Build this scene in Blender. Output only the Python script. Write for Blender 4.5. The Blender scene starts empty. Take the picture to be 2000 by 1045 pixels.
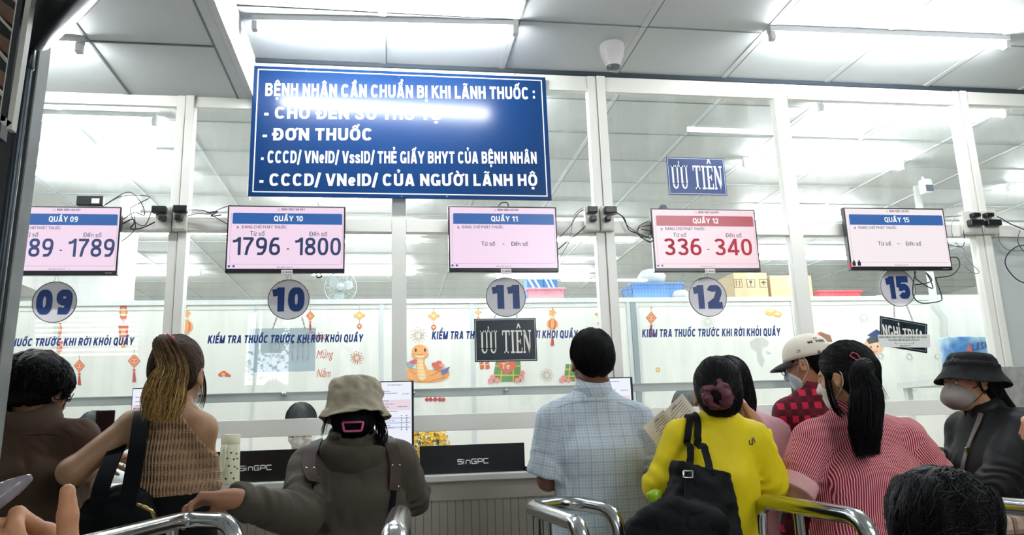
import bpy, bmesh, math, random
import numpy as np
from mathutils import Vector, Matrix, Quaternion

SC = bpy.context.scene
COL = SC.collection
random.seed(7)
RNG = np.random.default_rng(7)

# ------------------------------------------------------------------ camera
FPX = 1489.0
CAMP = np.array([0.0, 0.0, 1.24])
def _basis(p=12.18, yaw=9.23, roll=-1.94):
    p, yaw, roll = [math.radians(a) for a in (p, yaw, roll)]
    f = np.array([math.sin(yaw)*math.cos(p), math.cos(yaw)*math.cos(p), math.sin(p)])
    r = np.array([math.cos(yaw), -math.sin(yaw), 0.0])
    u = np.cross(r, f)
    c, s = math.cos(roll), math.sin(roll)
    return c*r+s*u, -s*r+c*u, f
CR, CU, CF = _basis()
cam_data = bpy.data.cameras.new('camera')
cam = bpy.data.objects.new('camera', cam_data)
COL.objects.link(cam)
cam_data.sensor_width = 36.0
cam_data.lens = FPX/2000.0*36.0
cam_data.clip_start = 0.02
m = Matrix.Identity(4)
for i in range(3):
    m[i][0] = CR[i]; m[i][1] = CU[i]; m[i][2] = -CF[i]; m[i][3] = CAMP[i]
cam.matrix_world = m
SC.camera = cam
def _ray(x, y): return CF*FPX + CR*(x-1000.0) - CU*(y-522.5)
def at(x, y, Y):
    d = _ray(x, y); return Vector(CAMP + d*(Y-CAMP[1])/d[1])
def atz(x, y, Z):
    d = _ray(x, y); return Vector(CAMP + d*(Z-CAMP[2])/d[2])

# ------------------------------------------------------------------ world, exposure
SC.view_settings.view_transform = 'Standard'
SC.view_settings.look = 'None'
SC.view_settings.gamma = 1.0
SC.view_settings.use_curve_mapping = False
SC.view_settings.exposure = 0.0
wd = bpy.data.worlds.new('world'); SC.world = wd; wd.use_nodes = True
bg = wd.node_tree.nodes['Background']
bg.inputs[0].default_value = (0.75, 0.85, 1.0, 1.0)
bg.inputs[1].default_value = 0.35
SC.cycles.transparent_max_bounces = 24
SC.cycles.max_bounces = 10
SC.cycles.sample_clamp_indirect = 4.0
TUBE_OUT, TUBE_IN = 160.0, 180.0

# ------------------------------------------------------------------ materials
def lin(c):
    if isinstance(c, str):
        c = [int(c[i:i+2], 16)/255 for i in (0, 2, 4)]
    return tuple((v/12.92 if v <= .04045 else ((v+.055)/1.055)**2.4) for v in c)
_M = {}
def mat(name, c, rough=.5, metal=0.0, var=0.06, scale=8.0, bump=0.0, bscale=60.0, coat=0.0, spec=.5, attr=None, sheen=0.0, emit=0.0):
    if name in _M: return _M[name]
    M = bpy.data.materials.new(name); M.use_nodes = True; _M[name] = M
    nt = M.node_tree; N = nt.nodes; L = nt.links
    b = N['Principled BSDF']
    col = lin(c)
    b.inputs['Roughness'].default_value = rough
    b.inputs['Metallic'].default_value = metal
    b.inputs['Specular IOR Level'].default_value = spec
    if coat: b.inputs['Coat Weight'].default_value = coat
    if sheen: b.inputs['Sheen Weight'].default_value = sheen
    tc = N.new('ShaderNodeTexCoord')
    nz = N.new('ShaderNodeTexNoise'); nz.inputs['Scale'].default_value = scale; nz.inputs['Detail'].default_value = 4
    L.new(tc.outputs['Object'], nz.inputs['Vector'])
    mx = N.new('ShaderNodeMix'); mx.data_type = 'RGBA'; mx.blend_type = 'MULTIPLY'
    mx.inputs[0].default_value = 1.0
    rp = N.new('ShaderNodeMapRange'); rp.inputs['From Min'].default_value = .3; rp.inputs['From Max'].default_value = .7
    rp.inputs['To Min'].default_value = 1-var; rp.inputs['To Max'].default_value = 1+var*.4
    L.new(nz.outputs['Fac'], rp.inputs['Value'])
    if attr:
        at_ = N.new('ShaderNodeAttribute'); at_.attribute_name = attr
        L.new(at_.outputs['Color'], mx.inputs[6])
    else:
        mx.inputs[6].default_value = (*col, 1)
    L.new(rp.outputs['Result'], mx.inputs[7])
    L.new(mx.outputs[2], b.inputs['Base Color'])
    if emit:
        b.inputs['Emission Color'].default_value = (*col, 1); b.inputs['Emission Strength'].default_value = emit
    if bump:
        bp = N.new('ShaderNodeBump'); bp.inputs['Strength'].default_value = bump; bp.inputs['Distance'].default_value = .004
        n2 = N.new('ShaderNodeTexNoise'); n2.inputs['Scale'].default_value = bscale; n2.inputs['Detail'].default_value = 3
        L.new(tc.outputs['Object'], n2.inputs['Vector'])
        L.new(n2.outputs['Fac'], bp.inputs['Height']); L.new(bp.outputs['Normal'], b.inputs['Normal'])
    return M
def glow(name, c, s):
    if name in _M: return _M[name]
    M = bpy.data.materials.new(name); M.use_nodes = True; _M[name] = M
    b = M.node_tree.nodes['Principled BSDF']
    b.inputs['Base Color'].default_value = (.02, .02, .02, 1)
    b.inputs['Emission Color'].default_value = (*lin(c), 1)
    b.inputs['Emission Strength'].default_value = s
    b.inputs['Roughness'].default_value = .3
    return M
def glassmat(name, tint=(.97, .985, .98), refl=1.0, rough=.015, dirt=.03):
    if name in _M: return _M[name]
    M = bpy.data.materials.new(name); M.use_nodes = True; _M[name] = M
    nt = M.node_tree; N = nt.nodes; L = nt.links
    N.remove(N['Principled BSDF']); out = N['Material Output']
    tr = N.new('ShaderNodeBsdfTransparent'); tr.inputs[0].default_value = (*tint, 1)
    gl = N.new('ShaderNodeBsdfGlossy'); gl.inputs['Roughness'].default_value = rough
    fr = N.new('ShaderNodeFresnel'); ge = N.new('ShaderNodeNewGeometry')
    io = N.new('ShaderNodeMapRange'); io.inputs['To Min'].default_value = 1.45; io.inputs['To Max'].default_value = 1/1.45
    L.new(ge.outputs['Backfacing'], io.inputs['Value']); L.new(io.outputs[0], fr.inputs[0])   # the same reflectance from both sides of the sheet
    mt = N.new('ShaderNodeMath'); mt.operation = 'MULTIPLY'; mt.inputs[1].default_value = refl
    L.new(fr.outputs[0], mt.inputs[0])
    m1 = N.new('ShaderNodeMixShader'); L.new(mt.outputs[0], m1.inputs[0]); L.new(tr.outputs[0], m1.inputs[1]); L.new(gl.outputs[0], m1.inputs[2])
    # thin film of dust and streaks on the pane
    df = N.new('ShaderNodeBsdfDiffuse'); df.inputs[0].default_value = (.85, .9, .9, 1)
    tc = N.new('ShaderNodeTexCoord'); mp = N.new('ShaderNodeMapping'); mp.inputs['Scale'].default_value = (14, 14, 2.0)
    nz = N.new('ShaderNodeTexNoise'); nz.inputs['Scale'].default_value = 1.0; nz.inputs['Detail'].default_value = 6
    L.new(tc.outputs['Object'], mp.inputs[0]); L.new(mp.outputs[0], nz.inputs['Vector'])
    rp = N.new('ShaderNodeMapRange'); rp.inputs['From Min'].default_value = .45; rp.inputs['From Max'].default_value = .8
    rp.inputs['To Min'].default_value = dirt*.35; rp.inputs['To Max'].default_value = dirt*3
    L.new(nz.outputs['Fac'], rp.inputs['Value'])
    m2 = N.new('ShaderNodeMixShader'); L.new(rp.outputs[0], m2.inputs[0]); L.new(m1.outputs[0], m2.inputs[1]); L.new(df.outputs[0], m2.inputs[2])
    L.new(m2.outputs[0], out.inputs['Surface'])
    return M

# ------------------------------------------------------------------ object helpers
def tag(o, label=None, cat=None, group=None, kind=None):
    if label: o['label'] = label
    if cat: o['category'] = cat
    if group: o['group'] = group
    if kind: o['kind'] = kind
    return o
def empty(name, loc=(0, 0, 0), label=None, cat=None, group=None):
    o = bpy.data.objects.new(name, None); o.empty_display_size = .05
    COL.objects.link(o); o.location = loc
    return tag(o, label, cat, group)
def put(name, me, material=None, parent=None, smooth=False):
    o = bpy.data.objects.new(name, me); COL.objects.link(o)
    if material is not None:
        for mm in (material if isinstance(material, (list, tuple)) else [material]):
            me.materials.append(mm)
    if smooth:
        me.polygons.foreach_set('use_smooth', [True]*len(me.polygons))
    if parent is not None:
        o.parent = parent
        # every mesh is written in world coordinates; keep its parent's shift out
        o.matrix_parent_inverse = world_of(parent).inverted()
    return o
def world_of(o):
    M = Matrix.Translation(o.location)
    if o.parent is not None:
        M = world_of(o.parent) @ o.matrix_parent_inverse @ M
    return M
class MB:
    """collects shapes into ONE mesh (world coordinates)"""
    def __init__(s): s.v = []; s.f = []; s.mi = []
    def add(s, vs, fs, mi=0):
        n = len(s.v); s.v += [tuple(v) for v in vs]; s.f += [tuple(i+n for i in f) for f in fs]; s.mi += [mi]*len(fs); return s
    def box(s, x0, x1, y0, y1, z0, z1, mi=0, bev=0.0):
        if bev > 0:
            bm = bmesh.new(); bmesh.ops.create_cube(bm, size=1)
            for v in bm.verts:
                v.co = Vector(((x0+x1)/2+v.co.x*(x1-x0), (y0+y1)/2+v.co.y*(y1-y0), (z0+z1)/2+v.co.z*(z1-z0)))
            bmesh.ops.bevel(bm, geom=bm.edges[:], offset=bev, segments=2, affect='EDGES', profile=.5)
            bm.verts.index_update()
            s.add([v.co for v in bm.verts], [[v.index for v in f.verts] for f in bm.faces], mi); bm.free(); return s
        vs = [(x, y, z) for z in (z0, z1) for y in (y0, y1) for x in (x0, x1)]
        return s.add(vs, [(0, 2, 3, 1), (4, 5, 7, 6), (0, 1, 5, 4), (2, 6, 7, 3), (0, 4, 6, 2), (1, 3, 7, 5)], mi)
    def tube(s, pts, r, n=8, mi=0, cap=True, closed=False):
        pts = [Vector(p) for p in pts]
        k = len(pts); rs = r if isinstance(r, (list, tuple)) else [r]*k
        base = []; nrm = None
        for i, p in enumerate(pts):
            if closed: t = (pts[(i+1) % k]-pts[i-1])
            else: t = (pts[min(i+1, k-1)]-pts[max(i-1, 0)])
            if t.length < 1e-9: t = Vector((0, 0, 1))
            t.normalize()
            if nrm is None:
                a = Vector((0, 0, 1)) if abs(t.z) < .9 else Vector((1, 0, 0))
                nrm = t.cross(a).normalized()
            else:
                nrm = (nrm - t*nrm.dot(t))
                if nrm.length < 1e-6: nrm = t.orthogonal()
                nrm.normalize()
            b = t.cross(nrm)
            base.append([p+(nrm*math.cos(2*math.pi*j/n)+b*math.sin(2*math.pi*j/n))*rs[i] for j in range(n)])
        vs = [v for ring in base for v in ring]; fs = []
        for i in range(k if closed else k-1):
            i2 = (i+1) % k
            for j in range(n):
                fs.append((i*n+j, i*n+(j+1) % n, i2*n+(j+1) % n, i2*n+j))
        if cap and not closed:
            fs.append(tuple(range(n-1, -1, -1))); fs.append(tuple((k-1)*n+j for j in range(n)))
        return s.add(vs, fs, mi)
    def lathe(s, prof, c, n=32, axis=(0, 0, 1), mi=0):
        """prof: list of (radius, height) along the axis from c"""
        q = Vector((0, 0, 1)).rotation_difference(Vector(axis)); c = Vector(c); vs = []; fs = []
        for r, h in prof:
            for j in range(n):
                a = 2*math.pi*j/n
                vs.append(c+q @ Vector((r*math.cos(a), r*math.sin(a), h)))
        for i in range(len(prof)-1):
            for j in range(n):
                fs.append((i*n+j, i*n+(j+1) % n, (i+1)*n+(j+1) % n, (i+1)*n+j))
        fs.append(tuple(range(n-1, -1, -1))); fs.append(tuple((len(prof)-1)*n+j for j in range(n)))
        return s.add(vs, fs, mi)
    def poly(s, pts, y0, y1, mi=0):
        """extruded polygon: pts (x,z), from y0 (front) to y1"""
        n = len(pts)
        area = sum(pts[i][0]*pts[(i+1) % n][1]-pts[(i+1) % n][0]*pts[i][1] for i in range(n))
        if area < 0: pts = pts[::-1]
        vs = [(x, y0, z) for x, z in pts]+[(x, y1, z) for x, z in pts]
        fs = [tuple(range(n)), tuple(range(2*n-1, n-1, -1))]+[(i, i+n, (i+1) % n+n, (i+1) % n) for i in range(n)]
        return s.add(vs, fs, mi)
    def mesh(s, name):
        me = bpy.data.meshes.new(name); me.from_pydata(s.v, [], s.f); me.update()
        if any(s.mi): me.polygons.foreach_set('material_index', s.mi)
        return me
    def build(s, name, material, parent=None, smooth=False, auto=False):
        o = put(name, s.mesh(name), material, parent, smooth)
        if auto: sharp(o)
        return o
def sharp(o, ang=35):
    me = o.data
    bm = bmesh.new(); bm.from_mesh(me)
    for f in bm.faces: f.smooth = True
    for e in bm.edges:
        if len(e.link_faces) == 2 and e.calc_face_angle(0) > math.radians(ang): e.smooth = False
    bm.to_mesh(me); bm.free()
def smooth_path(pts, n=6):
    """Catmull-Rom through pts"""
    P = [Vector(p) for p in pts]; out = []
    for i in range(len(P)-1):
        a = P[max(i-1, 0)]; b = P[i]; c = P[i+1]; d = P[min(i+2, len(P)-1)]
        for k in range(n):
            t = k/n
            out.append(.5*((2*b)+(c-a)*t+(2*a-5*b+4*c-d)*t*t+(3*b-a-3*c+d)*t**3))
    out.append(P[-1]); return out

# ------------------------------------------------------------------ lettering
_DG = None
def text_geo(body, bold=0.0, shear=0.0, spacing=1.0, depth=0.0):
    fc = bpy.data.curves.new('lettering', 'FONT'); fc.body = body
    fc.offset = bold; fc.shear = shear; fc.space_character = spacing; fc.resolution_u = 3
    o = bpy.data.objects.new('lettering', fc); COL.objects.link(o)
    bpy.context.view_layer.update()
    me = o.to_mesh()
    v = np.array([q.co[:] for q in me.vertices]); f = [tuple(p.vertices) for p in me.polygons]
    o.to_mesh_clear(); bpy.data.objects.remove(o); bpy.data.curves.remove(fc)
    return v, f
CAP = .686
def letter(mb, body, p0, p1, cap, Y, bold=0.0, shear=0.0, mi=0, spacing=1.0, yoff=None):
    """body fitted between world points p0 and p1 (baseline ends, on the plane y=Y), capital height cap (m)"""
    v, f = text_geo(body, bold, shear, spacing)
    x0, x1 = v[:, 0].min(), v[:, 0].max(); p0 = Vector(p0); p1 = Vector(p1)
    w = (p1.x-p0.x); dz = (p1.z-p0.z)
    t = (v[:, 0]-x0)/(x1-x0)
    X = p0.x+w*t; Z = p0.z+dz*t+v[:, 1]/CAP*cap
    mb.add(np.stack([X, np.full(len(X), Y), Z], 1).tolist(), f, mi)
    return mb
def pletter(mb, body, xa, ya, xb, yb, cappx, Y, **k):
    p0 = at(xa, ya, Y); p1 = at(xb, yb, Y)
    cap = at((xa+xb)/2, (ya+yb)/2-cappx, Y).z-at((xa+xb)/2, (ya+yb)/2, Y).z
    return letter(mb, body, p0, p1, cap, Y, **k)
# ------------------------------------------------------------------ a stroked grotesque alphabet (with Vietnamese marks)
import unicodedata
def _arc(cx, cy, rx, ry, a0, a1, n=10, e=2.35):
    out = []
    for k in range(n+1):
        a = math.radians(a0+(a1-a0)*k/n); c, s = math.cos(a), math.sin(a)
        out.append((cx+rx*math.copysign(abs(c)**(2/e), c), cy+ry*math.copysign(abs(s)**(2/e), s)))
    return out
def glyph(ch, t):
    """centre lines of a glyph in a cell of height 1: (paths, width)"""
    l = t/2; b = t/2*.92; T = 1-b; m = .5; X = .72
    dw = .58+max(0, t-.15)*.95
    def O(w, top=T, bot=b): return _arc(w/2, (top+bot)/2, w/2-l, (top-bot)/2, 90, 450, 28, 2.5)
    big = .70+.12*(t > .15)
    if ch in 'OQ0CG':
        w = {'O': .74, 'Q': .74, '0': dw, 'C': .72, 'G': .74}[ch]
        if ch in 'O0': return [O(w)], w
        if ch == 'Q': return [O(w), [(w*.58, .25), (w*.98, -.06)]], w
        r = w/2-l; cy = .5; ry = .5-b
        if ch == 'C': return [_arc(w/2, cy, r, ry, 38, 322, 26, 2.5)], w
        return [_arc(w/2, cy, r, ry, 38, 318, 26, 2.5)+[(w-l, .16), (w-l, .47-b), (w*.56, .47-b)]], w
    if ch == 'A': w = .76; return [[(l*.95, -.1), (w/2-.01, 1.1)], [(w-l*.95, -.1), (w/2+.01, 1.1)], [(.2*w, .25), (.8*w, .25)]], w
    if ch == 'B':
        w = .68; r1 = .23; c = w-l-.23
        return [[(l, 0), (l, 1)], [(l, T)]+_arc(c-.02, (T+.53)/2, r1, (T-.53)/2, 90, -90, 10)+[(l, .53)], [(l, .53)]+_arc(c, (b+.53)/2, r1, (.53-b)/2, 90, -90, 10)+[(l, b)]], w
    if ch in 'DĐ':
        w = .70; p = [[(l, 0), (l, 1)], [(l, T)]+_arc(w-l-.32, .5, .32, .5-b, 90, -90, 16, 2.4)+[(l, b)]]
        if ch == 'Đ': p.append([(-.1, .5), (.34, .5)])
        return p, w
    if ch == 'E': w = .60; return [[(l, 0), (l, 1)], [(l, T), (w, T)], [(l, b), (w, b)], [(l, .52), (w*.93, .52)]], w
    if ch == 'H': w = .70; return [[(l, 0), (l, 1)], [(w-l, 0), (w-l, 1)], [(l, .52), (w-l, .52)]], w
    if ch == 'I': return [[(l, 0), (l, 1)]], t
    if ch == 'K': w = .72; return [[(l, 0), (l, 1)], [(l*1.2, .38), (w-l*1.1+.06, 1.1)], [(w*.42, .56), (w-l*.8+.06, -.1)]], w
    if ch == 'L': w = .56; return [[(l, 0), (l, 1)], [(l, b), (w, b)]], w
    if ch == 'N': w = .70; return [[(l, 0), (l, 1)], [(w-l, 0), (w-l, 1)], [(l*.75-.03, 1.05), (w-l*.75+.03, -.05)]], w
    if ch == 'M': w = .84; return [[(l, 0), (l, 1)], [(w-l, 0), (w-l, 1)], [(l*.9-.02, 1.05), (w/2+.01, -.05)], [(w-l*.9+.02, 1.05), (w/2-.01, -.05)]], w
    if ch == 'P':
        w = .66; return [[(l, 0), (l, 1)], [(l, T)]+_arc(w-l-.25, (T+.42)/2, .25, (T-.42)/2, 90, -90, 12)+[(l, .42)]], w
    if ch == 'R':
        w = .70; return [[(l, 0), (l, 1)], [(l, T)]+_arc(w-l-.27, (T+.46)/2, .25, (T-.46)/2, 90, -90, 12)+[(l, .46)], [(w*.5, .46), (w-l*.9+.03, -.05)]], w
    if ch in 'Ss':
        w = .66; H = 1.0
        p = [(w-l, .70), (w-l-.03, .80), (w*.5+.1, T-.015), (w*.5, T), (w*.5-.1, T-.015), (l+.03, .84), (l, .73), (l+.06, .62), (w*.5, .51), (w-l-.06, .40), (w-l, .28), (w-l-.03, .17), (w*.5+.1, b+.015), (w*.5, b), (w*.5-.1, b+.015), (l+.03, .19), (l, .31)]
        p = [(q.x, q.y) for q in smooth_path([(x, y, 0) for x, y in p], 4)]
        if ch == 's': return [[(x*.8, y*X) for x, y in p]], w*.8
        return [p], w
    if ch == 'T': w = .64; return [[(0, T), (w, T)], [(w/2, 0), (w/2, 1)]], w
    if ch == 'U': w = .70; return [[(l, 1)]+_arc(w/2, .32, w/2-l, .32-b, 180, 360, 14, 2.4)+[(w-l, 1)]], w
    if ch == 'V': w = .72; return [[(l*.9-.03, 1.1), (w/2, -.1)], [(w-l*.9+.03, 1.1), (w/2, -.1)]], w
    if ch == 'Y': w = .74; return [[(l*.8-.03, 1.06), (w/2, .38)], [(w-l*.8+.03, 1.06), (w/2, .38)], [(w/2, 0), (w/2, .46)]], w
    if ch == '1': w = .42+max(0, t-.15)*.6; return [[(w-l, 0), (w-l, 1)], [(0, .76), (w*.45, .80), (w-l, .95)]], w
    if ch == '2':
        w = dw; q = _arc(w/2, .70, w/2-l, .30-b, 170, -20, 14)+[(w*.6, .36), (l+.02, b+.06), (l, b)]
        return [q, [(0, b), (w, b)]], w
    if ch == '3':
        w = dw; return [_arc(w/2-.01, .745, w/2-l-.01, .255-b, 160, -90, 14), _arc(w/2, .27, w/2-l, .27-b+.0, 90, -160, 16), [(w*.36, .52), (w*.55, .52)]], w
    if ch == '4': w = .62; return [[(w*.72, 0), (w*.72, 1)], [(0, .25), (w, .25)], [(w*.70, .98), (l*.6, .25)]], w
    if ch == '5':
        w = dw; return [[(w-.05, T), (.11, T), (.075, .5)], [(.075, .5)]+_arc(w/2-.0, .33, w/2-l, .33-b, 128, -155, 18)], w
    if ch in '69':
        w = dw; p = [_arc(w/2, .32, w/2-l, .32-b, 90, 450, 22), [(l, .34), (l+.01, .55), (l+.07, .78), (w*.42, .93-b*.2), (w*.70, T), (w*.86, T-.01)]]
        if ch == '9': p = [[(w-x, 1-y) for x, y in q] for q in p]
        return p, w
    if ch == '7': w = dw-.02; return [[(0, T), (w-.02, T)], [(w-l*.8, T), (w*.45, .45), (w*.30, -.0)]], w
    if ch == '8': w = dw; return [_arc(w/2, .745, w/2-l-.02, .255-b, 90, 450, 20), _arc(w/2, .27, w/2-l, .27-b+.0, 90, 450, 22)], w
    if ch == 'e': w = .56; return [_arc(w/2, X/2, w/2-l, X/2-b, 0, 318, 20), [(l, X/2), (w-l, X/2)]], w
    if ch in 'uư': w = .54; return [[(l, X)]+_arc(w/2, .26, w/2-l, .26-b, 180, 360, 12)+[(w-l, X)], [(w-l, 0), (w-l, X)]], w
    if ch == 'o': w = dw; return [O(w, X-b, b)], w
    if ch == 'n': w = .54; return [[(l, 0), (l, X)], [(l, X-.26)]+_arc(w/2, X-.27, w/2-l, .27-b, 180, 0, 12)+[(w-l, 0)]], w
    if ch == '-': return [[(0, .36), (.30, .36)]], .30
    if ch == '/': return [[(.02, -.12), (.30, 1.08)]], .32
    if ch == ':': return [[(l, .08), (l, .08+t)], [(l, .52), (l, .52+t)]], t
    if ch == '.': return [[(l, 0), (l, t)]], t
    return [], .28
def _stroke(path, t, lo=0.0, hi=1.0):
    """quads along a centre line, clipped to lo..hi"""
    n = len(path); quads = []
    closed = n > 3 and math.dist(path[0], path[-1]) < 1e-6
    P = [Vector((x, y)) for x, y in path]
    offs = []
    for i in range(n):
        if closed: a = P[i-1] if i else P[-2]; c = P[i+1] if i < n-1 else P[1]
        else: a = P[max(i-1, 0)]; c = P[min(i+1, n-1)]
        d1 = (P[i]-a); d2 = (c-P[i])
        if d1.length < 1e-9: d1 = d2
        if d2.length < 1e-9: d2 = d1
        d1 = d1.normalized(); d2 = d2.normalized(); d = (d1+d2)
        if d.length < 1e-6: d = d1
        d.normalize(); nr = Vector((-d.y, d.x)); k = max(.55, abs(nr.dot(Vector((-d1.y, d1.x)))))
        offs.append(nr*(t/2/k))
    for i in range(n-1):
        q = [P[i]+offs[i], P[i]-offs[i], P[i+1]-offs[i+1], P[i+1]+offs[i+1]]
        for lim, sg in ((lo, 1), (hi, -1)):
            o = []
            for j in range(len(q)):
                u, v = q[j], q[(j+1) % len(q)]; du, dv = (u.y-lim)*sg, (v.y-lim)*sg
                if du >= -1e-9: o.append(u)
                if (du > 1e-9 and dv < -1e-9) or (du < -1e-9 and dv > 1e-9): o.append(u+(v-u)*(du/(du-dv)))
            q = o
            if len(q) < 3: break
        if len(q) >= 3: quads.append([(p.x, p.y) for p in q])
    return quads
def grot(body, t=.2, track=.13):
    """polygons of a line of text at cap height 1"""
    out = []; x = 0.0
    for ch in body:
        if ch == ' ': x += .30; continue
        dec = unicodedata.normalize('NFD', ch); base = dec[0]; marks = dec[1:]
        paths, w = glyph(base, t)
        lowc = base in 'esuon'
        top = .72 if lowc else 1.0
        polys = []
        for p in paths: polys += _stroke(p, t*(.92 if lowc else 1), -.15 if base in 'Q/' else 0, 1.1 if base == '/' else top)
        h = min(t, .17)*.82; z = top+.05; cx = w/2
        hat = '\u0302' in marks
        for mk in marks:
            if mk == '\u0302': polys += _stroke([(cx-.19, z), (cx, z+.15), (cx+.19, z)], h, 0, 2)
            elif mk == '\u0301':
                dx, dz = (.16, .08) if hat else (0, 0); polys += _stroke([(cx-.05+dx, z+dz), (cx+.12+dx, z+.2+dz)], h, 0, 2)
            elif mk == '\u0300':
                dx, dz = (.16, .10) if hat else (0, 0); polys += _stroke([(cx+.05+dx, z+dz), (cx-.12+dx, z+.2+dz)], h, 0, 2)
            elif mk == '\u0309':
                dx, dz = (.13, .12) if hat else (0, 0)
                polys += _stroke([(cx-.1+dx, z+.2+dz), (cx+.0+dx, z+.26+dz), (cx+.08+dx, z+.2+dz), (cx+.0+dx, z+.1+dz), (cx+dx, z+.02+dz)], h*.8, 0, 2)
            elif mk == '\u0303':
                polys += _stroke([(cx-.2, z+.05), (cx-.1, z+.13), (cx, z+.09), (cx+.1, z+.05), (cx+.2, z+.13)], h*.85, 0, 2)
            elif mk == '\u0323': polys += _stroke([(cx, -.08-t), (cx, -.08)], t*1.05, -2, 2)
            elif mk == '\u031b':
                a = (w-t*.45, top-.02) if base in 'Uu' else (w*.86, top-.12)
                polys += _stroke([a, (a[0]+.14, a[1]+.03), (a[0]+.2, a[1]+.14)], t*.7, 0, 2)
        out += [[(x+a, b) for a, b in q] for q in polys]
        x += w+track+(.06 if '\u031b' in marks else 0)
    return out, x-track
def gletter(mb, body, p0, p1, cap, Y, t=.2, track=.13, shear=0.0, mi=0):
    polys, w = grot(body, t, track)
    p0 = Vector(p0); p1 = Vector(p1); s = (p1.x-p0.x)/w; dz = p1.z-p0.z
    for iq, q in enumerate(polys):
        v = [(p0.x+x*s+shear*y*cap, Y-2.5e-5*(iq % 24), p0.z+dz*(x/w)+y*cap) for x, y in q]
        ar = sum(v[i][0]*v[(i+1) % len(v)][2]-v[(i+1) % len(v)][0]*v[i][2] for i in range(len(v)))
        mb.add(v if ar > 0 else v[::-1], [tuple(range(len(v)))], mi)
    return mb
def pg(mb, body, xa, ya, xb, yb, cappx, Y, **k):
    p0 = at(xa, ya, Y); p1 = at(xb, yb, Y)
    cap = at((xa+xb)/2, (ya+yb)/2-cappx, Y).z-at((xa+xb)/2, (ya+yb)/2, Y).z
    return gletter(mb, body, p0, p1, cap, Y, **k)
# ================================================================== THE SETTING
W = 3.88                      # front face of the glazed counter wall
ZC, ZL, XB = 3.224, 2.998, -.71
def struct(name, mb, material, parent=None, auto=False):
    o = mb.build(name, material, parent, auto=auto)
    if parent is None: tag(o, kind='structure')
    return o
m_alu = mat('white_aluminium', 'ECEBE2', .35, var=.03, scale=3)
m_ceil = mat('ceiling_panel', 'DCE1E1', .55, var=.05, scale=2.5, bump=.05, bscale=30)
m_seam = mat('ceiling_seam', 'DDE1E0', .45)
m_gap = mat('dark_joint', '26323C', .7)
m_white = mat('white_paint', 'E9EAE6', .45, var=.03, scale=2)
m_dark = mat('dark_steel', '1B2226', .4, .3, var=.2, scale=5)
m_black = mat('black_plastic', '101214', .35)
m_glass = glassmat('counter_glass')

# floor and outer hall
def tilefloor():
    M = mat('floor_tiles', 'CCC8BF', .25, var=.08, scale=1.2)
    nt = M.node_tree; N = nt.nodes; L = nt.links
    br = N.new('ShaderNodeTexBrick'); br.offset = 0; br.inputs['Scale'].default_value = 1.0
    br.inputs['Brick Width'].default_value = .6; br.inputs['Row Height'].default_value = .6; br.inputs['Mortar Size'].default_value = .004
    br.inputs['Color1'].default_value = (*lin('CCC8BF'), 1); br.inputs['Color2'].default_value = (*lin('C6C2B9'), 1); br.inputs['Mortar'].default_value = (*lin('6d6a64'), 1)
    tc = next(n for n in N if n.type == 'TEX_COORD'); L.new(tc.outputs['Object'], br.inputs['Vector'])
    mx = next(n for n in N if n.type == 'MIX'); L.new(br.outputs['Color'], mx.inputs[6])
    return M
struct('floor', MB().box(-6, 9, -2.7, 12.5, -.1, 0), tilefloor())
YB = 12.2
# ceilings: outer hall (upper, right of the bulkhead), outer hall (lower, left), pharmacy
cl = struct('ceiling', MB().box(XB, 9, -2.6, W+.04, ZC, ZC+.08), m_ceil)
mb = MB()
for k in range(0, 14):
    x = -.044+.6535*k
    mb.box(x-.016, x+.016, -2.6, W+.03, ZC-.004, ZC)
struct('ceiling_seam', mb, m_seam, cl)
mb = MB()
for k in range(0, 14):
    x = -.044+.6535*k+.019
    mb.box(x-.003, x+.003, -2.6, W+.03, ZC-.0045, ZC-.0002)
for k in range(5):
    y = 3.36-1.22*k
    mb.box(XB, 9, y-.003, y+.003, ZC-.0045, ZC-.0002)
struct('ceiling_joint', mb, mat('joint_grey', '7d8485', .7), cl)
struct('ceiling_lower', MB().box(-6, XB-.03, -2.6, W+.04, ZL, ZL+.08), m_ceil)
mb = MB()
for x in (-1.34-.655*k for k in range(-1+1, 6)): mb.box(x-.012, x+.012, -2.6, W, ZL-.004, ZL)
mb.box(XB-.075, XB-.03, -2.6, W, ZL-.006, ZL)
struct('trim_1', mb, m_seam)
mb = MB()
for x in (-1.34-.655*k+.018 for k in range(6)): mb.box(x-.004, x+.004, -2.6, W, ZL-.0045, ZL-.0002)
for k in range(8): mb.box(-6, XB-.03, 3.335-.66*k-.005, 3.335-.66*k+.005, ZL-.0048, ZL-.0002)
mb.box(XB-.085, XB-.075, -2.6, W, ZL-.007, ZL)
struct('trim_2', mb, mat('joint_grey', '7d8485', .7))
struct('trim_3', MB().box(XB-.03, XB, -2.6, W+.04, ZL-.004, ZC+.02), m_white)      # bulkhead between the two ceilings
struct('trim_4', MB().box(XB, 9, W-.012, W+.05, ZC-.022, ZC), m_gap)              # shadow gap over the glazing
# pharmacy ceiling
ci = struct('ceiling_pharmacy', MB().box(-6, 9, W+.1, YB, ZC, ZC+.08), mat('ceiling_panel_pharmacy', 'D3D6D2', .55, var=.05, scale=2.5))
mb = MB(); mj = MB()
for k in range(-9, 12):
    x = 1.355+.665*k
    mb.box(x-.013, x+.013, W+.1, YB, ZC-.004, ZC); mj.box(x+.013, x+.02, W+.1, YB, ZC-.0045, ZC-.0002)
for k in range(17):
    y = 4.23+.517*k
    mj.box(-6, 9, y-.004, y+.004, ZC-.0046, ZC-.0002)
struct('ceiling_seam', mb, m_seam, ci)
struct('ceiling_joint', mj, mat('joint_grey2', '959b9a', .7), ci)
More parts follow.
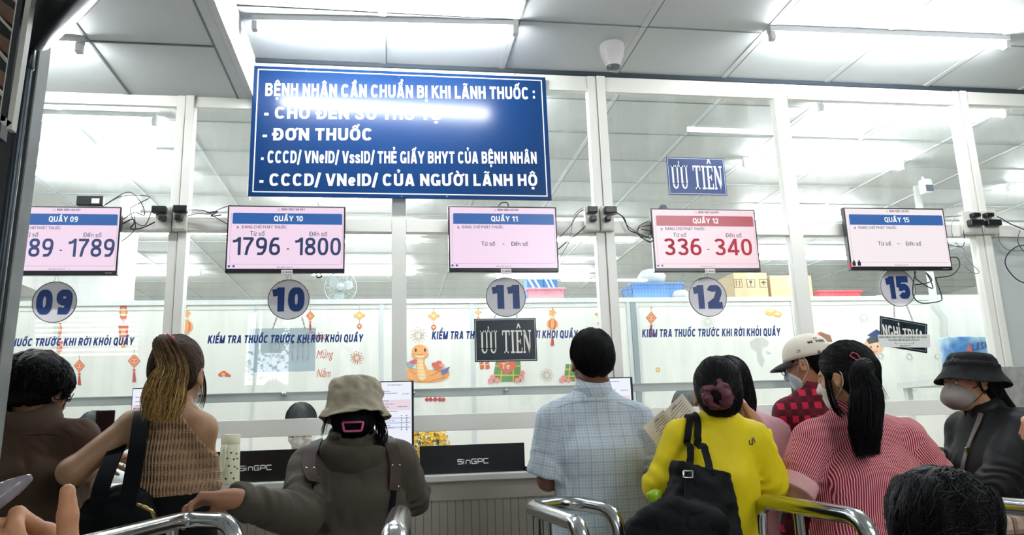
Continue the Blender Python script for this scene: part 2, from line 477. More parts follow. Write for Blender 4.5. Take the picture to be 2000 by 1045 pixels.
# walls
m_wall = mat('wall_paint', 'D8D9D4', .6, var=.03)
m_wallin = mat('wall_paint_pharmacy', 'F0F0EA', .6, var=.02)
struct('wall_back', MB().box(-6, 9, -2.7, -2.6, 0, ZC), mat('hall_wall', 'B4B8BA', .7))
struct('wall_left', MB().box(-6.1, -6, -2.7, YB, 0, ZC), m_wall)
struct('wall_right', MB().box(9, 9.1, -2.7, YB, 0, ZC), m_wall)
struct('wall_far', MB().box(-6, 9, YB, YB+.1, 0, ZC), m_wallin)

# daylight windows high in the wall behind the seats, seen mirrored in the counter glass
g_day = glow('daylight', 'F4F8FF', 9.0)
def day_window(k, x0, x1, z0, z1, blind):
    fr = struct(f'window_{k}', MB().box(x0-.05, x1+.05, -2.6, -2.57, z1, z1+.05).box(x0-.05, x1+.05, -2.6, -2.57, z0-.05, z0).box(x0-.05, x0, -2.6, -2.57, z0, z1).box(x1, x1+.05, -2.6, -2.57, z0, z1), m_alu)
    struct('window_daylight', MB().box(x0, x1, -2.598, -2.594, z0, z1), g_day, fr)
    if blind:
        mb = MB(); n_ = 9
        for q in range(n_): mb.box(x0, x1, -2.588, -2.57, z0+(z1-z0)*q/n_, z0+(z1-z0)*(q+.55)/n_)
        struct('blind_slat', mb, mat('blind_white', 'D8DAD8', .5), fr)
    else:
        mb = MB(); rr = random.Random(4)
        for q in range(420):
            u, v = rr.random(), rr.random()**.8
            if v > .35+.5*u+.15*math.sin(u*9): continue
            x, z = x0+u*(x1-x0), z0+v*(z1-z0); s_ = .012+.02*rr.random(); a = rr.random()*6
            mb.add([(x+s_*math.cos(a+j*2.1), -2.585-.01*rr.random(), z+s_*math.sin(a+j*2.1)) for j in range(3)], [(0, 1, 2)])
        tag(mb.build('foliage', mat('foliage_green', '3F5A35', .7), fr), kind='structure')
day_window(50, -4.45, -3.2, 2.33, 2.9, True)
day_window(51, -2.2, -1.33, 1.95, 2.9, False)

# ---- glazed front: posts, mullions, rails, panes
def xat(x, y, Y=W): return at(x, y, Y).x
P1 = (xat(321, 590), xat(358, 590)); P2 = (xat(1170, 560), xat(1206, 560)); P3 = (xat(1922, 560), xat(1955, 590))
M0 = (P1[0]-1.02-.03, P1[0]-1.02+.03)
MA = (xat(765, 600), xat(794, 600)); MBx = (xat(1555, 570), xat(1582, 570))
ZTOP_R = ZC-.022; ZTOP_L = ZL
ZR0, ZR1 = at(1000, 455, W).z, at(1000, 430, W).z        # middle rail
ZS0, ZS1 = at(900, 841, W).z, at(900, 808, W).z          # serving-window rail
ZG0, ZG1 = at(900, 774, W).z, at(900, 757, W).z          # grey glass-holder rail
n = 4
def trim(mb, material=m_alu, auto=False):
    global n; n += 1
    o = struct(f'trim_{n}', mb, material, auto=auto); return o
D = .055
ZCT = at(850, 929, 3.64).z                                # counter top
def post(p, ztop):
    mid = (p[0]+p[1])/2; w = (p[1]-p[0])
    trim(MB().box(p[0], mid-.002, W-.004, W+D, ZCT, ztop, bev=.003).box(mid+.002, p[1], W-.012, W+D, ZCT, ztop, bev=.003).box(mid-.006, mid+.006, W+.004, W+D-.002, ZCT, ztop))
post(P1, ZTOP_L); post(P2, ZTOP_R); post(P3, ZTOP_R)
for q, zt in ((M0, ZTOP_L), (MA, ZTOP_R), (MBx, ZTOP_R)):
    trim(MB().box(q[0], q[1], W, W+D, ZCT, zt, bev=.003))
spans = [(-3.4, M0[0], ZTOP_L), (M0[1], P1[0], ZTOP_L), (P1[1], XB-.005, ZTOP_L), (XB-.005, MA[0], ZTOP_R), (MA[1], P2[0], ZTOP_R), (P2[1], MBx[0], ZTOP_R), (MBx[1], P3[0], ZTOP_R)]
full = [(-3.4, M0[0]), (M0[1], P1[0]), (P1[1], MA[0]), (MA[1], P2[0]), (P2[1], MBx[0]), (MBx[1], P3[0])]
TOPH = .082
for a, b, zt in spans:                                     # head rails
    hh = TOPH*.6 if zt == ZTOP_L else TOPH
    trim(MB().box(a, b, W+.002, W+D, zt-hh, zt, bev=.003).box(a, b, W-.004, W+.004, zt-hh-.012, zt-hh+.006))
for i, (a, b) in enumerate(full):
    trim(MB().box(a, b, W+.002, W+D, ZR0, ZR1, bev=.003))
    trim(MB().box(a, b, W+.002, W+D, ZS0, ZS1, bev=.003))
trim(MB().box(P3[1], 5.4, W+.002, W+D, ZTOP_R-TOPH, ZTOP_R, bev=.003))
trim(MB().box(P3[1], 5.4, W+.002, W+D, ZR0, ZR1, bev=.003))
for i, (a, b) in enumerate(full):                          # sill under the serving window
    trim(MB().box(a, b, W+.012, W+D, ZCT, ZCT+.006))
nw = 0
def pane(x0, x1, z0, z1, y=W+.026):
    global nw; nw += 1
    o = struct(f'window_{nw}', MB().box(x0, x1, y, y+.005, z0, z1), m_glass); return o
for a, b, zt in spans:
    pane(a, b, ZR1, zt-(TOPH*.6 if zt == ZTOP_L else TOPH))
for a, b in full: pane(a, b, ZS1, ZR0)
pane(P3[1], 5.4, ZR1, ZTOP_R-TOPH)
struct('wall_front', MB().box(P3[1], 5.4, W+.02, W+.05, 0, ZR0), mat('grey_board', 'C3C9C4', .5, var=.03))   # solid board right of the last post
struct('wall_front', MB().box(5.4, 9, W, W+.06, 0, ZC), m_wall)
struct('wall_front', MB().box(-6, -3.4, W, W+.06, 0, ZL), m_wall)
# grey glass-holder rail with round knobs
m_grail = mat('grey_rail', 'BFC8C2', .3, .2, var=.04)
for i, (a, b) in enumerate(full[:5]):
    trim(MB().box(a, b, W+.004, W+.022, ZG0, ZG1, bev=.002).box(a, b, W, W+.006, ZG0+.001, ZG0+.006).box(a, b, W, W+.006, ZG1-.006, ZG1-.001), m_grail)
m_chrome = mat('chrome', 'D8D8D8', .12, 1.0, var=.02)
for x, y in ((555, 771), (988, 763), (806, 768)):
    p = at(x, y, W)
    tag(MB().lathe([(.004, -.012), (.011, -.012), (.013, -.006), (.011, .0), (.006, .001), (.006, .02)], (p.x, W, p.z), 16, (0, 1, 0)).build('rail_knob', m_chrome, smooth=True),
        {555: 'small chrome knob on the grey rail below counter sign 10', 988: 'small chrome knob on the grey rail below counter sign 11', 806: 'small chrome knob on the grey rail beside the portrait monitor'}[x], 'knob', 'chrome knobs on the grey rail')

# ---- the long counter
YCF = 3.64
m_ctop = mat('counter_top', 'D9DAD4', .28, var=.03)
def beadboard():
    M = mat('counter_front', 'A9A294', .5, var=.05, scale=3)
    nt = M.node_tree; N = nt.nodes; L = nt.links; b = N['Principled BSDF']
    tc = next(n for n in N if n.type == 'TEX_COORD')
    sp = N.new('ShaderNodeSeparateXYZ'); L.new(tc.outputs['Object'], sp.inputs[0])
    a = N.new('ShaderNodeMath'); a.operation = 'PINGPONG'; a.inputs[1].default_value = .0185; L.new(sp.outputs['X'], a.inputs[0])
    c = N.new('ShaderNodeMapRange'); c.inputs['From Min'].default_value = 0; c.inputs['From Max'].default_value = .0018; L.new(a.outputs[0], c.inputs['Value'])
    bp = N.new('ShaderNodeBump'); bp.inputs['Distance'].default_value = .003; bp.inputs['Strength'].default_value = .9
    L.new(c.outputs[0], bp.inputs['Height']); L.new(bp.outputs[0], b.inputs['Normal'])
    mx = next(n for n in N if n.type == 'MIX')
    m2 = N.new('ShaderNodeMix'); m2.data_type = 'RGBA'; m2.inputs[6].default_value = (*lin('7f796d'), 1); m2.inputs[7].default_value = (*lin('A9A294'), 1)
    L.new(c.outputs[0], m2.inputs[0]); L.new(m2.outputs[2], mx.inputs[6])
    return M
XCE = at(1945, 760, 3.6).x-.004
ct = empty('counter', (.5, YCF+.2, 0), 'long beige service counter under the glazing with a grooved front', 'counter')
MB().box(-3.39, XCE, YCF, W+.3, ZCT-.03, ZCT, bev=.005).build('worktop', m_ctop, ct)
MB().box(-3.39, XCE, YCF+.05, YCF+.07, .1, ZCT-.115).build('front_panel', beadboard(), ct)
MB().box(-3.39, XCE, YCF+.038, YCF+.07, ZCT-.115, ZCT-.03).build('apron', mat('counter_apron', 'B4AD9F', .5), ct)
MB().box(-3.39, XCE, YCF+.09, W+.1, .0, ZCT-.03).build('carcass', mat('counter_carcass', '8d877c', .6), ct)

# ================================================================== TUBE LIGHTS, SEEN AND ADDED
m_fix = mat('fixture_white', 'EDEFEF', .4)
def tube_light(x0, x1, y, z, s, label, group, end_col=True, dy=0.0):
    t = empty('tube_light', ((x0+x1)/2, y, z), label, 'tube light', group)
    y2 = y+dy
    mb = MB()
    L_ = x1-x0
    v = [(x0, y-.02, z), (x0, y+.02, z), (x1, y2+.02, z), (x1, y2-.02, z)]
    vs = v+[(a, b, c-.03) for a, b, c in v]
    mb.add(vs, [(0, 1, 2, 3), (7, 6, 5, 4), (0, 4, 5, 1), (1, 5, 6, 2), (2, 6, 7, 3), (3, 7, 4, 0)])
    mb.build('batten', m_fix, t)
    for xx, yy, sg in ((x0, y, 1), (x1, y2, -1)):
        MB().box(min(xx, xx+sg*.03), max(xx, xx+sg*.03), yy-.018, yy+.018, z-.075, z-.03, bev=.006).build('lamp_holder', m_fix, t)
    MB().tube([(x0+.03, y, z-.055), (x1-.03, y2, z-.055)], .0135, 12).build('tube', glow('tube_%g' % s, 'F6FBFF', s), t, smooth=True)
    return t
def tpix(xa, ya, xb, yb, z, s, label, group):
    a = atz(xa, ya, z-.055); b = atz(xb, yb, z-.055)
    return tube_light(a.x, b.x, a.y, z, s, label, group, dy=b.y-a.y)
GO = 'tube lights on the waiting hall ceiling'
tpix(492, 52, 1012, 62, ZC, TUBE_OUT, 'lit white tube light on the ceiling above the large blue notice', GO)
tpix(1503, 72, 1970, 90, ZC, TUBE_OUT, 'lit white tube light on the ceiling at the upper right of the glazing', GO)
tube_light(-2.62, -1.335, 3.31, ZL, TUBE_OUT, 'tube light end showing on the lower ceiling beside the dark pillar', GO)
for x, y in ((2.5, .9), (2.0, -.5), (3.6, -.5), (2.8, -1.8)): tube_light(x-.62, x+.62, y, ZC, TUBE_OUT, 'added unseen tube light on the waiting hall ceiling overhead', GO)  # added out of view to throw more light on upright surfaces
GI = 'tube lights inside the pharmacy'
inner = [(2.66, 4.0, 4.12, 'tube light inside the pharmacy nearest the glass at upper right'),
         (2.64, 3.98, 5.15, 'second tube light behind the glass at upper right, over the white camera'),
         (-2.7, -1.42, 4.66, 'tube light inside the pharmacy nearest the glass at upper left'),
         (-2.75, -1.5, 5.66, 'second tube light behind the glass at upper left'),
         (-2.75, -1.5, 7.3, 'third tube light behind the glass at left'),
         (-.35, .9, 4.15, 'added tube light inside the pharmacy, hidden close behind the large notice'),  # added behind the notice to brighten the partition
         (-.35, .9, 5.1, 'second added tube light inside the pharmacy, hidden behind the large notice'),  # also added out of sight for the partition
         (-.95, .3, 6.2, 'tube light seen just below the large blue notice'),
         (-.95, .3, 7.6, 'tube light behind monitor 10 in the pharmacy'),
         (-.95, .3, 9.2, 'far tube light above the partition near sign 10'),
         (1.3, 2.55, 7.5, 'tube light seen between monitors 11 and 12'),
         (1.3, 2.55, 9.4, 'far tube light above the partition between signs 11 and 12'),
         (3.3, 4.55, 6.6, 'tube light seen between monitors 12 and 15'),
         (4.2, 5.5, 8.3, 'far tube light behind monitor 15'),
         (5.3, 6.6, 4.12, 'added tube light inside the pharmacy beyond the right edge, nearest the glass'),  # this and the next two added out of view to light the ceiling
         (5.3, 6.6, 5.6, 'second added tube light inside the pharmacy beyond the right edge'),
         (5.8, 7.1, 7.4, 'third added tube light inside the pharmacy beyond the right edge'),
         (-3.4, -2.2, 9.2, 'far tube light above the partition at left')]
for x0, x1, y, lb in inner: tube_light(x0, x1, y, ZC, TUBE_IN, lb, GI)

# ================================================================== LARGE BLUE NOTICE
m_blue = mat('notice_blue', '0E3566', .225, var=.06, scale=3, spec=.4)
m_let = mat('letter_white', 'F4F6F6', .35, var=.02)
YS = W-.05
sx0 = (at(500, 130, YS).x+at(477, 388, YS).x)/2; sx1 = (at(1067, 143, YS).x+at(1077, 386, YS).x)/2
sz1 = (at(500, 130, YS).z+at(1067, 143, YS).z)/2; sz0 = (at(477, 388, YS).z+at(1077, 386, YS).z)/2
nb = empty('notice_board', ((sx0+sx1)/2, YS, sz0), 'large blue notice board with five lines of white capitals above the counter', 'sign')
MB().box(sx0, sx1, YS, YS+.012, sz0, sz1, bev=.002).box(sx0+.05, sx0+.07, YS+.012, W+.004, sz0+.02, sz1-.1).box(sx1-.07, sx1-.05, YS+.012, W+.004, sz0+.02, sz1-.1).build('board', m_blue, nb)
def frame(mb, x0, x1, z0, z1, y, t, mi=0):
    for a, b, c, d in ((x0, x1, z1-t, z1), (x0, x1, z0, z0+t), (x0, x0+t, z0+t, z1-t), (x1-t, x1, z0+t, z1-t)):
        mb.add([(a, y, c), (b, y, c), (b, y, d), (a, y, d)], [(0, 1, 2, 3)], mi)
    return mb
frame(MB(), sx0+.022, sx1-.022, sz0+.02, sz1-.018, YS-.0006, .006).build('border', m_let, nb)
mb = MB(); yl = YS-.0008
pg(mb, 'BỆNH NHÂN CẦN CHUẨN BỊ KHI LÃNH THUỐC :', 517, 185, 1046, 192, 25, yl, t=.205)
pg(mb, '- CHỜ ĐẾN SỐ THỨ TỰ', 515, 229.5, 863, 233, 23, yl, t=.21)
pg(mb, '- ĐƠN THUỐC', 512, 273, 727, 273, 24, yl, t=.21)
pg(mb, '- CCCD/ VNeID/ VssID/ THẺ GIẤY BHYT CỦA BỆNH NHÂN', 509, 318, 1049, 319, 24, yl, t=.21)
pg(mb, '- CCCD/ VNeID/ CỦA NGƯỜI LÃNH HỘ', 506, 363, 1050, 363, 24, yl, t=.21)
mb.build('lettering', m_let, nb)
nb.rotation_euler.x = -.026
mb = MB()
for x, y in ((597, 134), (780, 149), (1007, 142), (785, 384), (873, 384)):
    p = at(x, y, YS); mb.lathe([(.0045, .001), (.0045, -.002), (.002, -.0035)], p, 10, (0, 1, 0))
mb.build('screw', m_chrome, nb)

# ================================================================== SERIF LETTERS for the hanging signs
def slab(ch):
    """strokes of a condensed slab-serif capital in a 0..1 x 0..1 cell, as polygons; returns (polys, width)"""
    s = .075; P = []
    def R(a, b, c, d): P.append([(a, c), (b, c), (b, d), (a, d)])
    def serif(cx, z, w=.2, up=False):
        R(cx-w/2, cx+w/2, z, z+s)
    if ch in 'UƯ':
        R(.06, .2, .2, 1); R(.44, .54, .2, 1); R(0, .27, 1-s, 1); R(.36, .62, 1-s, 1)
        o = [(.06, .22)]; i = []
        for k in range(9):
            a = math.pi+math.pi*k/8
            o.append((.3+.24*math.cos(a), .24+.24*math.sin(a))); i.append((.32+.12*math.cos(a), .24+.17*math.sin(a)))
        P.append(o[1:]+i[::-1])
        w = .62
        if ch == 'Ư': P.append([(.56, 1), (.62, 1), (.69, 1.12), (.63, 1.2), (.58, 1.13), (.62, 1.08)])
        return P, w
    if ch == 'T':
        R(.0, .6, 1-s, 1); R(.23, .37, 0, 1-s); R(.13, .47, 0, s); R(0, .07, .78, 1-s); R(.53, .6, .78, 1-s); return P, .6
    if ch == 'I':
        R(.08, .22, s, 1-s); R(0, .3, 0, s); R(0, .3, 1-s, 1); return P, .3
    if ch in 'EÊ':
        R(.08, .22, s, 1-s); R(0, .52, 0, s); R(0, .52, 1-s, 1); R(.22, .4, .47, .47+s); R(.46, .52, s, .24); R(.46, .52, .76, 1-s); R(.36, .42, .38, .62)
        if ch == 'Ê': P.append([(.1, 1.08), (.17, 1.08), (.27, 1.2), (.37, 1.08), (.44, 1.08), (.31, 1.3), (.23, 1.3)])
        return P, .52
    if ch == 'N':
        R(.06, .14, s, 1-s); R(.5, .58, 0.0, 1-s); R(0, .2, 0, s); R(.42, .66, 1-s, 1); P.append([(0, 1), (.2, 1), (.58, .12), (.58, 0), (.47, 0), (.06, .92)]); return P, .66
    return P, .25
def slab_text(mb, body, x0, x1, z0, z1, y, gap=.07, mi=0):
    items = []; tot = 0
    for ch in body:
        p, w = slab(ch); items.append((p, w, tot)); tot += w+gap
    tot -= gap; sx = (x1-x0)/tot
    for p, w, o in items:
        for q in p: mb.add([(x0+(o+a)*sx, y, z0+b*(z1-z0)) for a, b in q], [tuple(range(len(q)))], mi)
    return mb
m_navy = mat('sign_navy', '15366F', .3, var=.05)
m_dnavy = mat('sign_dark', '17242E', .3, var=.08)
def plate(name, xa, xb, ya, yb, Y, material, label, shearx=0.0):
    x0, x1 = at(xa, (ya+yb)/2, Y).x, at(xb, (ya+yb)/2, Y).x; z1, z0 = at((xa+xb)/2, ya, Y).z, at((xa+xb)/2, yb, Y).z
    t = empty(name, ((x0+x1)/2, Y, z0), label, 'sign')
    MB().box(x0, x1, Y, Y+.005, z0, z1, bev=.001).build('plate', material, t)
    return t, x0, x1, z0, z1
# blue priority plate stuck high on the glass over counter 12
t, x0, x1, z0, z1 = plate('priority_sign', 1304, 1417, 308, 381, W+.019, m_navy, 'small bright blue sign reading ƯU TIÊN on the glass above monitor 12')
frame(MB(), x0+.006, x1-.006, z0+.006, z1-.006, W+.0185, .002).build('border', m_let, t)
slab_text(MB(), 'ƯU TIÊN', x0+.022, x1-.02, z0+.035, z1-.048, W+.0184).build('lettering', m_let, t)

# ================================================================== MONITORS
m_bez = mat('monitor_black', '14161A', .3)
m_grey = mat('monitor_silver', '9aa0a4', .3, .4)
m_txt = mat('screen_text', '2B3A57', .6); m_num = mat('screen_number', '1D3461', .6); m_rednum = mat('screen_red', 'B3162F', .6)
m_small = mat('screen_small', '4a4a55', .6)
g_bar = glow('bar_blue', '1768BE', .75); g_red = glow('bar_red', 'C0213C', .75); g_let = glow('bar_letter', 'FFFFFF', .95)
g_icon = glow('icon_blue', '2E6FD0', .6); m_frame = mat('screen_line', 'A79DB5', .6)
def monitor(tl, tr, br, bl, no, red, nums, scr, label, extra=None, bottom=None):
    Y = W-.075
    x0 = (at(*tl, Y).x+at(*bl, Y).x)/2; x1 = (at(*tr, Y).x+at(*br, Y).x)/2
    z1 = (at(*tl, Y).z+at(*tr, Y).z)/2; z0 = (at(*bl, Y).z+at(*br, Y).z)/2
    t = empty('queue_monitor', ((x0+x1)/2, Y, z0), label, 'monitor', 'queue number monitors')
    w, h = x1-x0, z1-z0
    X = lambda u: x0+u*w
    Z = lambda v: z1-v*h
    MB().box(x0, x1, Y, Y+.03, z0, z1, bev=.003).box(x0+.12*w, x1-.12*w, Y+.03, Y+.045, z0+.15*h, z1-.15*h, bev=.004).build('casing', m_bez, t)
    cx = (x0+x1)/2
    MB().box(cx-.04, cx+.04, Y+.045, W-.0, ZR0-.02, ZR1, bev=.003).build('wall_bracket', m_dark, t)
    vb = .94
    ys = Y-.0006
    MB().add([(X(.013), ys, Z(vb)), (X(.987), ys, Z(vb)), (X(.987), ys, Z(.022)), (X(.013), ys, Z(.022))], [(0, 1, 2, 3)]).build('screen', scr, t)
    y2 = Y-.0012
    MB().add([(X(.045), y2, Z(.28)), (X(.972), y2, Z(.28)), (X(.972), y2, Z(.13)), (X(.965), y2, Z(.115)), (X(.052), y2, Z(.115)), (X(.045), y2, Z(.13))], [(0, 1, 2, 3, 4, 5)]).build('title_bar', g_red if red else g_bar, t)
    y3 = Y-.0018
    gletter(MB(), 'QUẦY '+no, (X(.39), 0, Z(.235)), (X(.635), 0, Z(.235)), .082*h, y3, t=.19).build('title', g_let, t)
    def cap_(nm, body, u0, u1, v, s_, tt, tr=.13, m_=None): gletter(MB(), body, (X(u0), 0, Z(v)), (X(u1), 0, Z(v)), s_*h, y2, t=tt, track=tr).build(nm, m_ or m_txt, t)
    def _b(nm, mb_, m_=None): return mb_.build(nm, m_ or m_txt, t)
    cap_('caption', 'ĐANG CHỜ PHÁT THUỐC', .125, .5, .345, .042, .15)
    _b('arrow_mark', letter(MB(), '»', (X(.08), 0, Z(.348)), (X(.1), 0, Z(.348)), .05*h, y2, bold=.02))
    cap_('hospital_name', 'BỆNH VIỆN CHỢ RẪY', .45, .65, .072, .032, .2)
    _b('emblem', MB().tube([(X(.428)+.005*math.cos(a), y2, Z(.062)+.005*math.sin(a)) for a in [k*math.pi/6 for k in range(12)]], .0006, 4, closed=True))
    for bd, na, nb_, ea, eb in (('Từ số', .195, .315, .295, .42), ('Đến số', .695, .845, .57, .72)):
        if nums: cap_('caption', bd, na, nb_, .455, .066, .13, .11)
        else: cap_('caption', bd, ea, eb, .61, .066, .14, .11)
    if not nums: _b('dash', MB().box(X(.485), X(.505), y2-.0002, y2, Z(.585), Z(.575)))
    mb = MB(); letter(mb, 'Bản quyền thuộc về', (X(.43), 0, Z(.925)), (X(.56), 0, Z(.925)), .02*h, y2); letter(mb, '—', (X(.59), 0, Z(.925)), (X(.61), 0, Z(.925)), .02*h, y2); mb.build('footer', m_small, t)
    if nums:
        lo, hi = nums
        if len(lo) == 4: a, b, c, d = .055, .45, .575, .965
        else: a, b, c, d = .1, .45, .575, .935
        mn = m_rednum if red else m_num
        for bd, u0, u1 in ((lo, a, b), (hi, c, d)): cap_('queue_number', bd, u0, u1, .74, .262, .15, .11, mn)
        _b('dash', MB().box(X(.505), X(.525), y2-.0002, y2, Z(.655), Z(.64)), mn)
    mb = MB()
    path = [(X(.035), y2, Z(.12)), (X(.035), y2, Z(.85)), (X(.045), y2, Z(.875)), (X(.965), y2, Z(.875)), (X(.975), y2, Z(.85)), (X(.975), y2, Z(.12))]
    mb.tube(path, .0006, 4); mb.build('panel_line', m_frame, t)
    if extra != 'stickers':
        mb = MB()
        for u in (.032, .07): mb.lathe([(.006, 0), (.006, -.0004)], (X(u), y2, Z(.905)), 16, (0, 1, 0))
        mb.build('status_icon', g_icon, t)
    else:
        mb = MB()
        for u in (.035, .085): mb.box(X(u)-.01, X(u)+.01, y2-.0004, y2, Z(.93), Z(.87)).box(X(u)-.004, X(u)+.006, y2-.0006, y2, Z(.87), Z(.845))
        mb.build('sticker', m_black, t)
        MB().box(X(-.012), X(.012), Y-.0012, Y-.0002, Z(.965), Z(.885)).build('corner_tag', mat('tag_red', 'D42A3A', .5), t)
    if bottom:
        MB().box(X(.465), X(.56), Y-.003, Y+.004, Z(1.025), Z(.955), bev=.001).build('sensor_label', mat('label_white', 'E4DEDA', .4), t)
        mb = MB()
        for k in range(6): mb.box(X(.499+.009*k), X(.505+.009*k), Y-.0034, Y-.003, Z(1.0), Z(.982))
        mb.lathe([(.003, 0), (.003, -.0004)], (X(.482), Y-.0031, Z(.99)), 12, (0, 1, 0)); mb.build('label_mark', m_small, t)
    else:
        MB().box(X(.9), X(.96), Y-.0008, Y, Z(.978), Z(.968)).build('maker_mark', m_grey, t)
    return t
scr_pink = glow('screen_pink', 'F4D9EE', .98); scr_pink2 = glow('screen_pink_warm', 'F3D6DE', .95); scr_white = glow('screen_white', 'F4E8EC', 1.0)
monitor((4, 402), (237, 403), (229, 537), (-6, 537), '09', False, ('1789', '1789'), scr_pink, 'queue monitor QUẦY 09 reading 1789 beside the dark pillar')
monitor((446, 402), (676, 402), (672, 533), (438, 533), '10', False, ('1796', '1800'), scr_pink, 'queue monitor QUẦY 10 reading 1796 to 1800 with blue title bar', bottom=True)
monitor((876, 403), (1087, 403), (1091, 530), (876, 532), '11', False, None, scr_pink, 'queue monitor QUẦY 11 with no numbers, above circle sign 11', bottom=True)
monitor((1270, 408), (1473, 408), (1487, 531), (1280, 531), '12', True, ('336', '340'), scr_pink2, 'queue monitor QUẦY 12 with red title bar and red numbers 336 to 340', bottom=True)
monitor((1648, 406), (1845, 406), (1858, 527), (1661, 529), '15', False, None, scr_white, 'queue monitor QUẦY 15 with no numbers, far right above circle sign 15', extra='stickers')

# ================================================================== ROUND COUNTER SIGNS (hung behind the glass)
m_disc = mat('sign_disc', 'F2EEF2', .35, var=.02); m_ring = mat('sign_ring', '4a4f58', .4); m_dig = mat('sign_digit', '183C7E', .4)
YH = W+.012
def disc(cx, cy, r, no, label, dx):
    c = at(cx, cy, YH); R = r/1489*3.95
    R = (at(cx+r, cy, YH)-at(cx-r, cy, YH)).length/2
    t = empty('counter_sign', (c.x, YH, c.z-R), label, 'sign', 'round counter number signs')
    MB().lathe([(R*.97, -.003), (R, -.003), (R, .003), (R*.97, .003)], c, 48, (0, 1, 0)).build('disc', m_disc, t)
    MB().tube([(c.x+R*.985*math.cos(a), YH-.003, c.z+R*.985*math.sin(a)) for a in [k*math.pi/24 for k in range(48)]], .0022, 5, closed=True).build('rim', m_ring, t, smooth=True)
    h = R*1.2
    mb = MB()
    gletter(mb, no, (c.x-R*dx, 0, c.z-h/2), (c.x+R*dx, 0, c.z-h/2), h, YH-.0045, t=.29, track=.16)
    mb.build('digits', m_dig, t)
    mb = MB()
    for sg in (-1, 1): mb.tube([(c.x+sg*.012, YH, c.z+R*.96), (c.x+sg*.004, YH, c.z+R+.03), (c.x+sg*.004, YH, max(c.z+R+.045, ZR0-.006))], .0012, 5)
    mb.build('hanging_wire', m_grey, t)
    return c, R
D09 = disc(107, 590, 44, '09', 'round white sign numbered 09 left of the blond woman', .8)
D10 = disc(564, 585, 41, '10', 'round white sign numbered 10 under its monitor', .76)
D11 = disc(988, 580, 39, '11', 'round white sign numbered 11 above the dark ƯU TIÊN plate', .68)
D12 = disc(1382, 580, 37, '12', 'round white sign numbered 12 under the red monitor', .74)
D15 = disc(1753, 562, 34, '15', 'round white sign numbered 15 under the rightmost monitor', .66)

# hanging plates
def chain(mb, a, b, r=.0016, k=9):
    a = Vector(a); b = Vector(b); d = b-a
    for i in range(k):
        c = a+d*((i+.5)/k); L_ = d.length/k*.62
        ax = d.normalized(); side = Vector((1, 0, 0)) if i % 2 else Vector((0, 1, 0))
        side = (side-ax*side.dot(ax)).normalized()
        mb.tube([c+ax*L_*math.cos(q)+side*L_*.5*math.sin(q) for q in [j*math.pi/4 for j in range(8)]], r, 5, closed=True)
YP = W+.052
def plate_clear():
    M = mat('plate_glare_tint', 'B9CCDA', .2, var=.08, scale=4); nt = M.node_tree; N = nt.nodes; L = nt.links  # translucent sheet; its pale tint stands in for the glare on it
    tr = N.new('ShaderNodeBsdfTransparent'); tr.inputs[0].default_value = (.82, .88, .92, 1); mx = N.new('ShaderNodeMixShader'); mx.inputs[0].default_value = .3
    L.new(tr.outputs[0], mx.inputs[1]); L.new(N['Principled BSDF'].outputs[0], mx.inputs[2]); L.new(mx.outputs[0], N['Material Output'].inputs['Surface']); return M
t, x0, x1, z0, z1 = plate('priority_sign', 927, 1048, 622, 706, (W+.010), m_dnavy, 'dark hanging plate reading ƯU TIÊN under the round sign 11')
frame(MB(), x0+.006, x1-.006, z0+.006, z1-.006, (W+.010)-.0006, .0018).build('border', m_let, t)
slab_text(MB(), 'ƯU TIÊN', x0+.03, x1-.028, z0+.042, z1-.062, (W+.010)-.0008).build('lettering', mat('letter_ivory', 'F0EDE0', .4), t)
mb = MB()
for sg in (-1, 1):
    chain(mb, (D11[0].x+sg*.055, (W+.010), D11[0].z-D11[1]*.86), ((x0+x1)/2+sg*.062, (W+.010)-.001, z1-.008), k=4)
mb.build('hanging_chain', m_grey, t)
t, x0, x1, z0, z1 = plate('hanging_plate', 485, 616, 641, 726, YP, plate_clear(), 'plate tinted pale grey-blue for its glare, faint letters, hanging under the round sign 10')
slab_text(MB(), 'IT UU', x0+.1, x1-.025, z0+.045, z1-.07, YP-.0008, gap=.1).build('lettering', mat('letter_faint', 'F8FBFC', .4), t)
mb = MB()
for sg in (-1, 1):
    chain(mb, (D10[0].x+sg*.06, YP, D10[0].z-D10[1]*.8), (D10[0].x+.0+sg*.08, YP-.001, z1-.006), k=6)
mb.build('hanging_chain', m_grey, t)
YPF = W+.012
# tilted lunch-break plate under 15
def tilted(pts, Y): return [at(x, y, Y) for x, y in pts]
q = tilted([(1719, 617), (1811, 633), (1811, 690), (1719, 675)], YPF)
t = empty('lunch_break_sign', q[3], 'dark tilted plate reading NGHỈ TRƯA hanging below sign 15', 'sign')
vs = [tuple(p) for p in q]+[(p.x, p.y+.005, p.z) for p in q]
MB().add(vs, [(3, 2, 1, 0), (4, 5, 6, 7), (0, 1, 5, 4), (1, 2, 6, 5), (2, 3, 7, 6), (3, 0, 4, 7)]).build('plate', m_dnavy, t)
mb = MB(); pg(mb, 'NGHỈ TRƯA', 1726, 657, 1806, 671, 24, YPF-.001, t=.19); mb.build('lettering', mat('letter_ivory', 'F0EDE0', .4), t)
mb = MB()
for a, b in zip([(1722, 621), (1808, 636), (1808, 686), (1722, 671)], [(1808, 636), (1808, 686), (1722, 671), (1722, 621)]): mb.tube([at(*a, YPF-.001), at(*b, YPF-.001)], .0008, 4)
mb.build('border', m_let, t)
mb = MB(); chain(mb, at(1746, 594, YPF), at(1747, 620, YPF-.001), k=7); chain(mb, at(1770, 594, YPF), at(1783, 627, YPF-.001), k=8); mb.build('hanging_chain', m_grey, t)
MB().lathe([(.016, 0), (.016, -.001)], at(1765, 636, YPF-.0015), 24, (0, 1, 0)).build('hole_plug', m_black, t)
yq = YPF-.012
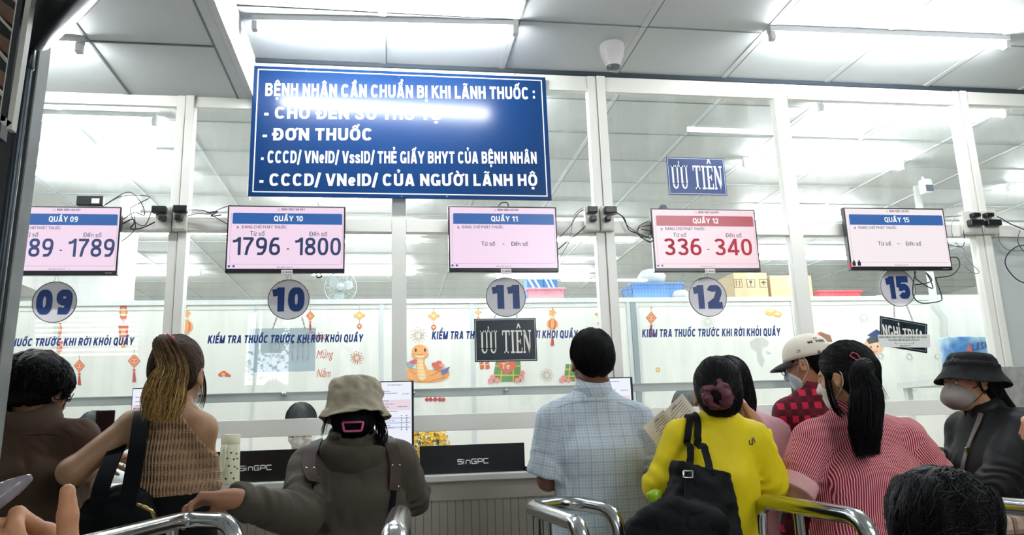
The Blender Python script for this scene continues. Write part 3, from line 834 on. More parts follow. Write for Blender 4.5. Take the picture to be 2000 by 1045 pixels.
q = tilted([(1714, 654), (1816, 653), (1817, 679), (1718, 678)], yq)
t = empty('paper_notice', q[3], 'white paper strip with small print stuck over the tilted dark plate', 'paper')
MB().add([tuple(p) for p in q]+[(p.x, p.y+.0006, p.z) for p in q], [(3, 2, 1, 0), (4, 5, 6, 7), (0, 1, 5, 4), (1, 2, 6, 5), (2, 3, 7, 6), (3, 0, 4, 7)]).build('sheet', mat('paper_white', 'E6E6E0', .6), t)
mb = MB()
pletter(mb, 'NHÂN VIÊN ĐI LĨNH THUỐC, NGƯỜI BỆNH TRẢ THUỐC', 1717, 660.5, 1811, 660.5, 3.6, yq-.0006, bold=.02)
pletter(mb, 'VUI LÒNG LIÊN HỆ QUẦY SỐ 6, SỐ 5', 1735, 666, 1797, 665.5, 3.4, yq-.0006, bold=.02)
pletter(mb, '(...................)', 1749, 671.5, 1785, 671, 3, yq-.0006, bold=.03)
pletter(mb, 'XIN CÁM ƠN', 1757, 677, 1778, 676.5, 2.8, yq-.0006, bold=.02)
mb.build('print', m_small, t)

# slogans on the glass
m_slog = mat('slogan_blue', '1F3F86', .4)
YG = W+.0245
SL = 'KIỂM TRA THUỐC TRƯỚC KHI RỜI KHỎI QUẦY'
for xa, xb, ya, yb, lb in ((-64, 260, 678, 674, 'blue slogan lettering on the glass under sign 09'), (405, 708, 671, 668, 'blue slogan lettering on the glass under sign 10'), (843, 1128, 663, 660, 'blue slogan lettering on the glass across the dark ƯU TIÊN plate'), (1254, 1524, 659, 656, 'blue slogan lettering on the glass under sign 12')):
    mb = MB(); pg(mb, SL, xa, ya, xb, yb, 15.5, YG, t=.24, shear=.12)
    tag(mb.build('slogan_lettering', m_slog), lb, 'lettering', 'slogans on the counter glass')
# ================================================================== INSIDE THE PHARMACY
YT = 5.6
ZT = at(700, 594, YT).z
m_part = mat('partition_white', 'F1F0E6', .4, var=.02)
m_pcap = mat('partition_cap', 'E2E6E2', .35)
xl = lambda x, y=750: at(x, y, YT).x
pt = struct('wall_partition', MB().box(-4.2, xl(1838), YT, YT+.03, 0, ZT), m_part)
struct('partition_cap', MB().box(-4.2, xl(1838), YT-.012, YT+.05, ZT, ZT+.035).box(-4.2, xl(1838), YT-.004, YT, ZT-.035, ZT-.026), m_pcap, pt)
mb = MB()
for x, w_ in ((925, .03), (1236, .028), (1254, .02), (745, .03), (100, .03), (-150, .03), (1565, .03), (495, .012)):
    mb.box(xl(x)-w_/2, xl(x)+w_/2, YT-.008, YT, .2, ZT)
struct('partition_post', mb, mat('partition_post', 'D3D9D6', .35), pt)
struct('partition_post', MB().box(xl(1241)+.0, xl(1250), YT-.007, YT-.001, .2, ZT), mat('partition_gap', '8f9a9c', .4), pt)
cb = empty('storage_cabinet', (0, YT+.3, 0), 'white storage cabinet behind the decorated partition, its top carrying baskets', 'cabinet')
MB().box(-3.6, xl(1838)-.1, YT+.055, YT+.6, 0, ZT+.03).build('body', m_wallin, cb)
struct('wall_inner', MB().box(xl(1838), 9, 6.25, 6.33, 0, 2.35), mat('inner_wall', 'DDE0DA', .6, var=.03))
# beam and frame seen at the left behind the glass
struct('trim_90', MB().box(-6, -2.9, 8.6, 8.9, 2.5, ZC), m_white)
struct('trim_91', MB().box(-3.9, -3.55, 5.9, 12, ZC-.42, ZC), m_white)
struct('trim_92', MB().box(xl(160)-.08, xl(160)+.05, YT+.7, YT+.76, 0, ZC), m_white)

# --- decorations stuck to the partition
pal = {k: mat('print_'+k, v, .6, var=.03) for k, v in dict(orange='EFA862', red='D2604A', deep='B63A36', gold='D9B265', green='5C8A4C', yellow='E5C44A', pink='E88F92', blue='54639A', cream='F6D9A0', grey='B9BDB8', brown='8A5A3C', ink='C8633A', skin='F0BE95', dark='3B3A46', lgrey='CFCFC6', navy='2C3A6A', spark='C9A58A', greyblue='8FA3B0').items()}
PN = list(pal); PM = [pal[k] for k in PN]
class Print:
    """a flat printed sticker: polygons given in photo pixels, on the plane y = Y"""
    def __init__(s, Y=YT-.0015): s.m = MB(); s.Y = Y; s.k = 0; s.used = []
    def mi(s, c):
        if c not in s.used: s.used.append(c)
        return s.used.index(c)
    def poly(s, c, pts):
        s.k += 1; y = s.Y-.00025*s.k
        v = [tuple(at(px, py, y)) for px, py in pts]
        ar = sum(v[i][0]*v[(i+1) % len(v)][2]-v[(i+1) % len(v)][0]*v[i][2] for i in range(len(v)))
        s.m.add(v if ar > 0 else v[::-1], [tuple(range(len(v)))], s.mi(c)); return s
    def ell(s, c, x, y, rx, ry, rot=0, n=20):
        r = math.radians(rot)
        return s.poly(c, [(x+rx*math.cos(a)*math.cos(r)-ry*math.sin(a)*math.sin(r), y+rx*math.cos(a)*math.sin(r)+ry*math.sin(a)*math.cos(r)) for a in [2*math.pi*k/n for k in range(n)]])
    def line(s, c, pts, w):
        for q in _stroke([(a, -b) for a, b in pts], w, -1e6, 1e6): s.poly(c, [(a, -b) for a, b in q])
        return s
    def done(s, name, label, group=None, cat='sticker'):
        o = s.m.build(name, [pal[c] for c in s.used]); return tag(o, label, cat, group)
GD = 'lunar new year stickers on the partition'
def firework(x, y, r, c, label):
    p = Print()
    for k in range(14):
        a = 2*math.pi*k/14+.1; r0 = r*.3; r1 = r*(.95 if k % 2 else .72)
        p.line(c, [(x+r0*math.cos(a), y+r0*math.sin(a)), (x+r1*math.cos(a), y+r1*math.sin(a))], 1.3)
        if k % 2 == 0: p.ell(c, x+r*.95*math.cos(a), y+r*.95*math.sin(a), 1.2, 1.2, n=6)
    p.done('firework_sticker', label, GD)
firework(697, 699, 13, 'ink', 'spark burst sticker right of the word Mừng')
firework(817, 655, 16, 'spark', 'spark burst sticker above the orange snake')
firework(1068, 733, 13, 'spark', 'spark burst sticker right of the green rice cake')
firework(1383, 628, 14, 'lgrey', 'pale spark burst sticker below sign 12')
firework(1688, 620, 13, 'lgrey', 'pale spark burst sticker left of sign 15')
def charm(x, y0, kind, s, label):
    p = Print(); y = y0
    p.ell('grey', x, y, 2.2, 2.2, n=8); p.line('red', [(x, y), (x, y+12*s)], .9)
    if kind == 'diamond':
        y += 24*s; p.poly('red', [(x, y-15*s), (x+13*s, y), (x, y+15*s), (x-13*s, y)]); p.poly('orange', [(x, y-12*s), (x+10*s, y), (x, y+12*s), (x-10*s, y)]); p.poly('red', [(x, y-9*s), (x+7*s, y), (x, y+9*s), (x-7*s, y)])
        p.line('cream', [(x-4*s, y-2*s), (x+4*s, y-2*s)], 1.1).line('cream', [(x-4*s, y+3*s), (x+4*s, y+3*s)], 1.1).line('cream', [(x, y-5*s), (x, y+6*s)], 1.1)
        p.ell('red', x, y+19*s, 3.2*s, 3.2*s, n=10); p.poly('deep', [(x-2*s, y+23*s), (x+2*s, y+23*s), (x+4*s, y+44*s), (x-4*s, y+44*s)])
    elif kind == 'knot':
        y += 16*s
        for a in range(4): p.ell('gold', x+7*s*math.cos(a*math.pi/2), y+5*s*math.sin(a*math.pi/2), 5*s, 3.6*s, n=10)
        p.ell('cream', x, y, 3*s, 3*s, n=10); p.line('red', [(x, y+8*s), (x, y+18*s)], .9); p.ell('ink', x, y+22*s, 5*s, 5*s, n=14); p.ell('cream', x, y+22*s, 2.4*s, 2.4*s, n=10)
    elif kind == 'lantern':
        y += 10*s
        for a in range(5): p.ell('orange', x+4.5*s*math.cos(a*1.257), y+4.5*s*math.sin(a*1.257), 3*s, 3*s, n=8)
        y += 22*s; p.ell('orange', x, y, 11*s, 10.5*s, n=20); p.ell('red', x, y, 7.5*s, 10.3*s, n=18); p.ell('orange', x, y, 4*s, 10.3*s, n=14)
        p.poly('gold', [(x-4*s, y-12*s), (x+4*s, y-12*s), (x+4*s, y-9*s), (x-4*s, y-9*s)]).poly('gold', [(x-4*s, y+9*s), (x+4*s, y+9*s), (x+4*s, y+12*s), (x-4*s, y+12*s)])
        p.line('red', [(x, y+12*s), (x, y+24*s)], .9); p.poly('deep', [(x-1.5*s, y+24*s), (x+1.5*s, y+24*s), (x+3.5*s, y+42*s), (x-3.5*s, y+42*s)])
    elif kind == 'fish':
        y += 20*s; p.poly('red', [(x-6*s, y-14*s), (x+6*s, y-14*s), (x+8*s, y), (x+5*s, y+16*s), (x-5*s, y+16*s), (x-8*s, y)]); p.ell('gold', x, y, 5*s, 9*s)
        p.line('red', [(x, y+16*s), (x, y+26*s)], 1); p.poly('red', [(x-10*s, y+26*s), (x+10*s, y+26*s), (x+8*s, y+48*s), (x-8*s, y+48*s)]); p.ell('gold', x, y+37*s, 5*s, 6*s)
        p.poly('orange', [(x-3*s, y+50*s), (x+3*s, y+50*s), (x+4*s, y+70*s), (x-4*s, y+70*s)])
    p.done('hanging_charm_sticker', label, GD)
charm(606, 601, 'diamond', .66, 'orange diamond charm sticker right of sign 10')
charm(702, 601, 'knot', .95, 'knotted cord charm sticker between signs 10 and 11, nearer sign 10')
charm(847, 601, 'knot', 1.0, 'knotted cord charm sticker above the start of the slogan under sign 11')
charm(934, 601, 'knot', .55, 'small charm sticker just left of sign 11')
charm(1079, 601, 'lantern', 1.0, 'red lantern sticker right of sign 11')
charm(1171, 601, 'knot', .8, 'charm sticker beside the post right of sign 11')
charm(1272, 601, 'diamond', .82, 'red diamond charm sticker left of sign 12')
charm(241, 590, 'fish', 1.0, 'tall red charm sticker right of sign 09')
charm(114, 625, 'fish', .9, 'red charm sticker showing below sign 09')
charm(155, 694, 'diamond', .85, 'red diamond charm sticker above the brown-shirted person')
charm(262, 682, 'diamond', .95, 'red diamond charm sticker left of the blond ponytail')
charm(364, 601, 'lantern', 1.15, 'red lantern sticker behind the post left of counter 10')
# brush words
m_ink = pal['ink']
for wd_, xa, xb, y, lb in (('Chúc', 596, 640, 664, 'orange brush word Chúc behind the slogan'), ('Mừng', 618, 651, 700, 'orange brush word Mừng on the partition'), ('Năm', 618, 646, 737, 'orange brush word Năm on the partition')):
    mb = MB(); pletter(mb, wd_, xa, y, xb, y-1, 16, YT-.002, bold=-.004, shear=.35); tag(mb.build('word_sticker', m_ink), lb, 'sticker', GD)
p = Print()
for dx, dy, r in ((-6, 1, 5), (0, -2, 6), (6, 1, 5), (11, 3, 3)): p.ell('ink', 437+dx, 731+dy, r, r*.8)
p.ell('orange', 436, 731, 4, 3).done('cloud_sticker', 'small red cloud sticker above the cream bottle', GD)
# the orange snake
p = Print()
p.ell('orange', 832, 735, 44, 13).ell('orange', 808, 731, 20, 12).ell('orange', 862, 730, 16, 11)
p.line('ink', [(790, 738), (810, 745), (840, 745), (872, 736)], 1.0).line('ink', [(800, 724), (815, 733), (842, 734), (860, 724)], 1.0)
p.poly('orange', [(810, 740), (813, 722), (813, 708), (812, 698), (828, 698), (830, 710), (836, 724), (840, 740)])
p.poly('cream', [(815, 700), (825, 700), (827, 716), (833, 738), (824, 744), (816, 738), (815, 718)])
for k in range(6): p.line('orange', [(816, 703+k*6.4), (828+k*.8, 703+k*6.4)], .8)
p.ell('orange', 820, 686, 16, 13).ell('orange', 820, 692, 17, 8)
p.ell('cream', 820, 696, 9, 3).ell('dark', 812, 684, 2.0, 3.6).ell('dark', 830, 684, 2.0, 3.6).line('brown', [(814, 692), (820, 694), (826, 692)], .9).ell('pink', 808, 691, 2.4, 1.6).ell('pink', 833, 691, 2.4, 1.6)
for x, y, r, c in ((804, 708, 5, 'red'), (810, 705, 5, 'red'), (797, 711, 6, 'greyblue'), (803, 715, 5, 'greyblue'), (849, 712, 6, 'red'), (857, 709, 6, 'red'), (863, 714, 5, 'pink'), (853, 717, 6, 'red')): p.ell(c, x, y, r, r*.75)
p.poly('blue', [(860, 724), (869, 720), (879, 716), (873, 727), (864, 732)])
p.done('snake_sticker', 'orange smiling snake sticker on the partition', GD)
# square rice cakes
def cake(cx, cy, w, h, label, word=True):
    p = Print(); L_, R_ = cx-w/2, cx+w/2; t_ = cy-h/2; b_ = cy+h/2; i = w*.12
    p.poly('green', [(L_, b_), (R_, b_), (R_-i*.3, t_), (L_+i, t_)])
    for f in (.28, .72): p.line('yellow', [(L_+w*f, b_), (L_+i+(w-1.3*i)*f, t_)], 2)
    for f in (.3, .7): p.line('yellow', [(L_+i*(1-f), t_+h*f), (R_, t_+h*f)], 2)
    if word:
        p.poly('red', [(cx-16, cy-h*.42), (cx, cy-h*.5), (cx+16, cy-h*.42), (cx+19, cy-h*.15), (cx, cy+h*.16), (cx-17, cy-h*.15)])
        pl, w_ = grot('Tet', .16); 
        for q in pl: p.poly('cream', [(cx-10+x*21/w_, cy-h*.08-y*11) for x, y in q])
        p.line('cream', [(cx-1, cy-h*.36), (cx+3, cy-h*.42)], 1.2)
    for dx, dy in ((-w/2, h*.3), (-w/2+9, h*.42), (-w/2-4, h*.45), (w/2, h*.3), (w/2-8, h*.42), (w/2+2, h*.1)):
        for a in range(5): p.ell('pink', cx+dx+3*math.cos(a*1.257), cy+dy+3*math.sin(a*1.257), 2.6, 2.6, n=8)
        p.ell('yellow', cx+dx, cy+dy, 1.3, 1.3, n=6)
    p.done('rice_cake_sticker', label, GD)
cake(990, 724, 56, 44, 'green rice cake sticker with a red Tết badge below the dark plate')
cake(1118, 728, 34, 34, 'second green rice cake sticker, half behind the man in the checked shirt', False)
p = Print()
for dx, rot in ((-5, -15), (6, 15)): p.poly('ink', [(945+dx-4, 708), (945+dx+4, 706), (945+dx+6, 720), (945+dx-2, 722)]).line('cream', [(945+dx-3, 713), (945+dx+5, 711)], 1.5)
p.done('firecracker_sticker', 'pair of small red firecrackers on the partition left of the rice cake', GD)
p = Print()
for dx in (-16, -9, 0, 9, 16): p.poly('deep', [(850+dx-5, 781), (850+dx, 773-abs(dx)*-.15), (850+dx+5, 781), (850+dx, 785)])
p.done('lotus_sticker', 'dark red lotus sticker beside the portrait monitor', GD)
p = Print(); p.ell('gold', 1506, 610, 12, 7).ell('cream', 1505, 607, 8, 3).ell('gold', 1519, 614, 8, 6).ell('cream', 1519, 613, 5, 3).done('gold_sticker', 'gold ingots sticker at upper right of counter 12', GD)
p = Print(); p.ell('gold', 1285, 722, 4.5, 4.5).ell('cream', 1285, 722, 2.4, 2.4).done('coin_sticker', 'small gold coin sticker left of counter 12', GD)
p = Print(); p.poly('lgrey', [(1464, 668), (1476, 660), (1492, 659), (1502, 668), (1500, 676), (1490, 680), (1488, 690), (1494, 704), (1488, 718), (1480, 706), (1478, 688), (1468, 680)]).poly('lgrey', [(1494, 684), (1508, 690), (1500, 692)]).done('peeled_patch', 'grey patch of peeled sticker under the slogan at counter 12', cat='sticker')
# counter 15 panel: child sticker, ring marks
p = Print()
p.ell('skin', 1707, 676, 20, 17).poly('dark', [(1692, 664), (1710, 650), (1724, 660), (1716, 668), (1697, 672)]).poly('navy', [(1694, 655), (1712, 643), (1722, 650), (1708, 660)]).ell('dark', 1701, 678, 1.6, 2.2).ell('dark', 1714, 677, 1.6, 2.2).line('red', [(1704, 686), (1709, 688), (1714, 685)], 1.2)
p.done('child_sticker', 'small cartoon child sticker behind the tilted dark plate', GD)
p = Print(); p.poly('red', [(1597, 650), (1604, 647), (1604, 660), (1597, 664)]).poly('brown', [(1602, 648), (1622, 655), (1626, 668), (1604, 668)]).done('faded_sticker', 'red and brown faded sticker above the white cap', GD)
for x, y, lb in ((1720, 695, 'hook ring left under the tilted dark plate'), (1776, 696, 'hook ring under the tilted dark plate, middle of its row'), (1831, 696, 'hook ring nearest the blue cooler carton'), (1786, 757, 'hook ring alone below the row of three')):
    c = at(x, y, YT-.004)
    tag(MB().tube([(c.x+.022*math.cos(a), c.y, c.z+.022*math.sin(a)) for a in [k*math.pi/10 for k in range(20)]], .0028, 6, closed=True).build('wall_ring', mat('ring_grey', 'C9CFCB', .35)), lb, 'ring', 'small rings on the partition')

# --- things on top of the partition cabinet
ZK = ZT+.036
def on_top(px, y=590, Y=YT+.2): return at(px, y, Y).x
def basket(px0, px1, ph, material, label, name='plastic_basket', Y=YT+.22):
    x0, x1 = on_top(px0), on_top(px1); h = ph/1489*6.1; Y = Y+.04; cx = (x0+x1)/2; w = (x1-x0)/2; d = .13
    t = empty(name, (cx, Y, ZK), label, 'basket')
    mb = MB(); nx, nz = 16, 4
    def ring(f): return (w*(.86+.14*f), d*(.86+.14*f), ZK+h*f)
    for i in range(nz+1):
        a, b, z = ring(i/nz); mb.tube([(cx-a, Y-b, z), (cx+a, Y-b, z), (cx+a, Y+b, z), (cx-a, Y+b, z)], .0045 if i < nz else .009, 5, closed=True)
    for k in range(nx+1):
        f = k/nx*2-1; a0, b0, z0 = ring(0); a1, b1, z1 = ring(1)
        for sg in (-1, 1): mb.tube([(cx+a0*f, Y+sg*b0, z0), (cx+a1*f, Y+sg*b1, z1)], .0045, 4)
    for k in range(6):
        f = k/5*2-1; a0, b0, z0 = ring(0); a1, b1, z1 = ring(1)
        for sg in (-1, 1): mb.tube([(cx+sg*a0, Y+b0*f, z0), (cx+sg*a1, Y+b1*f, z1)], .0045, 4)
    a0, b0, z0 = ring(.02)
    mb.box(cx-a0, cx+a0, Y-b0, Y+b0, ZK+.0, ZK+.008)
    mb.build('basket_body', material, t)
    a, b, z = ring(.97); i = .006
    MB().box(cx-a*.93, cx+a*.93, Y-b*.95, Y-b*.95+.004, ZK+.01, ZK+h*.93).build('liner', material, t)
    return t, cx, h
m_pinkb = mat('basket_pink', 'F0A9B4', .4); m_blueb = mat('basket_blue', '6FA0E0', .4); m_redb = mat('basket_red', 'E9606A', .4)
basket(1027, 1101, 24, m_pinkb, 'pink mesh basket on the partition right of sign 11')
basket(1229, 1332, 33, m_blueb, 'blue plastic basket on the partition left of sign 12')
basket(1590, 1676, 16, m_redb, 'red plastic basket on the partition left of sign 15')
m_bx = mat('box_blue', '3F7EC0', .5); m_bxw = mat('box_white', 'EDF1F3', .5)
for k, (a, b, lb) in enumerate(((1028, 1060, 'blue and white carton in the pink basket, the left one'), (1061, 1087, 'blue and white carton in the pink basket, the right one'))):
    x0, x1 = on_top(a), on_top(b); z0 = ZK+.02; z1 = ZK+.185; y0 = YT+.14
    t = empty('medicine_carton', ((x0+x1)/2, y0, z0), lb, 'carton', 'cartons in the pink basket')
    MB().box(x0, x1, y0, y0+.14, z0, z1).build('box_body', m_bx, t)
    mb = MB()
    for f in (.0, .35): mb.add([(x0+(x1-x0)*f, y0-.001, z1), (x0+(x1-x0)*(f+.14), y0-.001, z1), (x0+(x1-x0)*(f+.6), y0-.001, z0+.06), (x0+(x1-x0)*(f+.45), y0-.001, z0+.06)], [(3, 2, 1, 0)])
    mb.box(x0-.0005, x1+.0005, y0-.0012, y0, z1-.012, z1).build('stripe', m_bxw, t)
def carton(a, b, ztop, Y, label, marks=True):
    x0, x1 = at(a, 590, Y).x, at(b, 590, Y).x; z1 = at((a+b)/2, ztop, Y).z
    t = empty('cardboard_carton', ((x0+x1)/2, Y, ZK), label, 'carton')
    MB().box(x0, x1, Y, Y+.32, ZK, z1, bev=.004).build('box_body', mat('cardboard', 'C9B48E', .7, var=.08), t)
    MB().box((x0+x1)/2-.03, (x0+x1)/2+.03, Y-.001, Y+.3205, z1-.1, z1+.001).build('tape', mat('tape', 'DCCFA8', .25), t)
    if marks:
        mb = MB(); cx = (x0+x1)/2; z = ZK+.13
        for dx in (-.11, 0, .11):
            frame(mb, cx+dx-.035, cx+dx+.035, z-.035, z+.035, Y-.0015, .004)
        for dx in (-.125, -.098): mb.poly([(cx+dx-.003, z-.025), (cx+dx+.003, z-.025), (cx+dx+.003, z+.01), (cx+dx+.009, z+.01), (cx+dx, z+.025), (cx+dx-.009, z+.01), (cx+dx-.003, z+.01)], Y-.0016, Y-.0012)
        mb.poly([(cx-.014, z+.022), (cx+.014, z+.022), (cx+.008, z), (cx+.002, z-.004), (cx+.002, z-.018), (cx+.012, z-.024), (cx-.012, z-.024), (cx-.002, z-.018), (cx-.002, z-.004), (cx-.008, z)], Y-.0016, Y-.0012)
        mb.poly([(cx+.085, z), (cx+.11, z+.022), (cx+.135, z), (cx+.112, z+.002), (cx+.112, z-.02), (cx+.108, z-.02), (cx+.108, z+.002)], Y-.0016, Y-.0012)
        mb.build('print', mat('carton_print', '5a4a38', .7), t)
carton(1437, 1503, 533, YT+.1, 'cardboard carton with printed handling marks on the partition right of sign 12')
carton(1508, 1590, 538, YT+.16, 'plain cardboard carton beside the marked one, partly behind the mullion', False)
x = on_top(1318)
tag(MB().lathe([(.03, 0), (.06, .0), (.068, .03), (.05, .062), (.0, .068)], (x, YT+.065, ZK), 20).build('white_tape_roll', m_bxw, smooth=True), 'small white rounded pack beside the blue basket', 'pack')
# clear bag in the blue basket
tag(MB().lathe([(.02, 0), (.1, .02), (.115, .07), (.08, .12), (.03, .13)], (on_top(1278), YT+.22, ZK+.14), 14).build('clear_bag', mat('bag_clear', 'E8EEF0', .15), smooth=True), 'pale plastic bag heaped in the blue basket', 'bag')
# fan on the cabinet
fx, fz = on_top(664), ZK+.135; fy = YT+.25
t = empty('electric_fan', (fx, fy, ZK), 'grey electric fan standing on the partition right of sign 10', 'fan')
mb = MB()
for r in (.027, .053, .08, .106):
    for yy, k in ((-.035, .95), (.035, .95)):
        mb.tube([(fx+r*math.cos(a), fy+yy*(1-(r/.122)**2), fz+r*math.sin(a)) for a in [q*math.pi/16 for q in range(32)]], .0013, 4, closed=True)
for q in range(20):
    a = q*math.pi/10
    for sg in (-1, 1): mb.tube([(fx+r*math.cos(a), fy+sg*.035*(1-(r/.122)**2), fz+r*math.sin(a)) for r in (.015, .053, .084, .106, .119)], .0012, 4)
mb.tube([(fx+.12*math.cos(a), fy, fz+.12*math.sin(a)) for a in [q*math.pi/16 for q in range(32)]], .005, 6, closed=True)
mb.build('guard', mat('fan_grey', 'AEB6B4', .35, .3), t)
for q in range(3):
    a = q*2*math.pi/3+.4; mb = MB()
    pts = [(.015, -.015), (.053, -.042), (.09, -.034), (.098, .015), (.068, .038), (.015, .023)]
    vs = [(fx+u*math.cos(a)-v*math.sin(a), fy+v*.25, fz+u*math.sin(a)+v*math.cos(a)) for u, v in pts]
    mb.add(vs+[(x_, y_+.003, z_) for x_, y_, z_ in vs], [tuple(range(6)), tuple(range(11, 5, -1))]+[(i, i+6, (i+1) % 6+6, (i+1) % 6) for i in range(6)]).build('blade', mat('fan_blade', 'B9C3C2', .3), t)
MB().lathe([(.0, -.05), (.03, -.045), (.035, -.02), (.03, .09), (.0, .1)], (fx, fy, fz), 18, (0, 1, 0)).build('motor', mat('fan_grey', 'AEB6B4', .35, .3), t)
MB().tube([(fx, fy+.06, ZK+.01), (fx, fy+.06, fz)], .014, 10).lathe([(.0, 0), (.08, 0), (.075, .015), (.02, .022)], (fx, fy+.05, ZK), 20).build('stand', mat('fan_grey', 'AEB6B4', .35, .3), t)
# inner camera, right-hand post and cooler carton
c = at(1803, 352, 5.5)
t = empty('security_camera', (c.x, 5.5, c.z), 'white bullet camera hanging behind the glass at right', 'camera')
MB().lathe([(.022, 0), (.022, -.008), (.010, -.014), (.010, -.05), (.014, -.06)], (c.x, 5.5, c.z+.06), 16).tube([(c.x, 5.5, c.z+.058), (c.x, 5.5, ZC)], .006, 8).build('mount', m_fix, t)
a_ = Vector((c.x+.0, 5.46, c.z-.02)); 
mb = MB(); mb.box(c.x-.042, c.x+.042, 5.44, 5.52, c.z-.125, c.z+.0, bev=.018); mb.build('housing', m_fix, t)
MB().box(c.x-.034, c.x+.034, 5.433, 5.442, c.z-.115, c.z-.06, bev=.003).build('lens_window', mat('lens_dark', '59636a', .15), t)
px = at(1845, 640, 5.7).x
tag(MB().tube([(px, 5.72, 0), (px, 5.72, 1.95), (px+.02, 5.72, 2.05), (px-.03, 5.74, 2.15), (px-.03, 5.74, ZC)], .03, 12).build('drain_pipe', mat('pipe_white', 'DADDD8', .4), smooth=True), 'white wall pipe with a bend behind the glass left of the last post', 'pipe')
def cooler():
    Y = 4.55; x0, x1 = at(1857, 690, Y).x, at(1946, 690, Y).x+.12; z1 = at(1890, 657, Y).z; z0 = at(1890, 738, Y).z
    t = empty('cooler_carton', ((x0+x1)/2, Y, z0), 'blue printed carton lettered ALASK behind the glass at far right', 'carton')
    def sky():
        M = mat('cooler_print', '3E86C4', .4, var=.0)
        nt = M.node_tree; N = nt.nodes; L = nt.links
        tc = next(n for n in N if n.type == 'TEX_COORD'); nz = N.new('ShaderNodeTexNoise'); nz.inputs['Scale'].default_value = 7; L.new(tc.outputs['Object'], nz.inputs['Vector'])
        rp = N.new('ShaderNodeValToRGB'); rp.color_ramp.elements[0].position = .42; rp.color_ramp.elements[0].color = (*lin('2C78BC'), 1); rp.color_ramp.elements[1].position = .66; rp.color_ramp.elements[1].color = (*lin('BFE0EE'), 1)
        L.new(nz.outputs['Fac'], rp.inputs[0]); mx = next(n for n in N if n.type == 'MIX'); L.new(rp.outputs[0], mx.inputs[6]); return M
    MB().box(x0, x1, Y, Y+.1, z0, z1, bev=.006).build('box_body', sky(), t)
    mb = MB(); pg(mb, 'ALASK', 1890, 687, 1930, 681, 15, Y-.001, t=.24, shear=.2); mb.build('lettering', mat('cooler_navy', '21407E', .5), t)
    mb = MB(); v = [at(*q, Y-.0015) for q in ((1886, 690), (1893, 671), (1900, 689))]; mb.add(v, [(0, 2, 1)]).build('mark', mat('cooler_red', 'D8433C', .5), t)
    tag(MB().box(x0-.1, x1+.05, Y-.05, Y+.45, z0-.04, z0).box(x0-.08, x0-.04, Y, Y+.04, 0, z0-.04).box(x1, x1+.04, Y, Y+.04, 0, z0-.04).box(x0-.08, x0-.04, Y+.38, Y+.42, 0, z0-.04).box(x1, x1+.04, Y+.38, Y+.42, 0, z0-.04).build('side_table', m_white), 'white table behind the glass under the blue carton', 'table')
cooler()
# stone-clad pier at the right end of the counter
gx0, gx1, gz = at(1945, 760, 3.6).x, 5.4, at(1965, 716, 3.6).z
M = mat('grey_stone', 'A3A19C', .45, var=.22, scale=22, bump=.1)
struct('wall_pier', MB().box(gx0, gx1, 3.6, W-.02, 0, gz, bev=.004), M)

# ================================================================== ON THE COUNTER
YQ = 3.73
g_doc = glow('document_screen', 'EEF1FB', .97); m_doc = mat('document_text', '6d7aa8', .6); m_docp = glow('document_tint', 'F0DDE8', .9); m_docb = glow('document_row', 'D5DEF3', .9)
def portrait(xa, xb, ya, yb, Y, label):
    x0, x1 = at(xa, ya, Y).x, at(xb, ya, Y).x; z1 = at((xa+xb)/2, ya, Y).z; z0 = at((xa+xb)/2, yb, Y).z
    t = empty('portrait_monitor', ((x0+x1)/2, Y, ZCT), label, 'monitor', 'upright document monitors on the counter')
    w, h = x1-x0, z1-z0; X = lambda u: x0+u*w; Z = lambda v: z1-v*h
    MB().box(x0, x1, Y, Y+.022, z0, z1, bev=.002).build('casing', m_bez, t)
    ys = Y-.0006; q = lambda a, b, c, d, y: ([(X(a), y, Z(d)), (X(b), y, Z(d)), (X(b), y, Z(c)), (X(a), y, Z(c))], [(0, 1, 2, 3)])
    MB().add(*q(.02, .945, .015, .975, ys)).build('screen', g_doc, t)
    MB().add(*q(.05, .92, .23, .36, ys-.0004)).build('tinted_band', m_docp, t)
    mb = MB()
    for v in (.44, .495, .55): mb.add(*q(.3, .92, v, v+.028, ys-.0004))
    mb.build('table_row', m_docb, t)
    mb = MB(); y = ys-.0008
    def ln(a, b, v, s):
        x = a
        while x < b-.01:
            w_ = min(random.uniform(.025, .07), b-x); mb.box(X(x), X(x+w_), y, y+.0001, Z(v), Z(v)+s*h*.75); x += w_+.014
    ln(.35, .7, .055, .011)
    for a, b, v in ((.1, .42, .13), (.3, .6, .155), (.1, .25, .19), (.12, .38, .245), (.3, .5, .285), (.6, .85, .32), (.15, .4, .32), (.3, .6, .375)): ln(a, b, v, .010)
    for k in range(7):
        v = .43+.028*k; ln(.1, .32+.1*(k % 3), v, .008); mb.box(X(.68), X(.71), y, y+.0001, Z(v), Z(v)+.004); mb.box(X(.8), X(.84), y, y+.0001, Z(v), Z(v)+.004)
    ln(.72, .9, .165, .009)
    mb.build('screen_text', m_doc, t)
    cx = (x0+x1)/2
    MB().box(cx-.025, cx+.025, Y+.022, Y+.04, ZCT+.012, z0+.2).lathe([(.0, 0), (.085, 0), (.085, .008), (.0, .012)], (cx, Y+.02, ZCT), 24).build('stand', m_bez, t)
portrait(729, 808, 744, 907, 3.71, 'upright document monitor on the counter right of the bucket-hatted person')
portrait(1150, 1235, 737, 900, 3.72, 'upright document monitor half hidden behind the man in the checked shirt')
portrait(259, 330, 757, 905, 3.72, 'upright document monitor half hidden behind the blond ponytail')
portrait(1546, 1618, 728, 880, 3.74, 'upright document monitor behind the face of the white-capped person')
m_sing = mat('panel_black', '06080A', .3)
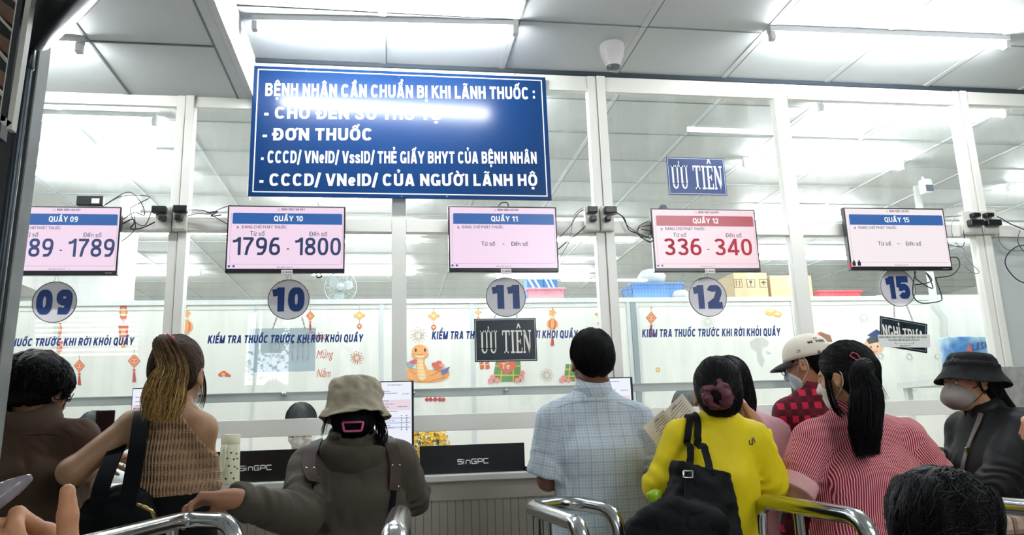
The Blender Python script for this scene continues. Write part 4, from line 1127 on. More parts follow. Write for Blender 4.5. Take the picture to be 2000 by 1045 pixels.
def singpc(xa, xb, ya, yb, tx0, tx1, ty, label):
    Y = 3.74
    x0, x1 = at(xa, yb, Y).x, at(xb, yb, Y).x; z1 = at((xa+xb)/2, ya, Y).z
    t = empty('desk_panel', ((x0+x1)/2, Y, ZCT), label, 'panel', 'black SINGPC panels on the counter')
    MB().box(x0, x1, Y, Y+.035, ZCT+.0, z1, bev=.002).build('panel_body', m_sing, t)
    mb = MB(); a = at(tx0, ty, Y-.0008); b = at(tx1, ty, Y-.0008); s = (b.x-a.x)
    # wide rounded techno capitals
    P = {'S': [[(1, .95), (.1, .95), (.02, .85), (.02, .6), (.1, .52), (.9, .52), (.98, .44), (.98, .15), (.9, .05), (0, .05)]], 'i': [[(.1, 0), (.1, .72)], [(.1, .86), (.1, 1)]],
         'n': [[(.05, 0), (.05, .62), (.2, .75), (.75, .75), (.92, .62), (.92, 0)]], 'G': [[(1, .95), (.12, .95), (.02, .85), (.02, .15), (.12, .05), (.95, .05), (.95, .48), (.5, .48)]],
         'P': [[(.05, 0), (.05, .95), (.88, .95), (.97, .85), (.97, .5), (.88, .4), (.1, .4)]], 'C': [[(1, .95), (.12, .95), (.02, .85), (.02, .15), (.12, .05), (1, .05)]]}
    Wd = {'S': 1, 'i': .2, 'n': 1, 'G': 1, 'P': 1, 'C': 1}
    tot = sum(Wd[c] for c in 'SinGPC')*1.15+.28*5; x = 0; u = s/tot; hh = u*1.0
    for c in 'SinGPC':
        for p in P[c]:
            for qd in _stroke([(x+px_*Wd[c]*1.15, pz) for px_, pz in p], .2, -1, 2):
                mb.add([(a.x+qx*u, Y-.0008, a.z+qz*hh*1.15) for qx, qz in qd][::-1], [tuple(range(len(qd)))])
        x += Wd[c]*1.15+.28
    # make every face look towards the hall
    for i, f in enumerate(mb.f):
        v = [mb.v[j] for j in f]
        if sum(v[k][0]*v[(k+1) % len(v)][2]-v[(k+1) % len(v)][0]*v[k][2] for k in range(len(v))) < 0: mb.f[i] = f[::-1]
    mb.build('lettering', m_let, t)
singpc(820, 1026, 868, 924, 894, 954, 907, 'black SINGPC panel standing on the counter left of the man in the checked shirt')
singpc(388, 612, 880, 938, 468, 530, 920, 'black SINGPC panel behind the cream bottle')
c = at(1038, 920, 3.68)
tag(MB().box(c.x-.025, c.x+.028, 3.67, 3.72, ZCT, ZCT+.022, bev=.003).build('cable_adapter', m_black), 'small black adapter on the counter beside the right black panel', 'adapter')
# bottle
bx = at(447, 943, 3.665); BY = 3.685; bx = at(447, 943, BY).x; r = .042
t = empty('drinking_bottle', (bx, BY, ZCT), 'cream drinking bottle with small dark hearts on the counter', 'bottle')
m_cream = mat('bottle_cream', 'E4E2C4', .35, var=.03); H = at(447, 848, BY).z-ZCT
hl = H*.205
MB().lathe([(0, 0), (r*1.08, 0), (r*1.1, .006), (r*1.08, .02), (r*1.0, H*.72), (r*.98, H-hl-.01), (r*.93, H-hl)], (bx, BY, ZCT), 32).build('body', m_cream, t, auto=True)
MB().lathe([(0, 0), (r*.96, 0), (r*.99, .004), (r*.99, hl-.012), (r*.94, hl-.002), (r*.4, hl), (0, hl)], (bx, BY, ZCT+H-hl), 32).build('lid', m_cream, t, auto=True)
z1 = ZCT+H-hl-.005
MB().tube(smooth_path([(bx-.02, BY-r*.98, z1), (bx-.028, BY-r*1.12, z1-.03), (bx-.034, BY-r*1.12, z1-.09), (bx-.027, BY-r*1.1, z1-.115), (bx-.016, BY-r*1.12, z1-.1), (bx-.012, BY-r*1.12, z1-.04), (bx-.014, BY-r*1.02, z1)], 5), .005, 6).box(bx-.028, bx-.006, BY-r*1.1, BY-r*.9, z1-.012, z1+.004, bev=.002).build('strap', m_cream, t, smooth=True)
for k, (u, v) in enumerate(((-.2, .62), (.25, .62), (.75, .60), (-.75, .52), (-.05, .51), (.5, .49), (.85, .50), (.1, .36), (.6, .34), (-.8, .36), (.85, .30), (-.6, .12), (-.1, .11), (.55, .11), (.3, .22))):
    th = u*1.15; R_ = r*(1.085-.09*v)+.0006
    hx = [(0, -1), (.9, .1), (.85, .6), (.45, .8), (0, .45), (-.45, .8), (-.85, .6), (-.9, .1)]
    vs = []
    for a, b in hx:
        ph = th+a*.0052/R_; vs.append((bx+R_*math.sin(ph), BY-R_*math.cos(ph), ZCT+H*v+b*.0052))
    MB().add(vs, [tuple(range(8))]).build('heart_print', m_black, t)
# yellow flowers in a pot behind the panel
fy = 4.12; c = at(836, 872, fy)
t = empty('flower_pot', (c.x, fy, ZCT), 'ball of small yellow flowers in a pot behind the right black panel', 'flowers')
mb = MB(); rr = .115
for k in range(420):
    u = RNG.normal(size=3); u /= np.linalg.norm(u)
    if u[2] < -.75: continue
    o = Vector(c)+Vector(u)*rr*(.86+.16*RNG.random()); s_ = .011+.005*RNG.random()
    t1 = Vector(u).orthogonal().normalized(); t2 = Vector(u).cross(t1); a0 = RNG.random()*6
    for q in range(5):
        a = a0+q*1.2566; d = t1*math.cos(a)+t2*math.sin(a); e = t1*math.cos(a+1.57)+t2*math.sin(a+1.57)
        mb.add([o, o+d*s_*.6+e*s_*.35+Vector(u)*.002, o+d*s_+Vector(u)*.0035, o+d*s_*.6-e*s_*.35+Vector(u)*.002], [(0, 1, 2, 3)])
tag(mb.build('blossom', mat('petal_yellow', 'F2C21B', .5, var=.15, scale=40), t), kind='stuff')
mb = MB()
for k in range(260):
    u = RNG.normal(size=3); u /= np.linalg.norm(u); o = Vector(c)+Vector(u)*rr*.8*RNG.random()**.3; d = Vector(RNG.normal(size=3)).normalized(); e = d.orthogonal().normalized()
    mb.add([o, o+d*.012+e*.005, o+d*.026, o+d*.012-e*.005], [(0, 1, 2, 3)])
tag(mb.build('leaf', mat('leaf_green', '4E6B2A', .5, var=.2, scale=30), t), kind='stuff')
MB().lathe([(0, 0), (.055, 0), (.075, .075), (.08, .08), (.066, .08), (.0, .075)], (c.x, fy, ZCT), 24).build('pot', mat('pot_brown', '8E5A3A', .6), t)

# ================================================================== SOCKETS, PLUGS AND CABLES ON THE POSTS
m_sock = mat('socket_white', 'D5D4CA', .4); m_cab = mat('cable_black', '1a1c1f', .45); m_cabg = mat('cable_grey', '8c8f90', .45)
def px_tube(pts, r, Y, n=5): return smooth_path([at(x, y, Y if len(q) == 0 else q[0]) for x, y, *q in pts], n)
def cable(pts, r, label, material=None, Y=W-.03, group='loose cables beside the monitors'):
    tag(MB().tube(px_tube(pts, r, Y), r, 6).build('cable', material or m_cab, smooth=True), label, 'cable', group)
def sock(xa, xb, ya, yb, label, plugs):
    Y = W-.04; x0, x1 = at(xa, ya, Y).x, at(xb, ya, Y).x; z1, z0 = at(xa, ya, Y).z, at(xa, yb, Y).z
    t = empty('wall_socket', ((x0+x1)/2, Y, z0), label, 'socket', 'sockets on the posts')
    MB().box(x0, x1, Y, W-.01, z0, z1, bev=.003).build('socket_box', m_sock, t)
    MB().box(x0+.006, x1-.006, Y-.003, Y, z0+.008, z1-.006, bev=.001).build('faceplate', m_sock, t)
    for (a, b, c, d, lb) in plugs:
        p0 = at(a, b, Y-.003); p1 = at(c, d, Y-.003)
        o = MB().box(p0.x, p1.x, Y-.04, Y-.003, p1.z, p0.z, bev=.005).build('power_plug', m_black); tag(o, lb, 'plug', 'black plugs in the post sockets')
sock(305, 336, 402, 450, 'white socket box left of the post near monitor 09', [(300, 405, 327, 419, 'black adapter plug in the socket nearest monitor 09, upper'), (313, 423, 326, 433, 'black plug in the socket nearest monitor 09, lower')])
sock(338, 366, 402, 450, 'white socket box right of the post near monitor 10', [(341, 404, 368, 417, 'black adapter plug in the socket nearest monitor 10, upper'), (344, 422, 358, 433, 'black plug in the socket nearest monitor 10, lower')])
sock(1142, 1169, 402, 450, 'white socket box on the post near monitor 11', [(1144, 406, 1165, 418, 'black adapter plug in the socket nearest monitor 11, upper'), (1150, 424, 1163, 434, 'black plug in the socket nearest monitor 11, lower')])
sock(1172, 1198, 402, 450, 'white socket box on the post facing monitor 12', [(1178, 406, 1202, 419, 'black adapter plug in the socket facing monitor 12, upper'), (1180, 424, 1191, 434, 'black plug in the socket facing monitor 12, lower')])
sock(1878, 1912, 412, 456, 'white socket box on the last post, left of the pair', [(1892, 418, 1908, 426, 'black plug in the left socket of the last post, upper'), (1887, 431, 1915, 443, 'black adapter in the left socket of the last post, lower')])
sock(1914, 1946, 412, 456, 'white socket box on the last post, right of the pair', [(1917, 418, 1934, 426, 'black plug in the right socket of the last post, upper'), (1920, 431, 1949, 443, 'black adapter in the right socket of the last post, lower')])
R3, R2 = .0032, .0022
cable([(238, 438), (258, 428), (262, 436), (255, 446), (270, 447), (290, 440), (312, 428)], R3, 'thick black cable bunched between monitor 09 and the socket')
cable([(236, 432), (262, 415), (282, 420), (275, 395), (250, 375), (205, 400)], R2, 'thin cable looping up from monitor 09 to the black box')
cable([(202, 402), (240, 383), (292, 384), (270, 398), (255, 408), (262, 432), (283, 440), (297, 410)], R2, 'thin cable looping between the black box and the socket')
cable([(236, 472), (250, 462), (264, 446), (262, 420)], R2, 'cable running down the right side of monitor 09')
cable([(368, 410), (400, 412), (420, 424), (444, 438)], R2, 'cable from the post socket to monitor 10', None)
cable([(358, 425), (385, 417), (410, 418), (430, 408), (450, 401)], R2, 'cable crossing over to the top of monitor 10')
cable([(404, 416), (425, 413), (412, 422), (432, 420)], R3, 'knotted cable left of monitor 10', m_cab)
cable([(1145, 409), (1130, 416), (1112, 444), (1090, 466)], R2, 'cable from socket to the right side of monitor 11, upper')
cable([(1146, 403), (1122, 420), (1112, 470), (1094, 502)], R2, 'grey cable drooping beside monitor 11', m_cabg)
cable([(1155, 428), (1135, 450), (1110, 470), (1090, 487)], R3, 'thick black cable falling to monitor 11')
cable([(1198, 412), (1218, 425), (1228, 448), (1245, 456), (1272, 466)], R3, 'cable from socket running to monitor 12')
cable([(1190, 424), (1210, 418), (1225, 440), (1240, 452), (1262, 470), (1274, 474), (1250, 462), (1248, 442), (1272, 430)], R2, 'coiled cable loop left of monitor 12')
cable([(1272, 440), (1250, 444), (1244, 456), (1262, 464), (1270, 452), (1252, 448)], R2, 'small coil of cable touching monitor 12')
cable([(1846, 424), (1870, 422), (1894, 420)], R2, 'short cable from monitor 15 to the last post')
cable([(1886, 413), (1866, 418), (1858, 450), (1870, 478), (1882, 486), (1886, 500), (1898, 516), (1912, 530), (1905, 534), (1886, 522), (1884, 510)], R2, 'grey thin cable hanging left of the last post', m_cabg)
cable([(1889, 438), (1882, 450), (1884, 470), (1878, 482), (1852, 478)], R2, 'black cable between the last post and monitor 15')
cable([(1856, 503), (1870, 504), (1874, 520), (1858, 538), (1832, 542), (1828, 545), (1838, 575), (1836, 588), (1800, 592), (1785, 580), (1783, 560), (1788, 530)], R3, 'black cable hanging in a loop beside sign 15')
cable([(1786, 530), (1790, 545), (1812, 560), (1822, 562), (1816, 545), (1808, 532), (1820, 548), (1800, 555), (1788, 556)], R3, 'tangle of black cable under monitor 15')
cable([(1934, 421), (1950, 424), (1975, 438), (2010, 452)], R3, 'black cable leaving the last post to the right')
cable([(1950, 442), (1952, 470), (1965, 486), (1985, 490), (2010, 488)], R3, 'grey cable sagging right of the last post', m_cabg)
cable([(1992, 450), (1988, 472), (2000, 492)], R2, 'short black cable crossing the sagging grey one')
cable([(2010, 478), (1985, 482), (1966, 500), (1965, 520), (1985, 545), (2010, 556)], R3, 'big black cable loop at the right edge')
cable([(612, 533), (618, 536), (620, 542), (628, 540), (625, 533)], R3, 'short black cable end under monitor 10')
cable([(974, 402), (980, 396), (990, 396), (993, 403)], R3, 'cable hump on top of monitor 11')
c0, c1 = at(152, 383, W-.06), at(202, 403, W-.06)
t = empty('media_box', ((c0.x+c1.x)/2, W-.06, c1.z), 'small black media box standing on top of monitor 09', 'media box')
MB().box(c0.x, c1.x, W-.075, W-.045, c1.z, c0.z, bev=.004).build('case', m_black, t)
MB().box(c0.x+.07, c0.x+.105, W-.0765, W-.0748, c1.z+.01, c1.z+.035).build('label_patch', mat('label_white', 'E4DEDA', .4), t)
c0, c1 = at(1288, 400, W-.06), at(1304, 408, W-.06)
tag(MB().add([(c0.x, W-.06, c1.z), (c1.x, W-.06, c1.z), (c1.x-.008, W-.06, c0.z), (c0.x+.008, W-.06, c0.z), (c0.x, W-.03, c1.z), (c1.x, W-.03, c1.z), (c1.x-.008, W-.03, c0.z), (c0.x+.008, W-.03, c0.z)], [(0, 1, 2, 3), (7, 6, 5, 4), (0, 4, 5, 1), (1, 5, 6, 2), (2, 6, 7, 3), (3, 7, 4, 0)]).build('media_box', m_black), 'small black box peeking over the top of monitor 12', 'media box')
# dome camera on the hall ceiling
c = atz(1195, 88, ZC)
t = empty('dome_camera', (c.x, c.y, ZC), 'white dome camera hanging from the ceiling right of the large notice', 'camera')
MB().lathe([(0, 0), (.063, 0), (.066, -.02), (.06, -.06), (.042, -.105), (.04, -.125), (0, -.125)], (c.x, c.y, ZC), 28).build('housing', mat('camera_white', 'DAD6D2', .4), t, auto=True)
MB().lathe([(.0, 0), (.036, 0), (.034, -.012), (.0, -.018)], (c.x, c.y, ZC-.125), 24).build('lens', mat('lens_dark', '59636a', .15), t, auto=True)
# ================================================================== DARK COLUMN, PIPE AND SHUTTER AT THE LEFT EDGE
YCOL = 2.2
def lean(o, zr=2.75, k=.018):
    for v in o.data.vertices: v.co.x -= (zr-v.co.z)*k
    return o
xr = at(84, 100, YCOL).x
d1 = _ray(104, 100); ycb = xr*d1[1]/d1[0]
colm = mat('column_shaded', '14191b', .5, var=.3, scale=6)  # near-black colour carries the shade on the column's front
lean(struct('wall_column', MB().box(xr-.5, xr-.004, YCOL, ycb, 0, ZL), colm))
lean(struct('trim_93', MB().box(xr-.004, xr, YCOL, ycb, 0, ZL), mat('column_lit_side', '7d7f7e', .6, var=.25, scale=7)))  # thin grey slab paints the lit right face of the column
YPI = 2.05
p0 = at(57, 103, YPI); px_ = at(57, 103, YPI).x
t = empty('drain_pipe', (px_, YPI, 0), 'dark metal downpipe with a slanting elbow in front of the column at the left edge', 'pipe')
m_pipe = mat('pipe_dark', '2A3338', .3, .55, var=.25, scale=9)
r = .0125*1.05
lean(MB().tube([(px_, YPI, 0), (px_, YPI, p0.z)], r, 20).build('down_pipe', m_pipe, t, auto=True), p0.z)
MB().lathe([(r*1.0, -.05), (r*1.22, -.045), (r*1.22, .03), (r*1.0, .035)], p0, 20).build('collar', m_pipe, t, auto=True)
e1 = at(75, 72, YPI-.03); e2 = at(160, -30, YPI-.55); e3 = at(330, -240, YPI-1.1)
MB().tube([p0+Vector((0, 0, .02)), at(62, 88, YPI), e1, e2, e3], [r, r*1.2, .036, .042, .044], 20).build('slanting_pipe', mat('pipe_black', '161C20', .28, .3, var=.2), t, auto=True)
# white-framed louvre shutter standing open, nearest the camera
YSH = 1.6
def shp(x, y): return at(x, y, YSH)
t = empty('louvre_shutter', shp(20, 240), 'white-framed louvre shutter with brown slats at the upper left corner', 'shutter')
m_shw = mat('shutter_white', 'B9B7AC', .5, var=.1); m_shd = mat('shutter_dark', '171a1b', .6); m_slat = mat('shutter_brown', '7A5A45', .55, var=.35, scale=9)
def bar(mb, a, b, w, d=.02, mi=0, Y=YSH):
    A = at(*a, Y); B = at(*b, Y); u = (B-A).normalized(); nrm = Vector((0, 1, 0)); s_ = u.cross(nrm).normalized()*(w/2)
    vs = []
    for p in (A, B):
        for q in (-1, 1):
            for e in (0, d): vs.append(p+s_*q+nrm*e)
    return mb.add(vs, [(0, 2, 3, 1), (4, 5, 7, 6), (0, 1, 5, 4), (2, 6, 7, 3), (0, 4, 6, 2), (1, 3, 7, 5)], mi)
pw = 1.62/1489
bar(MB(), (60, -30), (17, 252), 10*pw).build('stile', m_shw, t)
bar(MB(), (44, -30), (5, 236), 9*pw, .03).build('stile_rebate', m_shd, t)
bar(MB(), (37, -30), (0, 222), 2.2*pw, .02).build('inner_bead', m_shw, t)
bar(MB(), (-60, 178), (18, 244), 12*pw).build('bottom_rail', m_shw, t)
for (a, b) in (((-70, -40), (29, 66)), ((-70, 22), (18, 126)), ((-70, 100), (8, 190)), ((-30, -58), (40, 10))):
    bar(MB(), a, b, 5*pw, .03, Y=YSH+.03).build('slat_edge', m_shw, t)
for (a, b) in (((-90, -52), (32, 38)), ((-90, 24), (22, 95)), ((-90, 96), (12, 158)), ((-90, 150), (0, 210))):
    bar(MB(), a, b, 26*pw, .02, Y=YSH+.07).build('slat', m_slat, t)
MB().box(at(-120, 100, YSH+.12).x, at(26, 120, YSH+.12).x, YSH+.1, YSH+.13, 1.9, ZL).build('backing', m_shd, t)

# ================================================================== STAINLESS QUEUE BARRIERS
m_steel = mat('stainless', 'C9CBCB', .16, 1.0, var=.05, scale=30)
ZB = .98
def fillet(pts, r=.07, n=7):
    P = [Vector(p) for p in pts]; out = [P[0]]
    for i in range(1, len(P)-1):
        a = (P[i-1]-P[i]); c = (P[i+1]-P[i]); rr = min(r, a.length*.48, c.length*.48); a.normalize(); c.normalize()
        for k in range(n+1):
            s = k/n; p = P[i]+a*rr*(1-s)**2+c*rr*s**2
            out.append(p)
    out.append(P[-1]); return out
def barrier(paths, posts, label, r=.0255):
    f = Vector(paths[0][0]); t = empty('queue_barrier', (f.x, f.y, 0), label, 'barrier', 'stainless queue barriers')
    for p in paths: MB().tube(fillet(p, .08), r, 18).build('rail', m_steel, t, auto=True)
    for x, y, z in posts:
        MB().tube([(x, y, .01), (x, y, z)], .016, 14).build('post', m_steel, t, auto=True)
        MB().lathe([(0, 0), (.05, 0), (.05, .006), (.02, .012), (0, .012)], (x, y, 0), 18).build('floor_flange', m_steel, t, auto=True)
    return t
def rp(x, y, z=ZB): 
    return atz(x, y, z)
# left barrier, under the dark-jacketed person's hand
a, b, c = rp(215, 1052, 1.03), rp(362, 1014, 1.03), rp(462, 1018, 1.03)
d0 = (a-b).normalized()
barrier([[b+d0*1.1, b+d0*.5, b, c, (c.x+.015, c.y-.02, .62)]], [(b.x+d0.x*.08, b.y+d0.y*.08, 1.03), (b.x+d0.x*.9, b.y+d0.y*.9, 1.03), (c.x+.015, c.y-.02, .66)], 'stainless queue barrier at the lower left, under the hand of the bucket-hatted person', .0225)
# barrier at that person's right elbow
a, b = rp(783, 1003, 1.03), rp(768, 1052, 1.03)
barrier([[(b.x, b.y, .3), b, a, (a.x, a.y+.02, .3)]], [(b.x, b.y, .4), (a.x, a.y+.02, .4)], 'stainless queue barrier end beside the right elbow of the bucket-hatted person', .03)
# middle barrier in front of the man in the checked shirt
a, b, c, d = rp(1128, 1022), rp(1032, 990), rp(1118, 981), rp(1168, 1060)
barrier([[(a.x+.025, a.y-.03, .35), a+(a-b).normalized()*.03, b, c, (c.x+.12, c.y-.16, ZB-.02), (c.x+.14, c.y-.2, .5)]], [(b.x+(a.x-b.x)*.2, b.y+(a.y-b.y)*.2, ZB-.01), (b.x+(a.x-b.x)*.42, b.y+(a.y-b.y)*.42, ZB-.01), (a.x+.025, a.y-.03, .4)], 'stainless queue barrier with a rounded end behind the man in the checked shirt')
# right barrier under the arm of the striped shirt
a, b = rp(1692, 1012), rp(1482, 977)
barrier([[(a.x+.05, a.y-.06, .3), a, b, (b.x-.02, b.y+.03, .3)]], [(b.x+(a.x-b.x)*.42, b.y+(a.y-b.y)*.42, ZB-.01), (a.x+.05, a.y-.06, .35), (b.x-.02, b.y+.03, .35)], 'stainless queue barrier under the sleeve of the striped shirt')
# barrier at the right edge
a, b = rp(1900, 982), rp(2080, 1000)
barrier([[(a.x-.02, a.y, .3), a, b, (b.x+.02, b.y, .3)]], [(a.x-.02, a.y, .4), (b.x+.02, b.y, .4)], 'stainless queue barrier at the lower right edge, before the person in black')
# ================================================================== ORGANIC SHAPES: distance fields meshed by surface nets
def npv(p): return np.array(p, dtype=float)
def smin(a, b, k):
    if k <= 0: return np.minimum(a, b)
    h = np.clip(.5+.5*(b-a)/k, 0, 1); return b*(1-h)+a*h-k*h*(1-h)
def smax(a, b, k): return -smin(-a, -b, k)
def f_cap(a, b, ra, rb):
    a, b = npv(a), npv(b); ab = b-a; L2 = max(ab@ab, 1e-9)
    def f(P):
        t = np.clip((P-a)@ab/L2, 0, 1); return np.linalg.norm(P-a-t[:, None]*ab, axis=1)-(ra+(rb-ra)*t)
    return f
def f_ell(c, r, R=None):
    c, r = npv(c), npv(r)
    def f(P):
        q = P-c
        if R is not None: q = q@R
        k0 = np.linalg.norm(q/r, axis=1); k1 = np.linalg.norm(q/(r*r), axis=1); return k0*(k0-1)/np.maximum(k1, 1e-9)
    return f
def f_loft(st, xd, e=2.0, cap=True):
    """st: stations (centre, rx, ry) along one main axis, blended smoothly; xd is the wide axis; superellipse exponent e"""
    C = np.array([npv(s[0]) for s in st]); Q = np.array([[s[1], s[2]] for s in st], float); xd = npv(xd)/np.linalg.norm(xd)
    w = C[-1]-C[0]; Lt = np.linalg.norm(w); w = w/Lt; T = (C-C[0])@w; T = np.maximum.accumulate(T+np.arange(len(T))*1e-6)
    x = xd-w*(xd@w); x /= np.linalg.norm(x); y = np.cross(w, x)
    D = np.concatenate([Q, (C-C[0])@np.stack([x, y], 1)], 1)
    dl = np.diff(D, axis=0)/np.diff(T)[:, None]; m_ = np.zeros_like(D); m_[0] = dl[0]; m_[-1] = dl[-1]
    for k in range(1, len(T)-1):
        h0, h1 = T[k]-T[k-1], T[k+1]-T[k]; a, b = dl[k-1], dl[k]; ok = a*b > 0
        hm = np.where(ok, (h0+h1)*3/((2*h1+h0)/np.where(ok, a, 1)+(h1+2*h0)/np.where(ok, b, 1)), 0)
        m_[k, :2] = hm[:2]; m_[k, 2:] = ((a*h1+b*h0)/(h0+h1))[2:]
    def f(P):
        q = P-C[0]; t = q@w; tc = np.clip(t, T[0], T[-1]); k = np.clip(np.searchsorted(T, tc, side='right')-1, 0, len(T)-2)
        h = (T[k+1]-T[k])[:, None]; u = ((tc-T[k])[:, None])/h
        v = (2*u**3-3*u**2+1)*D[k]+(u**3-2*u**2+u)*h*m_[k]+(-2*u**3+3*u**2)*D[k+1]+(u**3-u**2)*h*m_[k+1]
        rx, ry = np.maximum(v[:, 0], 1e-3), np.maximum(v[:, 1], 1e-3)
        qx = np.abs(q@x-v[:, 2])/rx; qy = np.abs(q@y-v[:, 3])/ry
        g = (qx**e+qy**e)**(1/e)
        gr = np.sqrt((qx/rx)**2+(qy/ry)**2)/np.maximum(np.sqrt(qx**2+qy**2), 1e-6)
        d = (g-1)/np.maximum(gr, 1e-3); d = np.where(g < 1, np.maximum(d, (g-1)*np.minimum(rx, ry)), d)
        ax = np.maximum(t-T[-1], T[0]-t)
        return np.where(ax > 0, np.sqrt(np.maximum(d, 0)**2+ax**2), d)
    return f
def f_union(parts):
    """parts: list of (field, blend)"""
    def f(P):
        d = None
        for g, k in parts:
            e = g(P); d = e if d is None else smin(d, e, k)
        return d
    return f
def wob(P, freq, seed, aniso=(1, 1, 1)):
    r = np.random.default_rng(seed); o = np.zeros(len(P)); Q = P*npv(aniso)
    for i in range(5):
        d = r.normal(size=3); d /= np.linalg.norm(d); e = r.normal(size=3); e /= np.linalg.norm(e)
        fr = freq*(.7+.35*i); o += np.sin(Q@d*fr+r.random()*6+1.1*np.sin(Q@e*fr*.6+r.random()*6))/(1+.4*i)
    return o/2.2
def nets(f, lo, hi, h):
    lo, hi = npv(lo), npv(hi); c = 4
    n = np.ceil((hi-lo)/(h*c)).astype(int)+1
    N = n*c
    gx = [lo[i]+h*c*(np.arange(n[i])+.5)-h*.5 for i in range(3)]
    P = np.stack(np.meshgrid(*gx, indexing='ij'), -1).reshape(-1, 3)
    dc = f(P).reshape(n)
    near = np.abs(dc) < h*c*1.9
    D = np.repeat(np.repeat(np.repeat(dc, c, 0), c, 1), c, 2).astype(np.float32)
    bi = np.argwhere(near)
    off = np.stack(np.meshgrid(*[np.arange(c)]*3, indexing='ij'), -1).reshape(-1, 3)
    idx = (bi[:, None, :]*c+off[None]).reshape(-1, 3)
    out = np.empty(len(idx), np.float32)
    for s in range(0, len(idx), 200000):
        out[s:s+200000] = f(lo+idx[s:s+200000]*h)
    D[idx[:, 0], idx[:, 1], idx[:, 2]] = out
    S = D < 0
    mixed = np.zeros(np.array(S.shape)-1, bool); a = S[:-1, :-1, :-1]
    corners = [(i, j, k) for i in (0, 1) for j in (0, 1) for k in (0, 1)]
    sl = lambda A, o: A[o[0]:A.shape[0]-1+o[0], o[1]:A.shape[1]-1+o[1], o[2]:A.shape[2]-1+o[2]]
    for o in corners[1:]: mixed |= sl(S, o) != a
    ci = np.argwhere(mixed); vid = -np.ones(mixed.shape, np.int64); vid[mixed] = np.arange(len(ci))
    dv = np.stack([D[ci[:, 0]+o[0], ci[:, 1]+o[1], ci[:, 2]+o[2]] for o in corners], 1)
    acc = np.zeros((len(ci), 3)); cnt = np.zeros(len(ci))
    for p in range(8):
        for q in range(p+1, 8):
            if sum(abs(corners[p][k]-corners[q][k]) for k in range(3)) != 1: continue
            m_ = (dv[:, p] < 0) != (dv[:, q] < 0); t = dv[:, p]/(dv[:, p]-dv[:, q]+1e-12)
            pt_ = npv(corners[p])+t[:, None]*(npv(corners[q])-npv(corners[p]))
            acc[m_] += pt_[m_]; cnt[m_] += 1
    V = lo+(ci+acc/np.maximum(cnt, 1)[:, None])*h
    F = []
    for ax in range(3):
        o = [0, 0, 0]; o[ax] = 1
        A = S[:S.shape[0]-o[0], :S.shape[1]-o[1], :S.shape[2]-o[2]]; B = S[o[0]:, o[1]:, o[2]:]
        e = np.argwhere(A != B); u, w = (ax+1) % 3, (ax+2) % 3
        e = e[(e[:, u] > 0) & (e[:, w] > 0) & (e[:, u] < mixed.shape[u]) & (e[:, w] < mixed.shape[w]) & (e[:, ax] < mixed.shape[ax])]
        def vv(du, dw):
            q = e.copy(); q[:, u] -= du; q[:, w] -= dw; return vid[q[:, 0], q[:, 1], q[:, 2]]
        quad = np.stack([vv(1, 1), vv(0, 1), vv(0, 0), vv(1, 0)], 1)
        ins = S[e[:, 0], e[:, 1], e[:, 2]]
        quad[~ins] = quad[~ins][:, ::-1]
        F.append(quad)
    F = np.concatenate(F); F = F[(F >= 0).all(1)]
    # settle the points on the surface
    for _ in range(2):
        g = np.empty_like(V); d0 = f(V); e = h*.3
        for k in range(3):
            q = V.copy(); q[:, k] += e; g[:, k] = (f(q)-d0)/e
        gn = np.maximum((g*g).sum(1), .2); V = V-np.clip(d0/gn, -h, h)[:, None]*g*.85
    return V, F
def organic(name, f, lo, hi, h, material, parent=None, col=None, uv=None, extra=None):
    V, F = nets(f, lo, hi, h)
    nv = len(V); vc = None
    if col is not None: vc = np.clip(col(V), 0, 1)
    fl = F
    me = bpy.data.meshes.new(name)
    ex = extra or None
    if ex is not None:
        V2, F2, C2 = ex
        V = np.concatenate([V, V2]); fl = np.concatenate([F, F2+nv])
        if vc is not None: vc = np.concatenate([vc, C2])
    me.vertices.add(len(V)); me.vertices.foreach_set('co', V.astype(np.float32).ravel())
    nf = len(fl); me.loops.add(nf*4); me.loops.foreach_set('vertex_index', fl.astype(np.int32).ravel())
    me.polygons.add(nf); me.polygons.foreach_set('loop_start', np.arange(0, nf*4, 4, dtype=np.int32))
    me.polygons.foreach_set('use_smooth', np.ones(nf, bool))
    me.update(calc_edges=True); me.validate()
    if vc is not None and len(me.vertices) == len(vc):
        a = me.color_attributes.new('tone', 'FLOAT_COLOR', 'POINT')
        a.data.foreach_set('color', np.concatenate([vc, np.ones((len(vc), 1))], 1).astype(np.float32).ravel())
    if uv is not None and len(me.loops) == len(fl)*4:
        U = uv(V[fl.ravel()], np.repeat(V[fl].mean(1), 4, 0))
        l = me.uv_layers.new(name='cloth'); l.data.foreach_set('uv', U.astype(np.float32).ravel())
    return put(name, me, material, parent)
